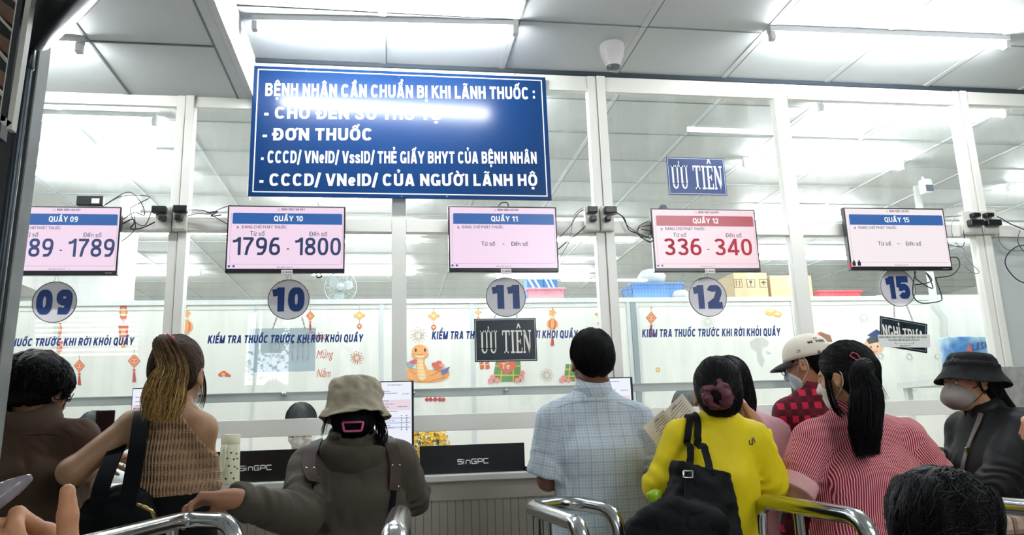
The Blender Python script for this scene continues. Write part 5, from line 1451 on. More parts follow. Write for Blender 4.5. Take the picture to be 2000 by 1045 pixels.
def tubes4(paths, rad, n=3, cols=None):
    """thin tapering strands: paths (S,K,3); returns quads as arrays"""
    S, K, _ = paths.shape
    T = np.gradient(paths, axis=1); T /= np.linalg.norm(T, axis=2, keepdims=True)+1e-9
    ref = np.array([.31, .77, .55]); A = np.cross(T, ref); A /= np.linalg.norm(A, axis=2, keepdims=True)+1e-9; B = np.cross(T, A)
    tt = np.linspace(0, 1, K); prof = (np.minimum(1, .4+tt*6)*np.minimum(1, (1-tt)*3+.15))
    R = (np.broadcast_to(rad, (S,))[:, None]*prof[None])[..., None]
    ring = [paths+(A*math.cos(2*math.pi*j/n)+B*math.sin(2*math.pi*j/n))*R for j in range(n)]
    V = np.stack(ring, 2).reshape(-1, 3)
    base = (np.arange(S)[:, None]*K+np.arange(K-1)[None]).ravel()*n
    F = np.concatenate([np.stack([base+j, base+(j+1) % n, base+(j+1) % n+n, base+j+n], 1) for j in range(n)])
    C = None
    if cols is not None: C = np.repeat(cols.reshape(S, K if cols.ndim == 3 else 1, 3) if cols.ndim == 3 else np.repeat(cols[:, None], K, 1), n, axis=1).reshape(-1, 3)
    return V, F, C
def rotm(yaw=0, pitch=0, roll=0):
    """local x right, y ahead, z up; yaw turns ahead (+Y) towards -X, pitch raises the face, roll tips to the right"""
    y, p, r = [math.radians(a) for a in (yaw, pitch, roll)]
    Rz = np.array([[math.cos(y), -math.sin(y), 0], [math.sin(y), math.cos(y), 0], [0, 0, 1]])
    Rx = np.array([[1, 0, 0], [0, math.cos(p), -math.sin(p)], [0, math.sin(p), math.cos(p)]])
    Ry = np.array([[math.cos(r), 0, math.sin(r)], [0, 1, 0], [-math.sin(r), 0, math.cos(r)]])
    return Rz@Rx@Ry
def J(px, py, Y, dy=0.0): return npv(at(px, py, Y+dy))

# ------------------------------------------------------------------ heads, hands, bodies
def head_parts(c, R, s=1.0):
    c = npv(c); W_ = lambda p: c+R@(npv(p)*s)
    E = lambda p, r: f_ell(W_(p), npv(r)*s, R)
    Cp = lambda a, b, ra, rb: f_cap(W_(a), W_(b), ra*s, rb*s)
    parts = [(E((0, -.014, .034), (.076, .095, .088)), 0), (E((0, .028, -.028), (.060, .064, .084)), .03), (E((0, .048, -.078), (.040, .043, .036)), .03),
             (E((-.036, .046, -.028), (.028, .036, .034)), .02), (E((.036, .046, -.028), (.028, .036, .034)), .02),
             (Cp((-.034, .074, .022), (.034, .074, .022), .013, .013), .02)]
    base = f_union(parts)
    sock = [E((sx*.031, .099, .003), (.017, .014, .012)) for sx in (-1, 1)]
    det = [(E((sx*.031, .080, .003), (.0135, .0125, .0125)), .002) for sx in (-1, 1)]
    det += [(Cp((0, .086, .012), (0, .106, -.028), .0075, .0125), .010), (E((-.011, .096, -.031), (.009, .010, .008)), .006), (E((.011, .096, -.031), (.009, .010, .008)), .006),
            (E((0, .088, -.060), (.022, .011, .0065)), .004), (E((0, .086, -.071), (.018, .011, .007)), .004)]
    ear = []
    for sx in (-1, 1):
        Re = R@rotm(sx*-18, 0, 0)
        ear.append((f_ell(W_((sx*.080, -.006, -.008)), npv((.008, .019, .031))*s, Re), .008))
        ear.append((f_ell(W_((sx*.082, -.002, -.030)), npv((.007, .010, .010))*s, Re), .006))
    hollow = [f_ell(W_((sx*.089, -.002, -.006)), npv((.006, .010, .018))*s, R) for sx in (-1, 1)]
    def f(P):
        d = base(P)
        for q in sock: d = smax(d, -q(P), .010)
        for g, k in det: d = smin(d, g(P), k)
        for g, k in ear: d = smin(d, g(P), k)
        for q in hollow: d = smax(d, -q(P), .004)
        return d
    return f, W_
def skin_col(c, R, s, tone, lip=(.55, .22, .2), brow='1c1512', eyes=True):
    tone = npv(lin(tone)); br = npv(lin(brow)); lip = npv(lip)*tone*1.6
    def col(P):
        q = (P-npv(c))@R/s
        n_ = wob(P, 60, 3); C = tone[None]*(1+.05*n_[:, None])
        near = np.linalg.norm(q, axis=1) < .16
        blush = np.exp(-((np.abs(q[:, 0])-.04)**2+(q[:, 2]+.03)**2)/.0006)*near*(q[:, 1] > .03)
        C = C*(1-.12*blush[:, None]*np.array([0, 1, 1]))
        lm = near & (q[:, 1] > .075) & (((q[:, 0]/.024)**2+((q[:, 2]+.065)/.0125)**2) < 1); C[lm] = lip
        if eyes:
            for sx in (-1, 1):
                ex, ez = q[:, 0]-sx*.031, q[:, 2]-.002
                w_ = near & (q[:, 1] > .082) & ((ex/.0125)**2+(ez/.0062)**2 < 1); C[w_] = (.72, .70, .66)
                i_ = w_ & (ex**2+ez**2 < .0054**2); C[i_] = (.02, .012, .008)
                ln_ = near & (q[:, 1] > .08) & ((ex/.0145)**2 < 1) & (np.abs(ez-.0062*np.sqrt(np.maximum(0, 1-(ex/.0145)**2))) < .0016); C[ln_] = (.03, .02, .018)
                b_ = near & (q[:, 1] > .065) & (np.abs(ex) < .021) & (np.abs(ez-.020-.003*np.cos(ex*90)) < .0042); C[b_] = br
        return C
    return col
def hand_parts(wr, fd, pn, side=1, curl=(20, 20, 20, 20), thumb=(35, 20), s=1.0, spread=6, td=None):
    """wr wrist, fd towards the fingers, pn out of the palm; side +1: thumb on the +(fd x pn) side"""
    wr, fd, pn = npv(wr), npv(fd)/np.linalg.norm(fd), npv(pn)
    pn = pn-fd*(pn@fd); pn /= np.linalg.norm(pn); sd = np.cross(fd, pn)*side   # towards the thumb
    out = [(f_cap(wr-fd*.02*s, wr+fd*.03*s, .026*s, .027*s), .015)]
    L = [(.046, .026, .020), (.050, .030, .022), (.046, .028, .021), (.036, .021, .018)]
    offs = (.030, .010, -.011, -.030); mc = (.090, .093, .088, .080); rad = (.0092, .0095, .009, .008)
    for i in range(4):
        k0 = wr+sd*offs[i]*.55*s+fd*.012*s; k1 = wr+sd*offs[i]*s*1.0+fd*mc[i]*s-pn*.004*s
        out.append((f_cap(k0, k1, .014*s, .0125*s), .014))
        a = math.radians(spread*(1.5-i)/1.5); d = fd*math.cos(a)+sd*math.sin(a)
        p = k1; ang = 0
        cs = curl[i] if isinstance(curl[i], (tuple, list)) else (curl[i], curl[i]*1.2, curl[i]*.8)
        for j in range(3):
            ang += math.radians(cs[j]); dd = d*math.cos(ang)+pn*math.sin(ang)
            q = p+dd*L[i][j]*s*1.0; out.append((f_cap(p, q, (rad[i]-.0004*j)*s, (rad[i]-.0004*(j+1)-.0003)*s), .005)); p = q
    # thumb leaves the side of the palm near its base
    b0 = wr+sd*.018*s+fd*.018*s+pn*.006*s; a = math.radians(thumb[0])
    d = fd*math.cos(a)+sd*math.sin(a)*.9+pn*.35 if td is None else npv(td); d = d/np.linalg.norm(d)
    b1 = b0+d*.046*s; out.append((f_cap(b0, b1, .0165*s, .0125*s), .014))
    d2 = d+pn*math.sin(math.radians(thumb[1]))-sd*math.sin(math.radians(thumb[1]))*.6; d2 /= np.linalg.norm(d2)
    b2 = b1+d2*.034*s; out.append((f_cap(b1, b2, .0118*s, .0108*s), .006))
    d3 = d2+pn*math.sin(math.radians(thumb[1]))*.6; d3 /= np.linalg.norm(d3)
    out.append((f_cap(b2, b2+d3*.027*s, .0108*s, .0085*s), .005))
    return out
def skinmat():
    M = mat('skin', 'C58F6E', .5, attr='tone', var=.05, scale=30, bump=.08, bscale=220)
    b = M.node_tree.nodes['Principled BSDF']; b.inputs['Subsurface Weight'].default_value = .06; b.inputs['Subsurface Radius'].default_value = (.01, .004, .002)
    return M
m_skin = skinmat()
m_hair = mat('hair', '120e0c', .55, attr='tone', var=.25, scale=60, spec=.13)
def bbox(pts, pad):
    A = np.array(pts); return A.min(0)-pad, A.max(0)+pad
def sub(a, b): return npv(a)-npv(b)
class Person:
    """one figure: joints in metres; body = ONE continuous skin; clothes and hair are children"""
    def __init__(s, label, head, yaw, shL, shR, elL, wrL, elR, wrR, hip, pitch=0, roll=0, byaw=0, tone='B9855F', hs=1.0, girth=1.0, armr=1.0, neckr=.05, seated=False, group=None, footY=None, hands=(None, None), chest=1.0, feet=None, h=.0065, lean=None, neck_at=None, tr_=None):
        s.c = npv(head); s.R = rotm(yaw, pitch, roll); s.hs = hs; s.label = label
        s.B = rotm(byaw); s.xd = s.B@np.array([1, 0, 0.]); s.yd = s.B@np.array([0, 1, 0.])
        s.shL, s.shR, s.elL, s.elR, s.wrL, s.wrR, s.hip = map(npv, (shL, shR, elL, elR, wrL, wrR, hip))
        s.hf, s.W = head_parts(s.c, s.R, hs)
        mid = (s.shL+s.shR)/2; s.mid = mid
        s.sw = abs((s.shR-s.shL)@s.xd)/2 if abs((s.shR-s.shL)@s.xd) > .1 else .16
        s.nb = npv(neck_at) if neck_at is not None else mid+np.array([0, 0, .045])
        g = girth; s.g = g
        up = mid-s.hip; s.spine = [s.hip+np.array([0, 0, -.06]), s.hip+up*.28, s.hip+up*.66, s.hip+up*.93, s.nb]
        s.rx = [.165*g, .142*g, s.sw*.93*chest, s.sw*.80, .05]; s.ry = [.118*g, .098*g, .112*g, .078*g, .05]
        s.tone = tone; s.armr = armr; s.neckr = neckr
        k = armr
        p = [(f_cap(s.W((0, -.018, -.05)), s.nb, neckr*hs, neckr*1.1), .02)]
        st = [(c_, a*.93, b*.9) for c_, a, b in zip(s.spine, s.rx, s.ry)]
        s.torso_skin = f_loft(st, s.xd, 2.3)
        p += [(s.torso_skin, .04)]
        for sh in (s.shL, s.shR): p += [(f_cap(s.nb-np.array([0, 0, .01]), sh, .042 if tr_ is None else tr_, .046*k), .04)]
        s.arms = []
        for sh, el, wr, hd in ((s.shL, s.elL, s.wrL, hands[0]), (s.shR, s.elR, s.wrR, hands[1])):
            p += [(f_cap(sh, el, .048*k, .037*k), .03), (f_cap(el, wr, .038*k, .026), .018), (f_cap(el+(wr-el)*.12, el+(wr-el)*.4, .041*k, .037*k), .03)]
            if hd is None:
                d = wr-el; d /= np.linalg.norm(d); sgn = 1 if sh is s.shR else -1
                hd = dict(fd=d, pn=-s.xd*sgn*.8-np.array([0, 0, .6]), side=sgn)
            p += [(g_, k_) for g_, k_ in hand_parts(wr, **hd)]
        s.feet = feet
        hipz = s.hip[2]; fy = s.hip[1]-.02 if footY is None else footY
        s.legs = []
        for sg in (-1, 1):
            h0 = s.hip+s.xd*sg*.085*g+np.array([0, 0, -.06])
            if seated:
                kn = h0+s.yd*.42+np.array([0, 0, .02]); an = np.array([kn[0], kn[1], .09])
            else:
                an = np.array([s.hip[0], fy, .09])+s.xd*sg*.10; kn = (h0*.48+an*.52)+s.yd*.02
            s.legs.append((h0, kn, an))
            p += [(f_cap(h0, kn, .075*g, .052), .04), (f_cap(kn, an, .05, .036), .03), (f_cap(an+np.array([0, 0, -.05]), an+s.yd*.14+np.array([0, 0, -.062]), .036, .026), .03)]
        up_ = f_union(p)
        s.f = lambda P: smin(up_(P), s.hf(P), .018)
        pts = [s.c, s.shL, s.shR, s.elL, s.elR, s.wrL, s.wrR, s.hip]+[q for l in s.legs for q in l]
        lo, hi = bbox(pts, .24); lo[2] = .0
        for l in s.legs: lo[2] = min(lo[2], 0)
        hi[2] = max(s.c[2]+.14, hi[2]-.24+.13)
        base = np.array([s.hip[0], s.hip[1], 0])
        s.root = empty('person', base, label, 'person', group)
        s.o = organic('body', s.f, lo, hi, h, m_skin, s.root, col=skin_col(s.c, s.R, hs, tone))
    # ---- clothing
    def shirt(s, material, name='shirt', thick=.012, hem=None, sleeve=(1.0, 1.0), fold=.006, loose=1.0, ff=16, seed=1, neck=.055, sl_r=(.066, .056, .05), collar=None, flare=1.04, h=.006, uv=True, rise=.0, cut=None, extra=None, nk=None, fold_an=(1, 1, .45), back=1.0, trap=.05):
        """sleeve: how far down each arm (0..1 to the elbow, 1..2 to the wrist)"""
        st = []
        for c_, a, b in zip(s.spine, s.rx, s.ry): st.append((c_, a*loose+thick, b*loose*back+thick))
        st[-1] = (s.nb+np.array([0, 0, rise]), neck+.008, neck+.008)
        if hem is not None:
            d = s.spine[0]-s.spine[1]; st.insert(0, (np.array([s.hip[0], s.hip[1], hem]), s.rx[0]*loose*flare+thick, s.ry[0]*loose*flare*back+thick))
            st = [st[0]]+[q for q in st[1:] if q[0][2] > hem+.02]
        tor = f_loft(st, s.xd, 2.5); z0 = st[0][0][2]
        traps = [f_cap(s.nb-np.array([0, 0, .012]), sh, trap+thick*.5, .05*s.armr+thick) for sh in (s.shL, s.shR)]
        sl = []
        for sh, el, wr, q in ((s.shL, s.elL, s.wrL, sleeve[0]), (s.shR, s.elR, s.wrR, sleeve[1])):
            segs = []; r0, r1, r2 = [r*s.armr for r in sl_r]
            e1 = el if q >= 1 else sh+(el-sh)*q
            segs.append((sh, e1, r0, r0+(r1-r0)*min(q, 1)))
            if q > 1: segs.append((el, el+(wr-el)*(q-1), r1, r1+(r2-r1)*(q-1)))
            sl.append(segs)
        def arm_d(P, segs):
            d = None
            for i, (a, b, ra, rb) in enumerate(segs):
                e = f_cap(a, b, ra, rb)(P)
                if i == len(segs)-1:
                    ax = (b-a)/np.linalg.norm(b-a); e = smax(e, (P-b)@ax, .006)
                d = e if d is None else smin(d, e, .02)
            return d
        nbz = s.nb
        ndir = s.W((0, -.02, -.05))-s.nb; ndir = ndir/np.linalg.norm(ndir)
        def fold_d(P):
            w = wob(P, ff*2.6, seed, fold_an); w2 = wob(P, ff*3.6, seed+9, (1, .8, .75))
            return fold*(w*.5+.95*(.33-np.abs(w2))*np.clip(.6+.6*w, 0, 1.2))
        def f(P):
            d = tor(P)
            for t_ in traps: d = smin(d, t_(P), .045)
            # armpit creases and spine hollow
            for segs in sl: d = smin(d, arm_d(P, segs), .022)
            for segs in sl:
                for (a, b, ra, rb) in segs:
                    ax = (b-a); L = np.linalg.norm(ax); t_ = (P-a)@ax/L
                    near = np.exp(-((t_-L*.9)/.07)**2)*(np.linalg.norm(P-a-np.clip(t_, 0, L)[:, None]*ax/L, axis=1) < ra+.04)
                    d = d+near*fold*.4*np.sin(t_*120+5*wob(P, 30, seed+3))
            d = d+fold_d(P)
            if cut is not None: d = smax(d, cut(P), .004)
            # neck opening
            q = P-(nbz if nk is None else npv(nk)); ax = q@ndir; rr = np.linalg.norm(q-ax[:, None]*ndir, axis=1)
            d = smax(d, -(np.maximum(rr-neck, -(ax+.05))), .006)
            d = smax(d, z0-P[:, 2], .004)
            return d
        s.sf = f; s.sl = sl
        pts = [s.shL, s.shR, s.nb, st[0][0]]+[seg[1] for segs in sl for seg in segs]
        lo, hi = bbox(pts, .2); lo[2] = z0-.05; lo[2] = min(lo[2], min(p_[2] for p_ in pts)-.1)
        def uvf(V, Cc):
            best = tor(Cc); lab = np.zeros(len(V), int); U = np.empty((len(V), 2))
            q = (V-s.mid); x = q@s.xd; y = q@s.yd
            U[:, 0] = x+np.sign(x)*.55*np.maximum(0, y+.07)*(np.abs(x) > .06); U[:, 1] = V[:, 2]
            for k, segs in enumerate(sl):
                for (a, b, ra, rb) in segs:
                    d = f_cap(a, b, ra, rb)(Cc)-.0; m_ = d < best-.004; m_ &= ((Cc-a)@(b-a) > (.02 if segs[0][0] is a else -9)*np.linalg.norm(b-a))
                    ax = (b-a)/np.linalg.norm(b-a); e1 = np.cross(ax, s.yd); e1 /= np.linalg.norm(e1); e2 = np.cross(ax, e1)
                    ang = np.arctan2((V-a)@e1, (V-a)@e2); angc = np.arctan2((Cc-a)@e1, (Cc-a)@e2)
                    ang = angc+(ang-angc+np.pi) % (2*np.pi)-np.pi
                    U[m_, 0] = 3+k+ang[m_]*(ra+rb)/2; U[m_, 1] = ((V-a)@ax)[m_]; best = np.where(m_, d, best)
            return U
        return organic(name, f, lo, hi, h, material, s.root, uv=uvf if uv else None)
    def trousers(s, material, name='trousers', top=None, h=.011, seed=5):
        top = s.hip[2]+.05 if top is None else top; p = [(f_loft([(s.hip+np.array([0, 0, -.14]), .165*s.g+.012, .12*s.g+.012), (np.array([s.hip[0], s.hip[1], top]), .15*s.g+.012, .108*s.g+.012)], s.xd, 2.3), 0)]
        for h0, kn, an in s.legs: p += [(f_cap(h0, kn, .088*s.g, .066), .03), (f_cap(kn, an-(an-kn)*.05, .066, .056), .02)]
        u = f_union(p); lo, hi = bbox([q for l in s.legs for q in l]+[s.hip], .2); lo[2] = .03; hi[2] = max(hi[2]-.2, top)+.05
        f = lambda P: smax(smax(u(P)+.005*wob(P, 14, seed), P[:, 2]-top, .004), .05-P[:, 2], .004)
        o = organic(name, f, lo, hi, h, material, s.root)
        for h0, kn, an in s.legs:
            g = f_union([(f_cap(an+np.array([0, 0, -.05]), an+s.yd*.15+np.array([0, 0, -.058]), .044, .032), 0), (f_cap(an-s.yd*.05+np.array([0, 0, -.055]), an+np.array([0, 0, -.03]), .036, .04), .03)])
            lo, hi = bbox([an, an+s.yd*.16], .1); lo[2] = -.02
            organic('shoe', lambda P: smax(g(P), .002-P[:, 2], .002), lo, hi, .01, mat('shoe_dark', '1c1b1b', .5), s.root)
        return o
    # ---- hair
    def hair(s, shape, col, strands=None, lo=None, hi=None, h=.006, name='hair', clump=.0022, cf=120):
        """shape: list of (op, field, k) in order"""
        def f(P):
            d = None
            for op, g, k in shape:
                e = g(P)
                if d is None: d = e
                elif op == '+': d = smin(d, e, k)
                else: d = smax(d, -e, k)
            return d+clump*wob(P, cf, 4, (1, 1, .35))
        l, h_ = bbox([s.c], .19)
        if lo is not None: l = np.minimum(l, lo)
        if hi is not None: h_ = np.maximum(h_, hi)
        s.hairf = f
        ex = None
        if strands is not None: ex = strands(f)
        return organic(name, f, l, h_, h, m_hair, s.root, col=col, extra=ex)
    def e(s, p, r, rot=None): return f_ell(s.W(p), npv(r)*s.hs, s.R if rot is None else s.R@rot)
    def cp(s, a, b, ra, rb): return f_cap(s.W(a), s.W(b), ra*s.hs, rb*s.hs)
    def loc(s, P): return (P-s.c)@s.R/s.hs
def shade(base, amp, seed, light=None):
    base = npv(lin(base))
    def c(P):
        n_ = wob(P, 150, seed, (1, 1, .2)); return np.clip(base[None]*(1+amp*n_[:, None]), 0, 1)
    return c
def comb(pers, n, flow, steps=10, step=.012, rad=.0011, base='120e0c', amp=.5, seed=1, region=None, lift=.0015, tip=None, jit=.25):
    """strands laid over the hair surface along flow(local points) -> local directions"""
    def go(f):
        r = np.random.default_rng(seed); pts = []
        while sum(len(p) for p in pts) < n:
            u = r.normal(size=(n*2, 3)); u /= np.linalg.norm(u, axis=1, keepdims=True); P = u*np.array([.085, .11, .1])+np.array([0, -.015, .03])
            if region is not None: P = P[region(P)]
            pts.append(P)
        L = np.concatenate(pts)[:n]; P = pers.c+(L*pers.hs)@pers.R.T; out = []
        jd = r.normal(size=P.shape)*jit
        def proj(P, lf):
            for _ in range(3):
                d = f(P); g = np.stack([(f(P+e_)-d)/.002 for e_ in np.eye(3)*.002], 1); g /= np.linalg.norm(g, axis=1, keepdims=True)+1e-6
                P = P-np.clip(d-lf, -.03, .03)[:, None]*g
            return P, g
        for k in range(steps):
            P, g = proj(P, lift*(1+1.5*k/steps)); out.append(P.copy())
            d = flow(pers.loc(P))@pers.R.T; d = d+jd*(.4+k/steps); d -= (d*g).sum(1, keepdims=True)*g*.9; d /= np.linalg.norm(d, axis=1, keepdims=True)+1e-6
            P = P+d*step
        paths = np.stack(out, 1); b = npv(lin(base)); cc = np.clip(b[None]*(1+amp*r.normal(size=(n, 1))), 0.001, 1)
        C3 = np.repeat(cc[:, None], steps, 1)
        return tubes4(paths, rad*(.7+.6*r.random(n)), 3, C3)
    return go
def tail(guide, n, r0, r1, rad=.0012, base='120e0c', tipc=None, amp=.4, seed=2, K=14, curl=.0, flat=1.0, short=.3):
    """a bundle of strands along a guide curve with radius r0..r1"""
    r = np.random.default_rng(seed); G = np.array([tuple(p) for p in smooth_path(guide, 6)]); m_ = len(G); tt = np.linspace(0, 1, m_)
    T = np.gradient(G, axis=0); T /= np.linalg.norm(T, axis=1, keepdims=True); ref = np.array([0, 1, 0.]); A = np.cross(T, ref); A /= np.linalg.norm(A, axis=1, keepdims=True)+1e-9; B = np.cross(T, A)
    a = r.random(n)*2*np.pi; q = np.sqrt(r.random(n)); end = 1-short*r.random(n)**1.5
    R = r0 if callable(r0) else (lambda t: r0+(r1-r0)*t)
    paths = np.empty((n, K, 3)); C = np.empty((n, K, 3)); b0 = npv(lin(base)); b1 = npv(lin(tipc or base))
    ph = r.random((n, 2))*6; cv = 1+amp*r.normal(size=(n, 1))
    for k in range(K):
        t = np.linspace(0, 1, K)[k]*end; g = np.stack([np.interp(t, tt, G[:, i]) for i in range(3)], 1); aa = np.stack([np.interp(t, tt, A[:, i]) for i in range(3)], 1); bb = np.stack([np.interp(t, tt, B[:, i]) for i in range(3)], 1)
        rr = np.array([R(x) for x in t])*q
        paths[:, k] = g+aa*(rr*np.cos(a)+curl*np.sin(t*9+ph[:, 0])*t)[:, None]+bb*(rr*flat*np.sin(a)+curl*np.sin(t*8+ph[:, 1])*t)[:, None]
        mixf = np.clip(t*1.5-.25+.2*np.sin(ph[:, 0]), 0, 1)[:, None]; C[:, k] = np.clip((b0*(1-mixf)+b1*mixf)*cv, .001, 1)
    return tubes4(paths, rad*(.7+.6*r.random(n)), 3, C)
def join3(*e):
    V = []; F = []; C = []; n = 0
    for v, f, c in e:
        V.append(v); F.append(f+n); C.append(c); n += len(v)
    return np.concatenate(V), np.concatenate(F), np.concatenate(C)
def lerp_strip(name, pts, w, nrm, material, parent, th=.004, n=6):
    """a flat strap of width w following pts; nrm = outward directions at the points"""
    P = [npv(p) for p in smooth_path(pts, n)]; k = len(P); N0 = [npv(q) for q in nrm] if isinstance(nrm[0], (list, tuple, np.ndarray, Vector)) else None
    vs = []; fs = []
    for i, p in enumerate(P):
        t = P[min(i+1, k-1)]-P[max(i-1, 0)]; t /= np.linalg.norm(t)+1e-9
        if N0 is not None:
            u = i/(k-1)*(len(N0)-1); j = min(int(u), len(N0)-2); nn = N0[j]*(1-(u-j))+N0[j+1]*(u-j)
        else: nn = npv(nrm)
        nn = nn-t*(nn@t); nn /= np.linalg.norm(nn)+1e-9; sd = np.cross(t, nn)
        ww = (w if not callable(w) else w(i/(k-1)))/2
        vs += [p+sd*ww, p-sd*ww, p-sd*ww+nn*th, p+sd*ww+nn*th]
    for i in range(k-1):
        a = i*4; b = a+4
        for j in range(4): fs.append((a+j, a+(j+1) % 4, b+(j+1) % 4, b+j))
    fs += [(3, 2, 1, 0), ((k-1)*4, (k-1)*4+1, (k-1)*4+2, (k-1)*4+3)]
    mb = MB(); mb.add(vs, fs); return mb.build(name, material, parent, auto=True)
# ================================================================== CLOTH MATERIALS
def cloth(name, c, rough=.8, bump=.15, kind=None, **k):
    M = mat(name, c, rough, var=.06, scale=14, bump=bump, bscale=260, sheen=.03, spec=.2)
    if kind is None: return M
    nt = M.node_tree; N = nt.nodes; L = nt.links; b = N['Principled BSDF']; mx = next(n for n in N if n.type == 'MIX')
    uv = N.new('ShaderNodeUVMap'); uv.uv_map = 'cloth'; sp = N.new('ShaderNodeSeparateXYZ'); L.new(uv.outputs[0], sp.inputs[0])
    def math_(op, a, bb=None, cc=None):
        n_ = N.new('ShaderNodeMath'); n_.operation = op
        for i, v in enumerate((a, bb, cc)):
            if v is None: continue
            if isinstance(v, (int, float)): n_.inputs[i].default_value = v
            else: L.new(v, n_.inputs[i])
        return n_.outputs[0]
    def mixc(f, a, bcol):
        m_ = N.new('ShaderNodeMix'); m_.data_type = 'RGBA'; L.new(f, m_.inputs[0])
        for i, v in ((6, a), (7, bcol)):
            if isinstance(v, str): m_.inputs[i].default_value = (*lin(v), 1)
            else: L.new(v, m_.inputs[i])
        return m_.outputs[2]
    def band(x, period, width):
        f = math_('FRACT', math_('MULTIPLY', math_('ADD', x, 50.0), 1/period)); return math_('LESS_THAN', f, width)
    u, v = sp.outputs[0], sp.outputs[1]
    if kind == 'check':
        f = math_('MAXIMUM', band(u, k['p'], k['w']), band(v, k['p'], k['w'])); col = mixc(f, c, k['c2'])
        f2 = math_('MAXIMUM', band(math_('ADD', u, .004), k['p']*4, .05), band(math_('ADD', v, .004), k['p']*4, .05)); col = mixc(f2, col, k['c3'])
    elif kind == 'stripe':
        col = mixc(band(u, k['p'], k['w']), c, k['c2'])
    elif kind == 'plaid':
        a, d = band(u, k['p'], .5), band(v, k['p'], .5); s = math_('ADD', a, d)
        col = mixc(math_('MULTIPLY', s, .5), k['c2'], c); col = mixc(math_('GREATER_THAN', s, 1.5), col, k['c3'])
    elif kind == 'knit':
        wv = math_('MULTIPLY', math_('SINE', math_('MULTIPLY', u, 2*math.pi/.0105)), 1.0)
        rows = math_('SINE', math_('MULTIPLY', v, 2*math.pi/.033)); st = math_('SINE', math_('MULTIPLY', v, 2*math.pi/.006))
        hgt = math_('ADD', math_('MULTIPLY', wv, math_('ADD', math_('MULTIPLY', rows, .35), .75)), math_('MULTIPLY', st, .25))
        bp = N.new('ShaderNodeBump'); bp.inputs['Strength'].default_value = 1.0; bp.inputs['Distance'].default_value = .0035
        L.new(hgt, bp.inputs['Height']); L.new(bp.outputs[0], b.inputs['Normal'])
        col = mixc(math_('LESS_THAN', hgt, -.55), c, k['c2'])
    L.new(col, mx.inputs[6]); return M
SKD = '9C6B4C'
def short_hair(p, nape=-.075, vol=1.0, top=1.0, hairline=.10, seed=1, base='0d0b0a', n=900, messy=.25):
    sh = [('+', p.e((0, -.016, .040), (.083*vol, .103*vol, .096*min(vol, 1)*top)), 0), ('+', p.e((0, -.055, -.005), (.070*vol, .062*vol, .078)), .03),
          ('-', p.e((0, hairline+.012, -.045), (.085, .088, .118)), .012), ('-', p.e((0, -.01, nape-.085), (.2, .2, .085)), .012),
          ('-', p.e((-.088, .004, -.018), (.020, .022, .036)), .008), ('-', p.e((.088, .004, -.018), (.020, .022, .036)), .008)]
    def flow(L):
        d = L-np.array([.015, -.05, .13]); d = d/np.linalg.norm(d, axis=1, keepdims=True)+np.array([0, 0, -.75]); return d
    return p.hair(sh, shade(base, .25, seed), comb(p, n, flow, steps=9, step=.011, rad=.0013, base=base, amp=.35, seed=seed, jit=messy, region=lambda q: (q[:, 2] > nape+.02) & ((q[:, 1] < .05) | (q[:, 2] > .07))))

# ================================================================== THE MAN IN THE CHECKED SHIRT
Y4 = 3.07
P4 = Person('person in a pale blue checked short-sleeved shirt, seen from behind at the counter', J(1156, 707, Y4, -.01), 0, J(1086, 822, Y4), J(1240, 824, Y4), J(1070, 938, Y4, .02), J(1085, 925, Y4, .27), J(1260, 930, Y4, .02), J(1238, 915, Y4, .27), J(1172, 1010, Y4, .0), tone='6d4632', pitch=-12, girth=1.0, armr=1.0, hs=1.0, neckr=.055, neck_at=J(1158, 772, Y4, -.005), chest=1.02)
short_hair(P4, nape=-.082, vol=1.05, seed=4, base='0b0b0c', n=1100)
m_check = cloth('checked_cotton', 'C3CDD4', kind='check', p=.0118, w=.10, c2='94A2B0', c3='9AA8B6')
P4.shirt(m_check, hem=.62, sleeve=(.93, .90), thick=.02, fold=.007, loose=1.12, ff=15, seed=11, neck=.054, sl_r=(.078, .088, .08), flare=1.12)
def collar(p, material, r=.062, hgt=.04, tilt=(0, -.012, 0), open_=.25, name='collar', th=.004, lift=.026, drop=.012):
    """a stand-and-fall collar around the neck base"""
    ax = p.W((0, -.02, -.05))-p.nb; ax /= np.linalg.norm(ax); c = p.nb+ax*lift; yd = p.yd-ax*(p.yd@ax); yd /= np.linalg.norm(yd); xd = np.cross(yd, ax)
    prof = [(r, 0), (r*.97, hgt), (r*1.02, hgt+.004), (r*1.18, hgt*.4), (r*1.34, -drop), (r*1.30, -drop-.002), (r*1.1, hgt*.3), (r*1.02, 0)]
    n = 40; vs = []; fs = []
    for j in range(n+1):
        a = math.pi/2+open_+(2*math.pi-2*open_)*j/n
        for q, (rr, z) in enumerate(prof):
            zz = z-(.02 if q in (4, 5) else 0)*abs(math.sin((a-math.pi/2)*.5))**8; vs.append(c+(xd*math.cos(a)+yd*math.sin(a)*1.02)*rr+ax*zz)
    k = len(prof)
    for j in range(n):
        for q in range(k): fs.append((j*k+q, j*k+(q+1) % k, (j+1)*k+(q+1) % k, (j+1)*k+q))
    fs += [tuple(range(k)), tuple(n*k+q for q in range(k-1, -1, -1))]
    mb = MB(); mb.add(vs, fs); o = mb.build(name, material, p.root, smooth=True)
    l = o.data.uv_layers.new(name='cloth')
    co = np.array([v.co[:] for v in o.data.vertices]); li = np.array([q.vertex_index for q in o.data.loops])
    l.data.foreach_set('uv', np.stack([co[li][:, 0]*.9+co[li][:, 2]*.4, co[li][:, 2]], 1).astype(np.float32).ravel())
    return o
collar(P4, m_check, r=.062, hgt=.042)
P4.trousers(mat('trousers_dark', '23262c', .8, var=.1), top=.9)

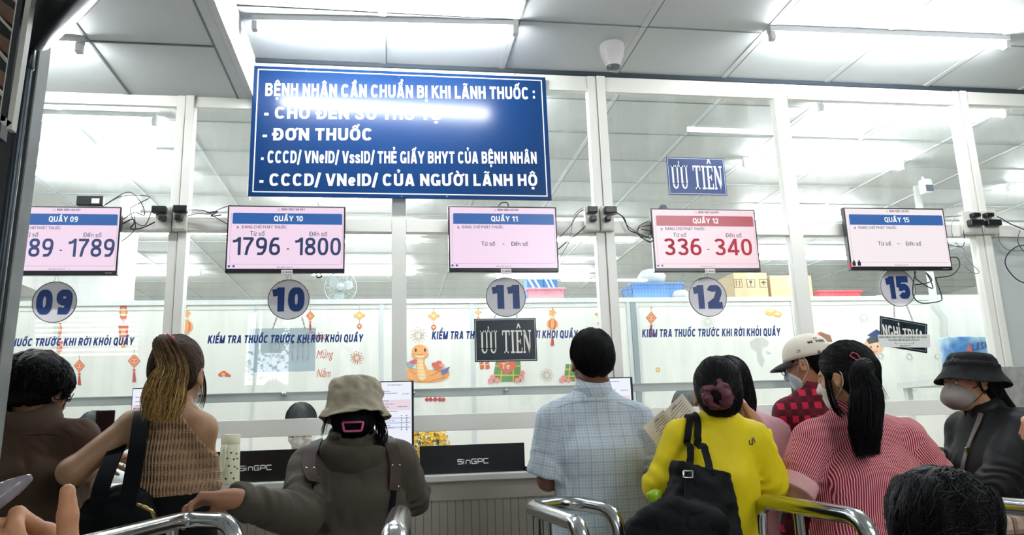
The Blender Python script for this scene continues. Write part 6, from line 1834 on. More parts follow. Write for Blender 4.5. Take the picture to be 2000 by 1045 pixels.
def seam(P, pts, Y, material, name='seam', r=.0014):
    q = [surf(P, x, y, Y, off=.0006)[0] for x, y in pts]
    MB().tube(smooth_path(q, 5), r, 5).build(name, material, P.root, smooth=True)
def surf(P, px, py, Y, dy=-.2, f=None, off=.002):
    f = f or P.sf; o = CAMP; d = _ray(px, py); d = d/np.linalg.norm(d); t = 1.0
    for _ in range(60): t += f((o+d*t)[None])[0]*.8
    q = o+d*t; e = .004; d0 = f(q[None])[0]; g = np.array([(f((q+v)[None])[0]-d0)/e for v in np.eye(3)*e]); g /= np.linalg.norm(g)+1e-9
    return q+g*off, g
seam(P4, [(1074, 812), (1090, 796), (1125, 786), (1165, 784), (1208, 787), (1242, 798), (1256, 814)], Y4, mat('seam_blue', '8FA0B2', .8), 'yoke_seam')

def snap(P, q, off=.006):
    """nearest point on a garment's surface and the direction out of it"""
    for _ in range(6):
        d = P.sf(q[None])[0]; g = np.array([(P.sf((q+e_)[None])[0]-d)/.004 for e_ in np.eye(3)*.004]); g /= np.linalg.norm(g)+1e-6; q = q-np.clip(d-off, -.04, .04)*g
    return q, g
# ================================================================== THE PERSON WITH THE BLOND PONYTAIL
Y2 = 2.78
P2 = Person('person with a long blond ponytail in a sleeveless tan knit halter top', J(347, 732, Y2, .02), -8, J(264, 832, Y2), J(392, 838, Y2), J(138, 922, Y2, -.09), J(205, 905, Y2, .26), J(394, 930, Y2, .04), J(368, 955, Y2, .3), J(322, 1030, Y2, .02), tone='A9805F', pitch=-6, girth=.92, armr=1.05, neckr=.047, neck_at=J(345, 806, Y2, .0), chest=1.0)
m_knit = cloth('tan_knit', 'AE8C6C', kind='knit', c2='7d6048')
mid2 = P2.mid.copy(); zt = J(350, 810, Y2)[2]; zb = J(322, 975, Y2)[2]
def halter(P):
    x = (P-mid2)@P2.xd; z = P[:, 2]; t = np.clip((zt-z)/(zt-zb), 0, 1)
    w = np.interp(t, [0, .06, .18, .35, .5, .62, 1], [.045, .052, .072, .105, .135, .18, .30])
    side = (np.abs(x-.012-.02*t)-w)*.85
    puff = .010+.016*np.exp(-((t-.9)/.10)**2)*(1+.3*wob(P, 20, 6))+.0035*wob(P, 22, 8, (1, 1, .4))
    return smax(smax(smax(P2.f(P)-puff, side, .006), z-zt, .004), zb+.012*np.sin(x*25)-z, .006)
lo, hi = bbox([P2.shL, P2.shR, P2.hip], .2); lo[2] = zb-.04; hi[2] = zt+.05
def pl_uv(V, C): return np.stack([(V-mid2)@P2.xd, V[:, 2]], 1)
organic('halter_top', halter, lo, hi, .0055, m_knit, P2.root, uv=pl_uv)
nb = P2.nb+np.array([0, 0, .004])
MB().tube([nb+np.array([.053*math.cos(a), .050*math.sin(a), -.006+.006*math.sin(a)]) for a in [k*math.pi/14 for k in range(28)]], .0065, 8, closed=True).build('neck_band', mat('tan_band', '9d7c5e', .8), P2.root, smooth=True)
P2.trousers(mat('trousers_black', '0a0b0c', .85, var=.15, spec=.15), top=J(322, 962, Y2)[2])
tie = P2.W((-.004, -.105, .085))
def flow2(L):
    d = np.array([-.004, -.112, .085])-L; return d/np.linalg.norm(d, axis=1, keepdims=True)
sh = [('+', P2.e((0, -.016, .040), (.082, .102, .095)), 0), ('+', P2.e((0, -.045, -.010), (.072, .066, .075)), .03), ('+', f_ell(tie, (.026, .024, .022)), .03), ('-', P2.e((0, .118, -.03), (.090, .088, .112)), .012), ('-', P2.e((0, -.01, -.16), (.2, .2, .082)), .012)]
tail2 = [tie, tie+np.array([-.006, -.032, .006]), J(337, 716, Y2, -.150), J(326, 752, Y2, -.165), J(318, 790, Y2, -.165), J(314, 822, Y2, -.155)]
rad2 = lambda t: .014+.050*math.sin(min(1, t**1.15)*math.pi*.62)*(1-.35*max(0, t-.75)/.25)
fly2 = tail([P2.W((.072, .0, .03)), P2.W((.085, .012, -.03)), P2.W((.088, .005, -.085)), P2.W((.08, -.01, -.13))], 26, .008, .02, .0009, '3a2a20', '6b4c32', seed=9)
P2.hair(sh, shade('33251c', .3, 2), lambda f: join3(comb(P2, 1300, flow2, 11, .012, .0013, '3b2b20', .45, 5, lift=.001)(f), tail(tail2, 2600, rad2, 0, .0010, '4c3727', 'BE9A60', .42, 3, K=16, curl=.011, flat=.75, short=.5), tail(tail2, 900, rad2, 0, .0010, '2e2118', '80602f', .3, 13, K=16, curl=.011, flat=.75, short=.55), fly2))
mb = MB()
for k in range(9):
    a = k*2*math.pi/9; q = tie+P2.R@np.array([.027*math.cos(a), -.012, .025*math.sin(a)])
    mb.lathe([(0, -.010), (.008, -.007), (.011, 0), (.008, .007), (0, .010)], q, 10, (.3, .8, .3))
mb.tube([tie+P2.R@np.array([.024*math.cos(a), -.01, .022*math.sin(a)]) for a in [k*math.pi/8 for k in range(16)]], .008, 6, closed=True)
mb.build('hair_tie', mat('pink_beads', 'A2424F', .25, var=.2), P2.root, smooth=True)
# her black shoulder bag
m_bagb = mat('bag_black', '07080a', .8, var=.2, bump=.1, spec=.12)
bagc = J(222, 1024, Y2, -.12)
bg_ = empty('shoulder_bag', (bagc[0], bagc[1], bagc[2]-.2), 'black shoulder bag on a wide strap beside the blond ponytailed person', 'bag')
fb = f_union([(f_ell(bagc+np.array([0, 0, -.05]), (.13, .085, .15)), 0), (f_ell(bagc+np.array([.03, 0, .02]), (.09, .07, .10)), .05)])
organic('bag_body', lambda P: fb(P)+.006*wob(P, 60, 3), bagc-.3, bagc+.3, .009, m_bagb, bg_)
lerp_strip('strap', [J(276, 800, Y2, .06), J(278, 806, Y2, -.03), J(275, 825, Y2, -.095), J(268, 880, Y2, -.155), J(258, 940, Y2, -.17), J(248, 990, Y2, -.19)], .05, [(0, 0, 1), (0, -.5, 1), (0, -1, .3), (0, -1, 0), (0, -1, 0)], m_bagb, bg_, .006)
lerp_strip('strap', [J(232, 872, Y2, -.05), J(216, 905, Y2, -.12), J(198, 955, Y2, -.17), J(192, 1000, Y2, -.18)], .05, [(0, -1, .0), (0, -1, 0)], m_bagb, bg_, .006)
MB().tube([J(268, 985, Y2, -.25), J(282, 990, Y2, -.255), J(296, 997, Y2, -.25), J(304, 1018, Y2, -.24)], .006, 8).build('clasp', mat('gold_metal', 'B7A06A', .25, 1.0), bg_, smooth=True)

# ================================================================== THE PERSON IN THE BROWN SHIRT
Y1 = 2.92
P1 = Person('person in a brown collared shirt with short black curly hair at the far left', J(74, 766, Y1, .0), -22, J(-28, 868, Y1), J(146, 866, Y1), J(-52, 985, Y1, .02), J(20, 985, Y1, .25), J(158, 948, Y1, .06), J(180, 868, Y1, .32), J(62, 1060, Y1, .0), tone='8d6349', pitch=-14, girth=1.05, armr=1.0, neck_at=J(62, 824, Y1, .0), chest=1.05, hs=1.03, tr_=.026)
m_brown = cloth('brown_cotton', '48362A', bump=.1)
P1.shirt(m_brown, hem=.75, sleeve=(.95, .62), thick=.02, fold=.011, ff=15, seed=21, neck=.058, sl_r=(.082, .082, .08), loose=1.08, trap=.028)
collar(P1, cloth('brown_collar', '54443A', bump=.1), r=.072, hgt=.04, lift=.03, drop=.03)
seam(P1, [(122, 838), (140, 850), (148, 880), (146, 920)], Y1, mat('seam_brown', '2a211b', .9), 'armhole_seam')
seam(P1, [(10, 856), (60, 850), (110, 850), (146, 862)], Y1, mat('seam_brown', '2a211b', .9), 'yoke_seam')
P1.trousers(mat('trousers_dark', '23262c', .8, var=.1), top=.92)
sh = [('+', P1.e((0, -.018, .040), (.108, .122, .098)), 0), ('+', P1.e((-.02, -.060, -.01), (.095, .072, .075)), .03), ('-', P1.e((0, .125, -.045), (.10, .088, .105)), .012), ('-', P1.e((0, -.01, -.16), (.2, .2, .095)), .015), ('-', P1.e((.098, .02, -.018), (.022, .028, .040)), .008)]
def curls1(f):
    r = np.random.default_rng(4); n = 950; u = r.normal(size=(n, 3)); u /= np.linalg.norm(u, axis=1, keepdims=True); u = u[(u[:, 2] > -.55) & (u[:, 1] < .55)]
    L = u*np.array([.112, .126, .102])+np.array([0, -.018, .038]); K = 12; paths = []
    t1 = np.cross(u, np.array([.2, .5, .9])); t1 /= np.linalg.norm(t1, axis=1, keepdims=True); t2 = np.cross(u, t1); ph = r.random(len(u))*6; rr = .006+.008*r.random(len(u))
    for k in range(K):
        a = (ph+k*.62)[:, None]; paths.append(L+u*(.0008*k)+t1*np.cos(a)*rr[:, None]+t2*np.sin(a)*rr[:, None]-np.array([0, 0, .0022])*k)
    paths = np.stack(paths, 1); paths = P1.c+paths@P1.R.T; c = np.clip(npv(lin('0c0a0a'))*(1+.5*r.normal(size=(len(u), 1))), .001, 1)
    return tubes4(paths, .0022*np.ones(len(u)), 3, np.repeat(c[:, None], K, 1))
P1.hair(sh, shade('0b0a0a', .3, 6), clump=.006, cf=150, strands=lambda f: join3(curls1(f), tail([P1.W((-.09, -.05, -.02)), P1.W((-.12, -.06, -.06)), P1.W((-.125, -.07, -.1))], 40, .03, .03, .0012, '14100f', seed=3, curl=.012), tail([P1.W((.095, -.03, .05)), P1.W((.125, -.04, .02)), P1.W((.13, -.05, -.02))], 30, .03, .03, .0012, '14100f', seed=5, curl=.012)))
ph = P1.wrR+np.array([.03, .03, .03])
phone = empty('mobile_phone', ph, 'dark mobile phone held by the brown-shirted person', 'phone')
MB().box(ph[0]-.035, ph[0]+.035, ph[1]-.005, ph[1]+.004, ph[2]-.02, ph[2]+.10, bev=.003).build('case', mat('phone_case', '2a1a1c', .3), phone)
MB().box(ph[0]-.025, ph[0]-.008, ph[1]-.008, ph[1]-.0045, ph[2]+.06, ph[2]+.09, bev=.001).build('camera_lens', m_black, phone)

# ================================================================== THE PERSON IN THE KHAKI BUCKET HAT
Y3 = 2.84
P3 = Person('person in a khaki bucket hat and dark olive-brown jacket with leather straps', J(691, 806, Y3, .0), 2, J(612, 918, Y3), J(768, 908, Y3), J(582, 1006, Y3, -.22), npv((at(455, 990, 2.40).x, 2.40, 1.078)), J(800, 968, Y3, .06), J(752, 975, Y3, .3), J(690, 1090, Y3, -.01), tone='9a6a4e', pitch=-8, girth=1.05, armr=1.05, neck_at=J(690, 872, Y3, .0), chest=1.05,
            hands=(dict(fd=(-.97, .1, .0), pn=(-.05, -.35, -1), side=-1, curl=((25, 40, 25), (32, 48, 30), (38, 50, 30), (42, 50, 30)), thumb=(28, 12)), None))
m_olive = cloth('olive_jacket', '413A31', rough=.7, bump=.12)
def cowl(P):
    q = P-P3.nb; r_ = np.linalg.norm(q*np.array([1, 1, 1.25]), axis=1); back = np.clip(-q[:, 1]*9+.3, 0, 1)
    return q, r_, back
P3.shirt(m_olive, name='jacket', hem=.70, sleeve=(2.0, 2.0), thick=.03, fold=.011, ff=12, seed=31, neck=.07, sl_r=(.082, .068, .047), loose=1.1, rise=.01)
ax = P3.W((0, -.02, -.05))-P3.nb; ax /= np.linalg.norm(ax)
hz = f_loft([(P3.nb-ax*.06, .115, .10), (P3.nb-ax*.01, .088, .082), (P3.nb+ax*.055, .080, .078)], P3.xd, 2.0)
drape = f_ell(P3.nb+np.array([0, -.055, -.055]), (.135, .075, .085))
def cowl_f(P):
    d = smin(hz(P), drape(P), .03); q, r_, back = cowl(P)
    d = d+.010*np.sin(r_*85+1.8*wob(P, 30, 5)-q[:, 0]*14)*(.35+back)*np.clip((r_-.04)*14, 0, 1)+.004*wob(P, 60, 12)
    rr = np.linalg.norm(q-(q@ax)[:, None]*ax, axis=1); return smax(d, -(np.maximum(rr-.066, -(q@ax+.01))), .006)
organic('cowl_collar', cowl_f, P3.nb-.22, P3.nb+.2, .0055, m_olive, P3.root)
P3.trousers(mat('trousers_dark', '23262c', .8, var=.1), top=.82)
sh = [('+', P3.e((0, -.008, .010), (.074, .086, .070)), 0), ('+', P3.e((0, -.048, -.035), (.074, .060, .062)), .03), ('-', P3.e((0, .118, -.03), (.088, .088, .112)), .012), ('-', P3.e((0, -.01, -.185), (.2, .2, .085)), .012)]
P3.hair(sh, shade('0a090a', .25, 8), lambda f: join3(comb(P3, 500, lambda L: np.tile(np.array([0, -.1, -1.]), (len(L), 1)), 8, .012, .0013, '0c0a0a', .4, 4)(f), tail([P3.W((.078, -.02, -.0)), P3.W((.094, -.03, -.05)), P3.W((.098, -.05, -.10)), P3.W((.085, -.06, -.14))], 90, .016, .022, .0012, '0d0b0b', seed=8, curl=.006), tail([P3.W((-.085, -.02, -.0)), P3.W((-.100, -.02, -.05)), P3.W((-.105, -.03, -.09))], 12, .008, .012, .0009, '0d0b0b', seed=18)))
def hat(p, name, prof, material, wrinkle=.004, seed=3, sx=1.0, sy=1.12, off=(0, -.012, 0), tilt=None, n=72, seams=0, brimwave=.006):
    """turned hat: prof = outline (radius, height) from the top centre to the brim edge, then back underneath"""
    pf = np.array(prof); sl_ = np.concatenate([[0], np.cumsum(np.linalg.norm(np.diff(pf, axis=0), axis=1))]); uu = np.linspace(0, sl_[-1], 64); prof = list(zip(np.interp(uu, sl_, pf[:, 0]), np.interp(uu, sl_, pf[:, 1])))
    vs = []; fs = []; k = len(prof); R = p.R if tilt is None else p.R@tilt; o = p.W(off)
    A = np.linspace(0, 2*np.pi, n, endpoint=False)
    for i, (r, z) in enumerate(prof):
        for a in A:
            q = np.array([r*sx*math.cos(a), r*sy*math.sin(a), z]); vs.append(q)
    V = np.array(vs); w = wob(V, 60, seed, (1, 1, .7))*wrinkle*.35+(.35-np.abs(wob(V, 70, seed+1, (1, 1, 1.3))))*wrinkle*.55
    rad = np.linalg.norm(V[:, :2], axis=1, keepdims=True); ang = np.arctan2(V[:, 1], V[:, 0]); dirv = np.concatenate([V[:, :2]/np.maximum(rad, .01), np.full((len(V), 1), .35)], 1)
    edge = np.clip((rad[:, 0]-.098)/.035, 0, 1)
    V = V+dirv*w[:, None]; V[:, 2] += edge*brimwave*np.sin(ang*3+seed)
    if seams: V -= dirv*(np.exp(-((np.mod(ang*seams/(2*np.pi), 1)-.5)/.02)**2)*.0022*(1-edge))[:, None]
    V = o+(V*p.hs)@R.T
    for i in range(k-1):
        for j in range(n): fs.append((i*n+j, (i+1)*n+j, (i+1)*n+(j+1) % n, i*n+(j+1) % n))
    mb = MB(); mb.add(V.tolist(), fs); return mb.build(name, material, p.root, smooth=True)
def bucket(crown_r, crown_z, joint_z, joint_r, brim_r, brim_z):
    o = [(.001, crown_z), (crown_r*.5, crown_z-.001), (crown_r*.82, crown_z-.008), (crown_r*.97, crown_z-.022), (crown_r*1.03, crown_z-.042)]
    for t in (.35, .7, 1.0): o.append((crown_r*1.03+(joint_r-crown_r*1.03)*t, crown_z-.042+(joint_z-crown_z+.042)*t))
    for t in (.06, .3, .55, .8, 1.0): o.append((joint_r+(brim_r-joint_r)*t, joint_z+(brim_z-joint_z)*t**.9))
    u = [(brim_r, brim_z-.004)]+[(joint_r-.003+(brim_r-joint_r)*t, joint_z-.005+(brim_z-joint_z)*t**.9) for t in (.8, .5, .2, 0)]
    return o+u+[(joint_r-.005, joint_z+.03), (crown_r*.9, crown_z-.03), (.001, crown_z-.012)]
m_khaki = cloth('khaki_cotton', 'A59C88', rough=.85, bump=.2)
hat(P3, 'bucket_hat', bucket(.090, .126, .020, .102, .126, -.020), m_khaki, .022, 5, seams=6, brimwave=.008, sy=1.08)
fr = [P3.W((x, -.112, z)) for x, z in ((-.036, -.052), (.034, -.052), (.028, -.082), (-.03, -.082))]
MB().tube(fillet(fr+[fr[0]], .006), .0042, 8).build('hair_clip', mat('clip_pink', 'C04C86', .35), P3.root, smooth=True)
# straps of the bag worn in front
m_leath = mat('strap_leather', '33231c', .6, var=.25, scale=20, spec=.3)
bp = empty('strapped_bag', P3.mid+np.array([0, .2, -.4]), 'dark leather bag worn in front by the bucket-hatted person, its straps over both shoulders', 'bag')
for side, pts in (('l', [(622, 872, .02), (612, 874, -.06), (605, 888, -.115), (603, 930, -.155), (600, 962, -.165), (602, 1010, -.16), (598, 1070, -.12)]), ('r', [(752, 862, .02), (762, 866, -.07), (772, 880, -.12), (780, 915, -.145), (779, 950, -.150), (774, 1000, -.15), (772, 1060, -.12)])):
    P_ = [J(x, y, Y3, dy) for x, y, dy in pts]
    onto = lambda q: snap(P3, q)
    on = [onto(q) for q in P_]
    lerp_strip('shoulder_strap', [q for q, g in on[:5]], .042, [g for q, g in on[:5]], m_leath, bp, .006)
    lerp_strip('lower_strap', [q for q, g in on[4:]], .022, [g for q, g in on[4:]], m_bagb, bp, .004)
    mb = MB()
    for q, g in on[3:5]:
        for dx in (-.012, 0.012): mb.lathe([(0, .006), (.003, .006), (.003, .009), (0, .0095)], q+np.array([dx, 0, .012]), 8, g)
    mb.build('stud', m_chrome, bp)
organic('bag_body', f_ell(P3.mid+np.array([.0, .25, -.30]), (.14, .08, .15)), P3.mid+np.array([-.2, .1, -.5]), P3.mid+np.array([.2, .4, -.1]), .012, m_bagb, bp)
# ================================================================== THE PERSON IN YELLOW
Y5 = 2.68
P5 = Person('person in a bright yellow long-sleeved shirt with a maroon scrunchie', J(1402, 770, Y5, .0), -14, J(1334, 858, Y5), J(1468, 862, Y5), J(1290, 948, Y5, .0), J(1296, 925, Y5, .27), J(1504, 940, Y5, .02), J(1474, 826, Y5, .05), J(1398, 1075, Y5, .0), tone='A87858', pitch=-4, girth=.98, armr=1.0, neck_at=J(1404, 824, Y5, .0), chest=1.0,
            hands=(None, dict(fd=(-.45, .12, .85), pn=(-.75, .35, -.35), side=-1, curl=((20, 55, 35), (28, 58, 35), (35, 60, 35), (40, 60, 35)), thumb=(30, 20), s=.95)))
m_yel = cloth('yellow_jersey', 'D9C20F', rough=.6, bump=.06)
P5.shirt(m_yel, hem=.72, sleeve=(1.9, 1.86), thick=.014, fold=.006, ff=14, seed=41, neck=.05, sl_r=(.072, .064, .045), loose=1.03, rise=.012)
ax = P5.W((0, -.02, -.05))-P5.nb; ax /= np.linalg.norm(ax)
organic('collar', (lambda g: lambda P: smax(g(P), -(np.linalg.norm((P-P5.nb)-((P-P5.nb)@ax)[:, None]*ax, axis=1)-.053), .003))(f_loft([(P5.nb-ax*.02, .068, .066), (P5.nb+ax*.032, .060, .059)], P5.xd, 2.0)), P5.nb-.12, P5.nb+.12, .0045, m_yel, P5.root)
P5.trousers(mat('trousers_dark', '23262c', .8, var=.1), top=.86)
bun = P5.W((-.022, -.112, -.018))
sh = [('+', P5.e((0, -.016, .040), (.084, .104, .096)), 0), ('+', P5.e((0, -.05, -.02), (.074, .066, .075)), .03), ('+', f_ell(bun, (.034, .03, .036)), .02), ('-', P5.e((0, .118, -.03), (.090, .088, .112)), .012), ('-', P5.e((0, -.01, -.17), (.2, .2, .085)), .012)]
def flow5(L):
    d = np.array([-.022, -.115, -.018])-L; return d/np.linalg.norm(d, axis=1, keepdims=True)
P5.hair(sh, shade('0b0b0d', .25, 9), comb(P5, 1100, flow5, 11, .012, .0013, '0e0d0f', .45, 6, lift=.001))
def scr(P):
    q = (P-bun)@P5.R; r_ = np.sqrt(q[:, 0]**2+q[:, 2]**2)
    return np.sqrt((r_-.024)**2+(q[:, 1]*.8)**2)-.026-.008*wob(P, 100, 3)-.006*wob(P, 190, 8)
organic('scrunchie', scr, bun-.09, bun+.09, .004, mat('maroon_cloth', '54202B', .7, var=.25, bump=.15), P5.root)
# chest-back logo
lp = P5.W((0, 0, 0))
def decal(P, name, polys, material, Y, f=None, off=.002):
    mb = MB()
    for pl in polys:
        v = [surf(P, x, y, Y, f=f, off=off)[0] for x, y in pl]; mb.add(v, [tuple(range(len(v)))])
    return mb.build(name, material, P.root)
decal(P5, 'shirt_mark', [[(1462, 859.5), (1464.4, 860.5), (1465, 868.5), (1463, 868.3)], [(1463, 866.8), (1470.4, 866.8), (1470.4, 869), (1464, 869)], [(1468, 857.5), (1470.2, 857.8), (1470.4, 869), (1468.2, 869)], [(1468, 857.3), (1473.6, 858.4), (1473.8, 860.6), (1468, 859.6)], [(1472, 858.2), (1474, 859.4), (1475, 866.5), (1473.2, 865)], [(1467, 854.6), (1470.5, 854.4), (1474.2, 856.2), (1473.6, 857), (1470, 855.8)]], mat('mark_dark', '2a2a22', .6), Y5)
# the black backpack hanging from one shoulder
m_nylon = mat('nylon_black', '050607', .7, var=.2, bump=.12, bscale=120, spec=.12)
bc = J(1362, 965, Y5, -.22); b2 = J(1335, 1055, Y5, -.25)
bk = empty('backpack', (bc[0], bc[1], bc[2]-.35), 'black backpack hung over one shoulder of the person in yellow', 'backpack')
def bpf():
    top = f_loft([(b2+np.array([-.0, 0, -.16]), .19, .09), (b2, .185, .085), (J(1366, 985, Y5, -.21), .118, .075), (J(1370, 915, Y5, -.19), .095, .05)], (1, .0, 0), 3.2)
    lowr = f_ell(J(1318, 1060, Y5, -.30), (.16, .07, .14))
    return lambda P: smin(top(P), lowr(P), .03)+.006*wob(P, 45, 7)+.003*wob(P, 110, 9)
bf = bpf(); organic('bag_body', bf, bc-np.array([.4, .25, .45]), bc+np.array([.35, .25, .25]), .0075, m_nylon, bk)
flap = f_ell(J(1340, 1032, Y5, -.30), (.15, .055, .075), rotm(0, 0, 0))
organic('pocket', lambda P: flap(P)+.005*wob(P, 60, 4), J(1340, 1032, Y5, -.3)-.25, J(1340, 1032, Y5, -.3)+.25, .0075, m_nylon, bk)
for pts in ([(1348, 826, .10), (1346, 822, .03), (1345, 830, -.05), (1346, 850, -.11), (1348, 880, -.16), (1347, 912, -.22), (1345, 935, -.26)], [(1358, 822, .10), (1358, 818, .03), (1361, 826, -.05), (1368, 850, -.11), (1377, 880, -.16), (1384, 905, -.20), (1388, 930, -.24)]):
    Q = [npv(q) for q in smooth_path([J(x, y, Y5, d) for x, y, d in pts], 4)]; out = []
    for q in Q:
        s_, g_ = snap(P5, q, .007); out.append((s_, g_) if P5.sf(q[None])[0] < .012 or q[1] > Y5-.14 else (q, g_))
    lerp_strip('shoulder_strap', [q for q, g in out], .024, [g for q, g in out], m_nylon, bk, .005, n=2)
lerp_strip('front_strap', [J(1345, 930, Y5, -.285), J(1343, 965, Y5, -.30), J(1341, 1000, Y5, -.335)], .022, (0, -1, 0), m_nylon, bk, .004)
q0 = [J(x, y, Y5, -.305) for x, y in ((1335, 920), (1353, 920), (1353, 933), (1335, 933))]
MB().tube(fillet([Vector(q) for q in q0+[q0[0]]], .004), .0028, 8).build('buckle', m_chrome, bk, smooth=True)
MB().tube(smooth_path([J(1232, 1050, Y5, -.3), J(1262, 1003, Y5, -.31), J(1290, 985, Y5, -.30), J(1320, 978, Y5, -.31)], 6), .003, 6).build('piping', mat('piping_grey', '8f8d84', .6), bk, smooth=True)
gp = J(1283, 972, Y5, -.17)
tag(organic('snack_packet', lambda P: f_ell(gp, (.028, .02, .026))(P)+.006*wob(P, 60, 3), gp-.07, gp+.07, .004, mat('packet_green', '9BC21E', .2, var=.2, scale=30)), 'shiny lime-green packet tucked at the cuff of the yellow sleeve', 'packet')
# prescription sheets in the left hand
YPa = 2.93
def sheet(qd, label, prints, Y):
    v = [npv(at(x, y, Y+d)) for x, y, d in qd]; t = empty('prescription_sheet', v[2], label, 'paper')
    n = np.cross(v[1]-v[0], v[3]-v[0]); n /= np.linalg.norm(n); n = n if n[1] < 0 else -n
    mb = MB(); N = 8; vs = []
    def S(a, b): 
        p = v[0]*(1-a)*(1-b)+v[1]*a*(1-b)+v[2]*a*b+v[3]*(1-a)*b; return p+n*.006*math.sin(a*3.1)*math.sin(b*2.4+.4)
    for i in range(N+1):
        for j in range(N+1): vs.append(S(i/N, j/N))
    fs = [(i*(N+1)+j, (i+1)*(N+1)+j, (i+1)*(N+1)+j+1, i*(N+1)+j+1) for i in range(N) for j in range(N)]
    k = len(vs); mb.add(vs+[p-n*.0005 for p in vs], fs+[tuple(x+k for x in f[::-1]) for f in fs]); mb.build('sheet', mat('sheet_white', 'F6F4F0', .6), t)
    mb = MB()
    for a0, a1, b0, b1 in prints:
        q = [S(a, b)+n*.0012 for a, b in ((a0, b0), (a1, b0), (a1, b1), (a0, b1))]; mb.add(q, [(0, 1, 2, 3)])
    mb.build('print', m_small, t); return S, n, t
lines = []
r_ = random.Random(5)
for k in range(9): lines.append((.14+.085*k, .155+.085*k, .12, .3+.45*r_.random()))
bars = [(.08, .14, .35+.012*k, .35+.012*k+(.004 if k % 3 else .008)) for k in range(14)]
S1, n1, t1 = sheet([(1332, 768, .0), (1366, 812, .03), (1316, 876, .02), (1284, 818, .0)], 'upper white printed sheet held out beside the person in yellow', lines+bars, YPa)
S2, n2, t2 = sheet([(1296, 800, -.006), (1322, 846, .012), (1292, 882, .0), (1255, 834, -.006)], 'lower white printed sheet overlapping the first, marked 333', lines[:6]+bars, YPa-.012)
mb = MB(); pl, w_ = grot('333', .2)
for q in pl: mb.add([S2(.97-.10*y, .25+.30*x/w_)+n2*.0016 for x, y in q], [tuple(range(len(q)))])
mb.build('number', m_small, t2)

# ================================================================== BEHIND: THE PERSON IN PINK
Y6 = 3.1
P6 = Person('person in a pale pink top with black hair, mostly hidden behind the yellow shirt', J(1424, 756, Y6, .0), -10, J(1380, 838, Y6), J(1512, 850, Y6), J(1372, 930, Y6, .05), J(1400, 930, Y6, .28), J(1528, 935, Y6, .03), J(1500, 940, Y6, .28), J(1440, 1030, Y6), tone='B88A6A', girth=.95, neck_at=J(1436, 806, Y6), hs=.97)
P6.shirt(cloth('pink_cotton', 'E4B4BE', bump=.08), hem=.72, sleeve=(1.7, 1.7), thick=.016, fold=.006, seed=51, sl_r=(.068, .062, .05))
P6.trousers(mat('trousers_dark', '23262c', .8, var=.1), top=.86)
sh = [('+', P6.e((0, -.016, .040), (.086, .106, .097)), 0), ('+', P6.e((.02, -.06, -.06), (.07, .06, .12)), .03), ('-', P6.e((0, .118, -.03), (.090, .088, .112)), .012)]
P6.hair(sh, shade('0b0b0d', .25, 10), comb(P6, 700, lambda L: np.tile(np.array([.1, -.2, -1.]), (len(L), 1)), 10, .013, .0013, '0e0d0f', .4, 7), lo=P6.c-.24)

# ================================================================== THE PERSON IN THE WHITE CAP
Y7 = 3.14
P7 = Person('person in a white baseball cap, glasses and red and black plaid shirt', J(1578, 712, Y7, .0), 42, J(1545, 812, Y7, .02), J(1664, 806, Y7, .03), J(1532, 905, Y7, .08), J(1500, 905, Y7, .28), J(1668, 905, Y7, .1), J(1600, 905, Y7, .3), J(1610, 1000, Y7), tone='A97656', pitch=-14, byaw=14, girth=.98, neck_at=J(1594, 764, Y7, .01), chest=.95, hs=.98)
m_plaid = cloth('plaid_flannel', '1b1215', kind='plaid', p=.056, c2='5e1524', c3='C22440')
_n = m_plaid.node_tree
P7.shirt(m_plaid, hem=.7, sleeve=(1.9, 1.9), thick=.02, fold=.007, ff=14, seed=61, neck=.056, sl_r=(.078, .068, .055), loose=1.06)
collar(P7, m_plaid, r=.062, hgt=.036)
P7.trousers(mat('trousers_dark', '23262c', .8, var=.1), top=.88)
short_hair(P7, nape=-.070, vol=.93, top=.86, seed=14, n=350)
m_capw = cloth('cap_white', 'E2DACB', rough=.85, bump=.12)
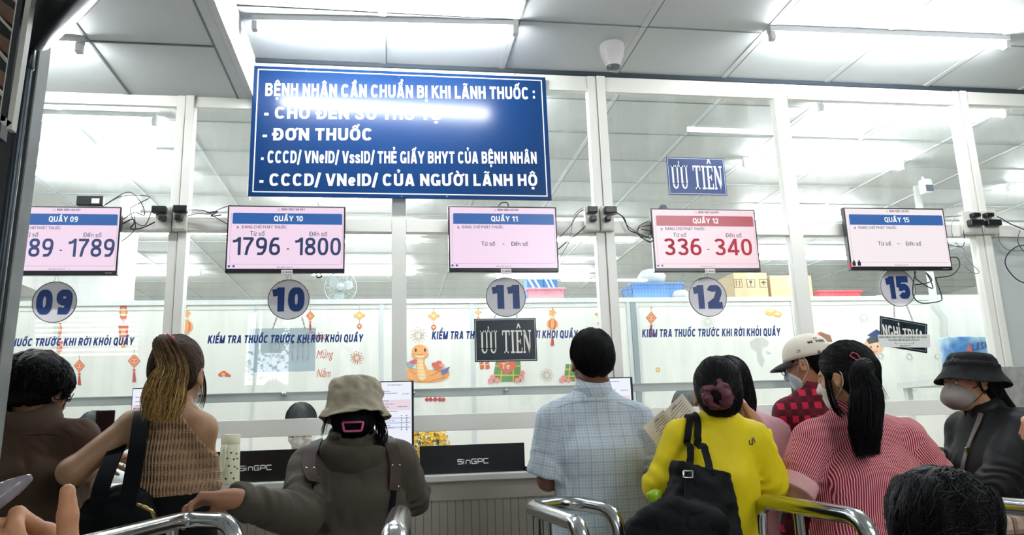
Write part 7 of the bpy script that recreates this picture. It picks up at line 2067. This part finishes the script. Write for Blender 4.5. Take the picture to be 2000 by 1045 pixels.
def cap_hat(p, tilt=5):
    Rt = p.R@rotm(0, tilt, 0); o = p.W((0, -.010, .036)); n, k = 64, 14; vs = []; fs = []
    for i in range(k+1):
        t = i/k*math.pi/2
        for j in range(n):
            a = 2*math.pi*j/n; r = math.sin(t)**.9; z = math.cos(t)
            q = np.array([.090*r*math.cos(a), .110*r*math.sin(a), .112*z**.8-.012]); 
            if i == k and abs((a-1.5*math.pi)) < .55: q[2] += .036*math.cos((a-1.5*math.pi)/.55*math.pi/2)   # the opening at the back
            if i == k-1 and abs((a-1.5*math.pi)) < .55: q[2] += .026*math.cos((a-1.5*math.pi)/.55*math.pi/2)
            if i == k-2 and abs((a-1.5*math.pi)) < .55: q[2] += .012*math.cos((a-1.5*math.pi)/.55*math.pi/2)
            seam = math.exp(-((a*6/(2*math.pi) % 1-.5)/.03)**2)*.0016; q[:2] *= 1-seam/.09
            vs.append(o+Rt@(q*p.hs))
    for i in range(k):
        for j in range(n): fs.append((i*n+j, (i+1)*n+j, (i+1)*n+(j+1) % n, i*n+(j+1) % n))
    root = MB(); root.add(vs, fs); c = root.build('baseball_cap', m_capw, p.root, smooth=True)
    md = c.modifiers.new('th', 'SOLIDIFY'); md.thickness = .003; md.offset = -1
    vs = []; fs = []; m_ = 20
    for u in range(m_+1):
        a = math.radians(28+124*u/m_)
        for v in range(6):
            r = v/5; ex = .072*math.sin((a-math.radians(28))/math.radians(124)*math.pi)**.55
            q = np.array([(.090)*math.cos(a), .110*math.sin(a)+ex*r, -.014-.020*r*r-.012*math.cos(a)**2*r])
            vs.append(o+Rt@(q*p.hs))
    for u in range(m_):
        for v in range(5): fs.append((u*6+v, (u+1)*6+v, (u+1)*6+v+1, u*6+v+1))
    mb = MB(); mb.add(vs, fs); b = mb.build('cap_bill', mat('cap_black', '111316', .7), c, smooth=True)
    md = b.modifiers.new('th', 'SOLIDIFY'); md.thickness = .004
    # strap closing the rear opening
    mb = MB(); pts = [o+Rt@(np.array([.0915*math.cos(a), .1115*math.sin(a), -.010])*p.hs) for a in [1.5*math.pi-.6+1.2*q/12 for q in range(13)]]
    mb.tube(pts, .006, 6); mb.build('cap_strap', m_capw, c, smooth=True)
    return o, Rt
o7, R7 = cap_hat(P7)
def cap_text(p, o, Rt, body, ang, z, w, h, t=.2, mb=None):
    mb = mb or MB(); pl, W_ = grot(body, t)
    for q in pl:
        v = []
        for x, y in q:
            a = ang+(x/W_-.5)*w/.098; zz = z+y*h; cz = max(0, min(1, (zz+.012)/.112)); r = math.sin(math.acos(cz**1.25))**.9
            v.append(o+Rt@(np.array([.0925*r*math.cos(a), .1125*r*math.sin(a), zz])*p.hs))
        mb.add(v, [tuple(range(len(v)))])
    return mb
mb = cap_text(P7, o7, R7, 'A.P', 1.5*math.pi-.72, .058, .022, .009)
cap_text(P7, o7, R7, 'NEW YORK', 1.5*math.pi-.72, .042, .085, .011, .24, mb)
cap_text(P7, o7, R7, 'PRE', 1.5*math.pi-1.6, .012, .016, .005, .2, mb); cap_text(P7, o7, R7, 'THE', 1.5*math.pi-1.6, .020, .016, .005, .2, mb)
mb.build('cap_lettering', mat('cap_black', '111316', .7), P7.root)
def glasses(p):
    mb = MB()
    for sx in (-1, 1):
        mb.tube([p.W((sx*.033+.023*math.cos(a), .108, .0+.019*math.sin(a))) for a in [k*math.pi/10 for k in range(20)]], .0018, 6, closed=True)
        mb.tube([p.W((sx*.057, .106, .006)), p.W((sx*.076, .07, .004)), p.W((sx*.082, .0, .004)), p.W((sx*.083, -.02, -.012))], .0018, 6)
    mb.tube([p.W((-.010, .11, .004)), p.W((0, .113, .007)), p.W((.010, .11, .004))], .0016, 6)
    f = mb.build('glasses', m_black, p.root, smooth=True)
    mb = MB()
    for sx in (-1, 1): mb.add([p.W((sx*.033+.022*math.cos(a), .108, .0+.018*math.sin(a))) for a in [k*math.pi/10 for k in range(20)]], [tuple(range(20))])
    mb.build('lens', m_glass, f)
glasses(P7)
def face_mask(p, material, bulge=0.0, loops=True, low=-.105, top=-.012, name='face_mask'):
    reg = p.e((0, .085, -.058), (.078, .075+bulge, .056)); nose = p.e((0, .115, -.03), (.028, .03, .03))
    dome = p.e((0, .062+bulge*.35, -.060), (.062, .062+bulge*.6, .052)) if bulge else None
    def f(P):
        d = p.hf(P)-.005
        if dome is not None: d = smin(d, dome(P), .02)
        r = smin(reg(P), nose(P), .03)
        return smax(d, r, .004)+.0008*wob(P, 90, 5)
    c = p.W((0, .07, -.06)); o = organic(name, f, c-.13, c+.13, .0042, material, p.root)
    if loops:
        mb = MB()
        for sx in (-1, 1):
            mb.tube(smooth_path([p.W((sx*.058, .052, -.04)), p.W((sx*.074, .022, -.008)), p.W((sx*.082, -.006, .028)), p.W((sx*.084, -.024, .008)), p.W((sx*.084, -.02, -.03)), p.W((sx*.074, .012, -.060)), p.W((sx*.056, .045, -.085))], 5), .0018, 6)
        mb.build('ear_loop', material, o, smooth=True)
    return o
m_maskb = cloth('mask_blue', 'B9CBD3', rough=.8, bump=.1); m_maskw = cloth('mask_white', 'D8D6D2', rough=.8, bump=.1)
face_mask(P7, m_maskb)

# ================================================================== THE PERSON IN STRIPES
Y8 = 2.73
P8 = Person('person in a red and white striped shirt with a long black ponytail', J(1652, 738, Y8, .0), 34, J(1592, 866, Y8), J(1766, 862, Y8), J(1552, 958, Y8, -.03), J(1556, 968, Y8, .2), J(1838, 940, Y8, -.02), J(1860, 985, Y8, .15), J(1690, 1070, Y8, .0), tone='B5835F', pitch=-8, girth=1.12, armr=1.12, neck_at=J(1664, 812, Y8, .0), chest=1.06, hs=1.02, byaw=4)
m_strp = cloth('striped_cotton', '8E1F33', kind='stripe', p=.0078, w=.36, c2='E3AFB2')
P8.shirt(m_strp, hem=.68, sleeve=(1.0, 1.35), thick=.02, fold=.009, ff=13, seed=71, neck=.056, sl_r=(.078, .060, .054), loose=1.08)
collar(P8, m_strp, r=.060, hgt=.026)
a, b = P8.shL, P8.elL; axv = (b-a)/np.linalg.norm(b-a)
cf = f_cap(b-axv*.055, b+axv*.01, .071, .073)
m_cuff = cloth('cuff_pink', 'D6A6A4', kind='stripe', p=.0078, w=.2, c2='C08C8E')
def cuff_uv(V, C):
    e1 = np.cross(axv, [0, 1, 0]); e1 /= np.linalg.norm(e1); e2 = np.cross(axv, e1); return np.stack([np.arctan2((V-a)@e1, (V-a)@e2)*.08, (V-a)@axv], 1)
organic('sleeve_cuff', lambda P: smax(smax(cf(P)+.004*wob(P, 22, 3), (P-b)@axv-.012, .004), -((P-b)@axv+.045), .004), b-.2, b+.2, .005, m_cuff, P8.root, uv=cuff_uv)
P8.trousers(mat('trousers_dark', '23262c', .8, var=.1), top=.82)
tie8 = P8.W((-.022, -.108, .02))
def flow8(L):
    d = np.array([-.022, -.118, .02])-L; return d/np.linalg.norm(d, axis=1, keepdims=True)
sh = [('+', P8.e((0, -.016, .040), (.085, .106, .098)), 0), ('+', P8.e((0, -.055, -.02), (.076, .066, .08)), .03), ('+', f_ell(tie8, (.03, .024, .03)), .03), ('-', P8.e((0, .118, -.03), (.090, .086, .112)), .012), ('-', P8.e((0, -.01, -.18), (.2, .2, .085)), .012)]
tail8 = [tie8, J(1684, 728, Y8, -.145), J(1692, 770, Y8, -.165), J(1690, 815, Y8, -.175), J(1690, 860, Y8, -.175), J(1697, 894, Y8, -.17)]
rad8 = lambda t: .03+.035*math.sin(min(1, t*1.3)*math.pi*.6)*(1-.55*max(0, t-.5)/.5)
fl8 = join3(tail([P8.W((-.078, .03, .03)), P8.W((-.085, .035, -.04)), P8.W((-.082, .03, -.11)), P8.W((-.072, .0, -.16))], 60, .012, .014, .0010, '0c0b0c', seed=19), tail([P8.W((.08, -.05, .03)), P8.W((.092, -.07, -.04)), P8.W((.095, -.08, -.11))], 20, .012, .02, .0009, '0c0b0c', seed=29))
P8.hair(sh, shade('0a0a0c', .25, 11), lambda f: join3(comb(P8, 1200, flow8, 11, .012, .0013, '0d0d0f', .45, 8, lift=.001)(f), tail(tail8, 2200, rad8, 0, .0014, '0b0b0d', None, .45, 23, K=16, curl=.006, flat=.7, short=.45), fl8))
kl = [surf(P8, x, y, Y8, f=P8.hairf, off=.006)[0] for x, y in ((1690, 712), (1676, 706), (1660, 696), (1664, 690), (1673, 692), (1692, 716))]
MB().tube(kl, .0024, 6).build('hair_clip', mat('clip_red', 'C23A4E', .35), P8.root, smooth=True)
face_mask(P8, m_maskw)
mb = MB(); mb.tube([P8.W((-.088+.004*math.cos(a), -.004+.009*math.cos(a), -.045+.011*math.sin(a))) for a in [k*math.pi/8 for k in range(16)]], .0015, 6, closed=True); mb.build('earring', mat('gold_metal', 'B7A06A', .25, 1.0), P8.root, smooth=True)

# ================================================================== THE PERSON IN BLACK AT THE RIGHT
Y9 = 2.95
m9 = J(1945, 842, Y9)
P9 = Person('person in a black bucket hat, grey face mask and black jacket facing left', J(1893, 746, Y9, .0), 88, m9+np.array([-.01, -.17, 0]), m9+np.array([.0, .17, 0]), J(1945, 960, Y9, -.20), J(1890, 1005, Y9, -.10), J(1880, 915, Y9, .18), J(1812, 900, Y9, .16), J(1955, 1060, Y9), tone='B98A68', pitch=-2, byaw=86, girth=1.1, armr=1.08, neck_at=J(1928, 812, Y9), neckr=.05, chest=1.0)
m_jack = cloth('black_jacket', '060708', rough=.65, bump=.1)
P9.shirt(m_jack, name='jacket', hem=.72, sleeve=(1.95, 1.95), thick=.026, fold=.009, ff=13, seed=81, neck=.06, sl_r=(.084, .074, .055), loose=1.08)
collar(P9, m_jack, r=.066, hgt=.04)
P9.trousers(mat('trousers_dark', '23262c', .8, var=.1), top=.84)
sh = [('+', P9.e((0, -.014, .020), (.079, .098, .080)), 0), ('+', P9.e((0, -.07, -.03), (.07, .055, .085)), .03), ('-', P9.e((0, .112, -.03), (.090, .092, .112)), .012), ('-', P9.e((0, -.01, -.19), (.2, .2, .085)), .012), ('-', P9.e((-.088, .004, -.018), (.022, .026, .04)), .008)]
P9.hair(sh, shade('0a090a', .25, 12), lambda f: join3(comb(P9, 400, lambda L: np.tile(np.array([0, -.4, -1.]), (len(L), 1)), 8, .012, .0013, '0c0a0a', .4, 5)(f), tail([P9.W((0, -.09, -.03)), P9.W((-.0, -.13, -.10)), P9.W((-.0, -.17, -.17)), P9.W((0, -.20, -.23))], 300, .05, .025, .0013, '0c0b0b', seed=31, curl=.006)))
m_bhat = cloth('black_cotton', '060708', rough=.8, bump=.2)
hat(P9, 'bucket_hat', bucket(.090, .118, .036, .106, .136, -.014), m_bhat, .005, 9, seams=2, brimwave=.005, tilt=rotm(0, 9, 0), off=(0, -.016, .006))
mb = MB(); q = [surf(P9, x, y, Y9, f=f_ell(P9.W((0, -.014, .06)), (.105, .125, .1), P9.R), off=.004)[0] for x, y in ((1858, 705), (1862, 699), (1866, 705), (1870, 701), (1874, 703))]
mb.tube(q, .0008, 5).build('hat_stitching', mat('stitch_grey', '8c8f92', .6), P9.root)
m_maskg = cloth('mask_grey', '8C8682', rough=.75, bump=.1)
face_mask(P9, m_maskg, bulge=.012, loops=False)
mb = MB(); mb.tube(smooth_path([P9.W((-.064, .045, -.03)), P9.W((-.076, .018, -.018)), P9.W((-.086, -.012, .02))], 5), .0022, 6).tube(smooth_path([P9.W((-.058, .040, -.085)), P9.W((-.076, .012, -.055)), P9.W((-.088, -.018, -.015))], 5), .0022, 6)
mb.build('ear_loop', m_black, P9.root, smooth=True)
sb = empty('crossbody_bag', P9.hip, 'brown strap and bag worn across the person in black', 'bag')
pp = []
for x, y in ((1917, 808), (1912, 826), (1900, 856), (1891, 880), (1884, 905), (1879, 935), (1876, 965)):
    q, g = surf(P9, x, y, Y9, off=.004); pp.append((q, g))
lerp_strip('strap', [q for q, g in pp], .020, [g for q, g in pp], mat('strap_taupe', '5c5249', .5, var=.15), sb, .004)
MB().box(pp[3][0][0]-.014, pp[3][0][0]+.014, pp[3][0][1]-.012, pp[3][0][1]-.004, pp[3][0][2]-.012, pp[3][0][2]+.012, bev=.003).build('buckle', mat('gold_metal', 'B7A06A', .25, 1.0), sb)
bq = pp[-1][0]+np.array([-.02, .0, -.16]); MB().box(bq[0]-.05, bq[0]+.05, bq[1]-.1, bq[1]+.08, bq[2]-.1, bq[2]+.1, bev=.02).build('bag_body', m_bagb, sb)

# ================================================================== FOREGROUND: SEATED PERSON, HANDS, EDGE FIGURES
m_bench = mat('bench_steel', '8f9497', .35, .8)
def bench(x0, x1, y, label):
    t = empty('waiting_bench', ((x0+x1)/2, y, 0), label, 'bench', 'steel waiting benches')
    MB().box(x0, x1, y-.24, y+.22, .42, .45, bev=.008).build('seat', m_bench, t)
    MB().box(x0, x1, y-.29, y-.26, .55, .86, bev=.008).build('backrest', m_bench, t)
    for x in (x0+.06, x1-.06):
        MB().tube(fillet([(x, y-.275, .80), (x, y-.25, .40), (x, y+.05, .40)], .05), .014, 10).tube(fillet([(x, y-.2, .0), (x, y-.2, .41)], .02), .016, 10).tube([(x, y+.15, 0), (x, y+.15, .42)], .016, 10).build('leg', m_bench, t, auto=True)
Y10 = 1.5
c10 = J(1838, 1042, Y10); mdp = c10+np.array([0, -.02, -.27])
P10 = Person('seated person at lower right showing only a tousled black-haired head', c10, -8, mdp+np.array([-.17, 0, 0]), mdp+np.array([.17, 0, 0]), mdp+np.array([-.22, .06, -.27]), mdp+np.array([-.1, .28, -.33]), mdp+np.array([.22, .06, -.27]), mdp+np.array([.1, .28, -.33]), np.array([mdp[0], mdp[1]-.05, .60]), tone='9b6d50', pitch=-10, seated=True, neck_at=mdp+np.array([0, 0, .06]))
P10.shirt(cloth('grey_cotton', '4a4d52'), hem=.47, sleeve=(.9, .9), thick=.016, seed=91, sl_r=(.072, .07, .06))
P10.trousers(mat('trousers_dark', '23262c', .8, var=.1), top=.58)
sh = [('+', P10.e((0, -.014, .038), (.100, .116, .094)), 0), ('+', P10.e((-.03, -.05, .0), (.09, .07, .085)), .03), ('-', P10.e((0, .128, -.05), (.09, .088, .115)), .012), ('-', P10.e((0, -.01, -.17), (.2, .2, .085)), .012)]
def flow10(L):
    a = np.arctan2(L[:, 1]+.03, L[:, 0]-.01)
    return np.stack([np.cos(a)-.5, np.sin(a)*.8-.2, -.55+.5*np.sin(a*3)], 1)
P10.hair(sh, shade('0a0a0b', .3, 15), clump=.007, cf=80, strands=lambda f: join3(comb(P10, 3600, flow10, 9, .009, .0012, '09090a', .5, 12, lift=.0025, jit=.55)(f), comb(P10, 120, flow10, 8, .010, .0009, '2a2a2c', .4, 17, lift=.004, jit=.7)(f)), h=.0055)
bench(P10.root.location.x-.5, P10.root.location.x+.6, mdp[1]-.02, 'steel waiting bench under the seated person at lower right')
# hand with raised thumb at the lower left
fdh, pnh, tdh = npv((-.62, .30, .72)), npv((-.2, -.9, .2)), npv((.03, -.05, 1.0))
fdh /= np.linalg.norm(fdh); pnh = pnh-fdh*(pnh@fdh); pnh /= np.linalg.norm(pnh)
wr = J(143, 944, 1.0)-(np.cross(fdh, pnh)*.018+fdh*.018+pnh*.006)*1.03-.107*tdh*1.03-np.array([.0, .0, .008])
P12 = Person('person at the lower left edge, only a hand with raised thumb showing', (-.62, .22, 1.23), 0, (-.80, .24, .98), (-.44, .26, .98), (-.86, .32, .74), (-.68, .55, .80), (-.36, .66, .84), wr, (-.62, .16, .60), tone='C28A64', seated=True, neck_at=(-.62, .23, 1.05),
             hands=(None, dict(fd=fdh, pn=pnh, td=tdh, side=1, curl=((62, 80, 40), (66, 80, 40), (70, 80, 40), (72, 80, 40)), thumb=(80, 4), s=1.03)), h=.0055)
P12.shirt(cloth('dark_red_cotton', '2a1518'), hem=.47, sleeve=(.9, .8), thick=.016, seed=95, sl_r=(.072, .066, .06))
P12.trousers(mat('trousers_dark', '23262c', .8, var=.1), top=.58)
short_hair(P12, seed=33, n=300)
bench(-1.2, -.2, .2, 'steel waiting bench under the person at lower left')
# crumpled clear wrapper held beyond the left edge
cw = J(10, 945, 1.0)
tag(organic('plastic_wrapper', lambda P: f_loft([(J(-40, 985, 1.0), .026, .012), (J(20, 955, 1.0), .015, .008), (J(62, 930, 1.0), .004, .004)], (.2, .3, 1), 2)(P)+.005*wob(P, 80, 3)*.7, cw-.14, cw+.14, .004, mat('wrapper_clear', '8E868C', .12, var=.3, scale=40)), 'crumpled shiny clear wrapper poking in at the left edge', 'wrapper')
# figure cut by the right edge: hand, plastic bag and plaid tote
Y11 = 2.2
wq = J(2064, 800, Y11)
P11 = Person('person beyond the right edge, only the edge of a raised hand showing', J(2190, 700, Y11), 20, J(2120, 835, Y11), J(2290, 835, Y11), J(2105, 960, Y11, .02), wq, J(2310, 960, Y11), J(2300, 1040, Y11, .2), J(2205, 1130, Y11), tone='DDA283', neck_at=J(2200, 790, Y11),
             hands=(dict(fd=(-.55, .3, -.35), pn=(.2, .3, -.9), side=-1, curl=((50, 70, 40),)*4, thumb=(30, 20)), None))
P11.shirt(cloth('beige_cotton', 'B5A48E'), hem=.75, sleeve=(1.3, 1.3), thick=.016, seed=97)
P11.trousers(mat('trousers_dark', '23262c', .8, var=.1), top=.86)
short_hair(P11, seed=43, n=300)
bgp = J(2046, 897, Y11-.06)
cbag = empty('plastic_bag', bgp, 'clear plastic bag of small packs hanging at the right edge', 'bag')
bag_f = f_union([(f_ell(bgp, (.062, .045, .078)), 0), (f_cap(bgp+np.array([0, 0, .05]), wq+np.array([-.02, -.01, -.02]), .03, .012), .03)])
m_film = glassmat('plastic_film', (.9, .9, .92), 2.2, .12, .09)
organic('film', lambda P: bag_f(P)+.005*wob(P, 45, 3), bgp-.16, bgp+.2, .006, m_film, cbag)
for k, (dx, dz, c_) in enumerate(((-.015, -.03, 'E8E2E6'), (.01, .0, 'C9D0E4'), (-.012, .03, 'E7D6C4'))):
    MB().box(bgp[0]+dx-.028, bgp[0]+dx+.028, bgp[1]-.014, bgp[1]+.014, bgp[2]+dz-.012, bgp[2]+dz+.012, bev=.003).build('medicine_pack', mat('pack_'+c_, c_, .4), cbag)
def plaid_tote():
    M = mat('tote_plaid', 'D3B9A6', .7, var=.04)
    nt = M.node_tree; N = nt.nodes; L = nt.links; mx = next(n for n in N if n.type == 'MIX'); tc = next(n for n in N if n.type == 'TEX_COORD'); sp = N.new('ShaderNodeSeparateXYZ'); L.new(tc.outputs['Object'], sp.inputs[0])
    prev = None
    for ax_, per, wd_, col in (('X', .085, .22, '8a6a5e'), ('Z', .085, .22, '8a6a5e'), ('X', .085, .06, '2a2224'), ('Z', .085, .06, '2a2224'), ('X', .0425, .05, '5a4640')):
        a = N.new('ShaderNodeMath'); a.operation = 'MULTIPLY'; a.inputs[1].default_value = 1/per; L.new(sp.outputs[ax_], a.inputs[0])
        f = N.new('ShaderNodeMath'); f.operation = 'FRACT'; L.new(a.outputs[0], f.inputs[0]); g = N.new('ShaderNodeMath'); g.operation = 'LESS_THAN'; g.inputs[1].default_value = wd_; L.new(f.outputs[0], g.inputs[0])
        m_ = N.new('ShaderNodeMix'); m_.data_type = 'RGBA'; h_ = N.new('ShaderNodeMath'); h_.operation = 'MULTIPLY'; h_.inputs[1].default_value = .75; L.new(g.outputs[0], h_.inputs[0]); L.new(h_.outputs[0], m_.inputs[0])
        if prev is None: m_.inputs[6].default_value = (*lin('D3B9A6'), 1)
        else: L.new(prev, m_.inputs[6])
        m_.inputs[7].default_value = (*lin(col), 1); prev = m_.outputs[2]
    L.new(prev, mx.inputs[6]); return M
tq = J(2030, 1075, 2.42); tt_ = empty('tote_bag', tq, 'beige plaid tote bag at the lower right corner under the barrier rail', 'bag')
MB().box(tq[0]-.16, tq[0]+.16, tq[1]-.05, tq[1]+.05, tq[2]-.22, J(2030, 1002, 2.42)[2]-.0, bev=.015).build('bag_body', plaid_tote(), tt_)
for dy in (-.03, .03): MB().tube(smooth_path([(tq[0]+.04, tq[1]+dy, tq[2]+.08), (tq[0]+.09, tq[1]+dy*.5, tq[2]+.16), (tq[0]+.14, tq[1]+dy, tq[2]+.08)], 8), .008, 8).build('handle', mat('strap_leather', '3B2A22', .35), tt_, smooth=True)

# ================================================================== STAFF BEHIND THE GLASS
def staff(px, py, Y, yaw, pitch, label, hair_c, mask, top_c):
    c = J(px, py, Y); md = c+np.array([0, -.0, -.26]); sgn = -1 if abs(yaw) > 90 else 1
    p = Person(label, c, yaw, md+np.array([.17*sgn*-1, 0, 0]), md+np.array([.17*sgn, 0, 0]), md+np.array([-.21*sgn, .06*sgn, -.26]), md+np.array([-.08*sgn, .28*sgn, -.28]), md+np.array([.21*sgn, .06*sgn, -.26]), md+np.array([.08*sgn, .28*sgn, -.28]), np.array([c[0], c[1]-.03*sgn, c[2]-.75]), tone='C49573', pitch=pitch, byaw=180 if sgn < 0 else 0, neck_at=md+np.array([0, 0, .06]), seated=True)
    p.shirt(cloth('coat_'+top_c, top_c), hem=c[2]-.8, sleeve=(1.9, 1.9), thick=.016, seed=101)
    p.trousers(mat('trousers_dark', '23262c', .8, var=.1), top=c[2]-.7)
    short_hair(p, seed=53, n=500, base=hair_c, hairline=.115)
    if mask: face_mask(p, m_maskw)
    t = empty('stool', (c[0], c[1]-.03*sgn, 0), 'round stool under '+label.split(',')[0].replace('person', 'the person'), 'stool', 'stools behind the counter')
    z = c[2]-.75-.175
    MB().lathe([(0, z-.03), (.17, z-.03), (.18, z-.015), (.17, z), (0, z)], (c[0], c[1]-.03*sgn, 0), 24).build('seat', m_bench, t)
    for k in range(4):
        a = k*math.pi/2+.78; MB().tube([(c[0]+.12*math.cos(a), c[1]-.03*sgn+.12*math.sin(a), z-.03), (c[0]+.16*math.cos(a), c[1]-.03*sgn+.16*math.sin(a), 0)], .011, 8).build('leg', m_bench, t)
    return p
staff(588, 834, 4.56, 176, -38, 'person behind the glass in a white mask, between the black panel and the hat', '23282b', True, 'E6E8E8')
staff(183, 852, 4.66, 170, -30, 'person behind the glass, only dark hair showing left of the blond ponytail', '2e3234', True, 'D9DDDE')
staff(1342, 800, 4.66, 185, -30, 'person behind the glass, only grey hair showing beside the white sheets', '6f7274', True, 'E6E8E8')
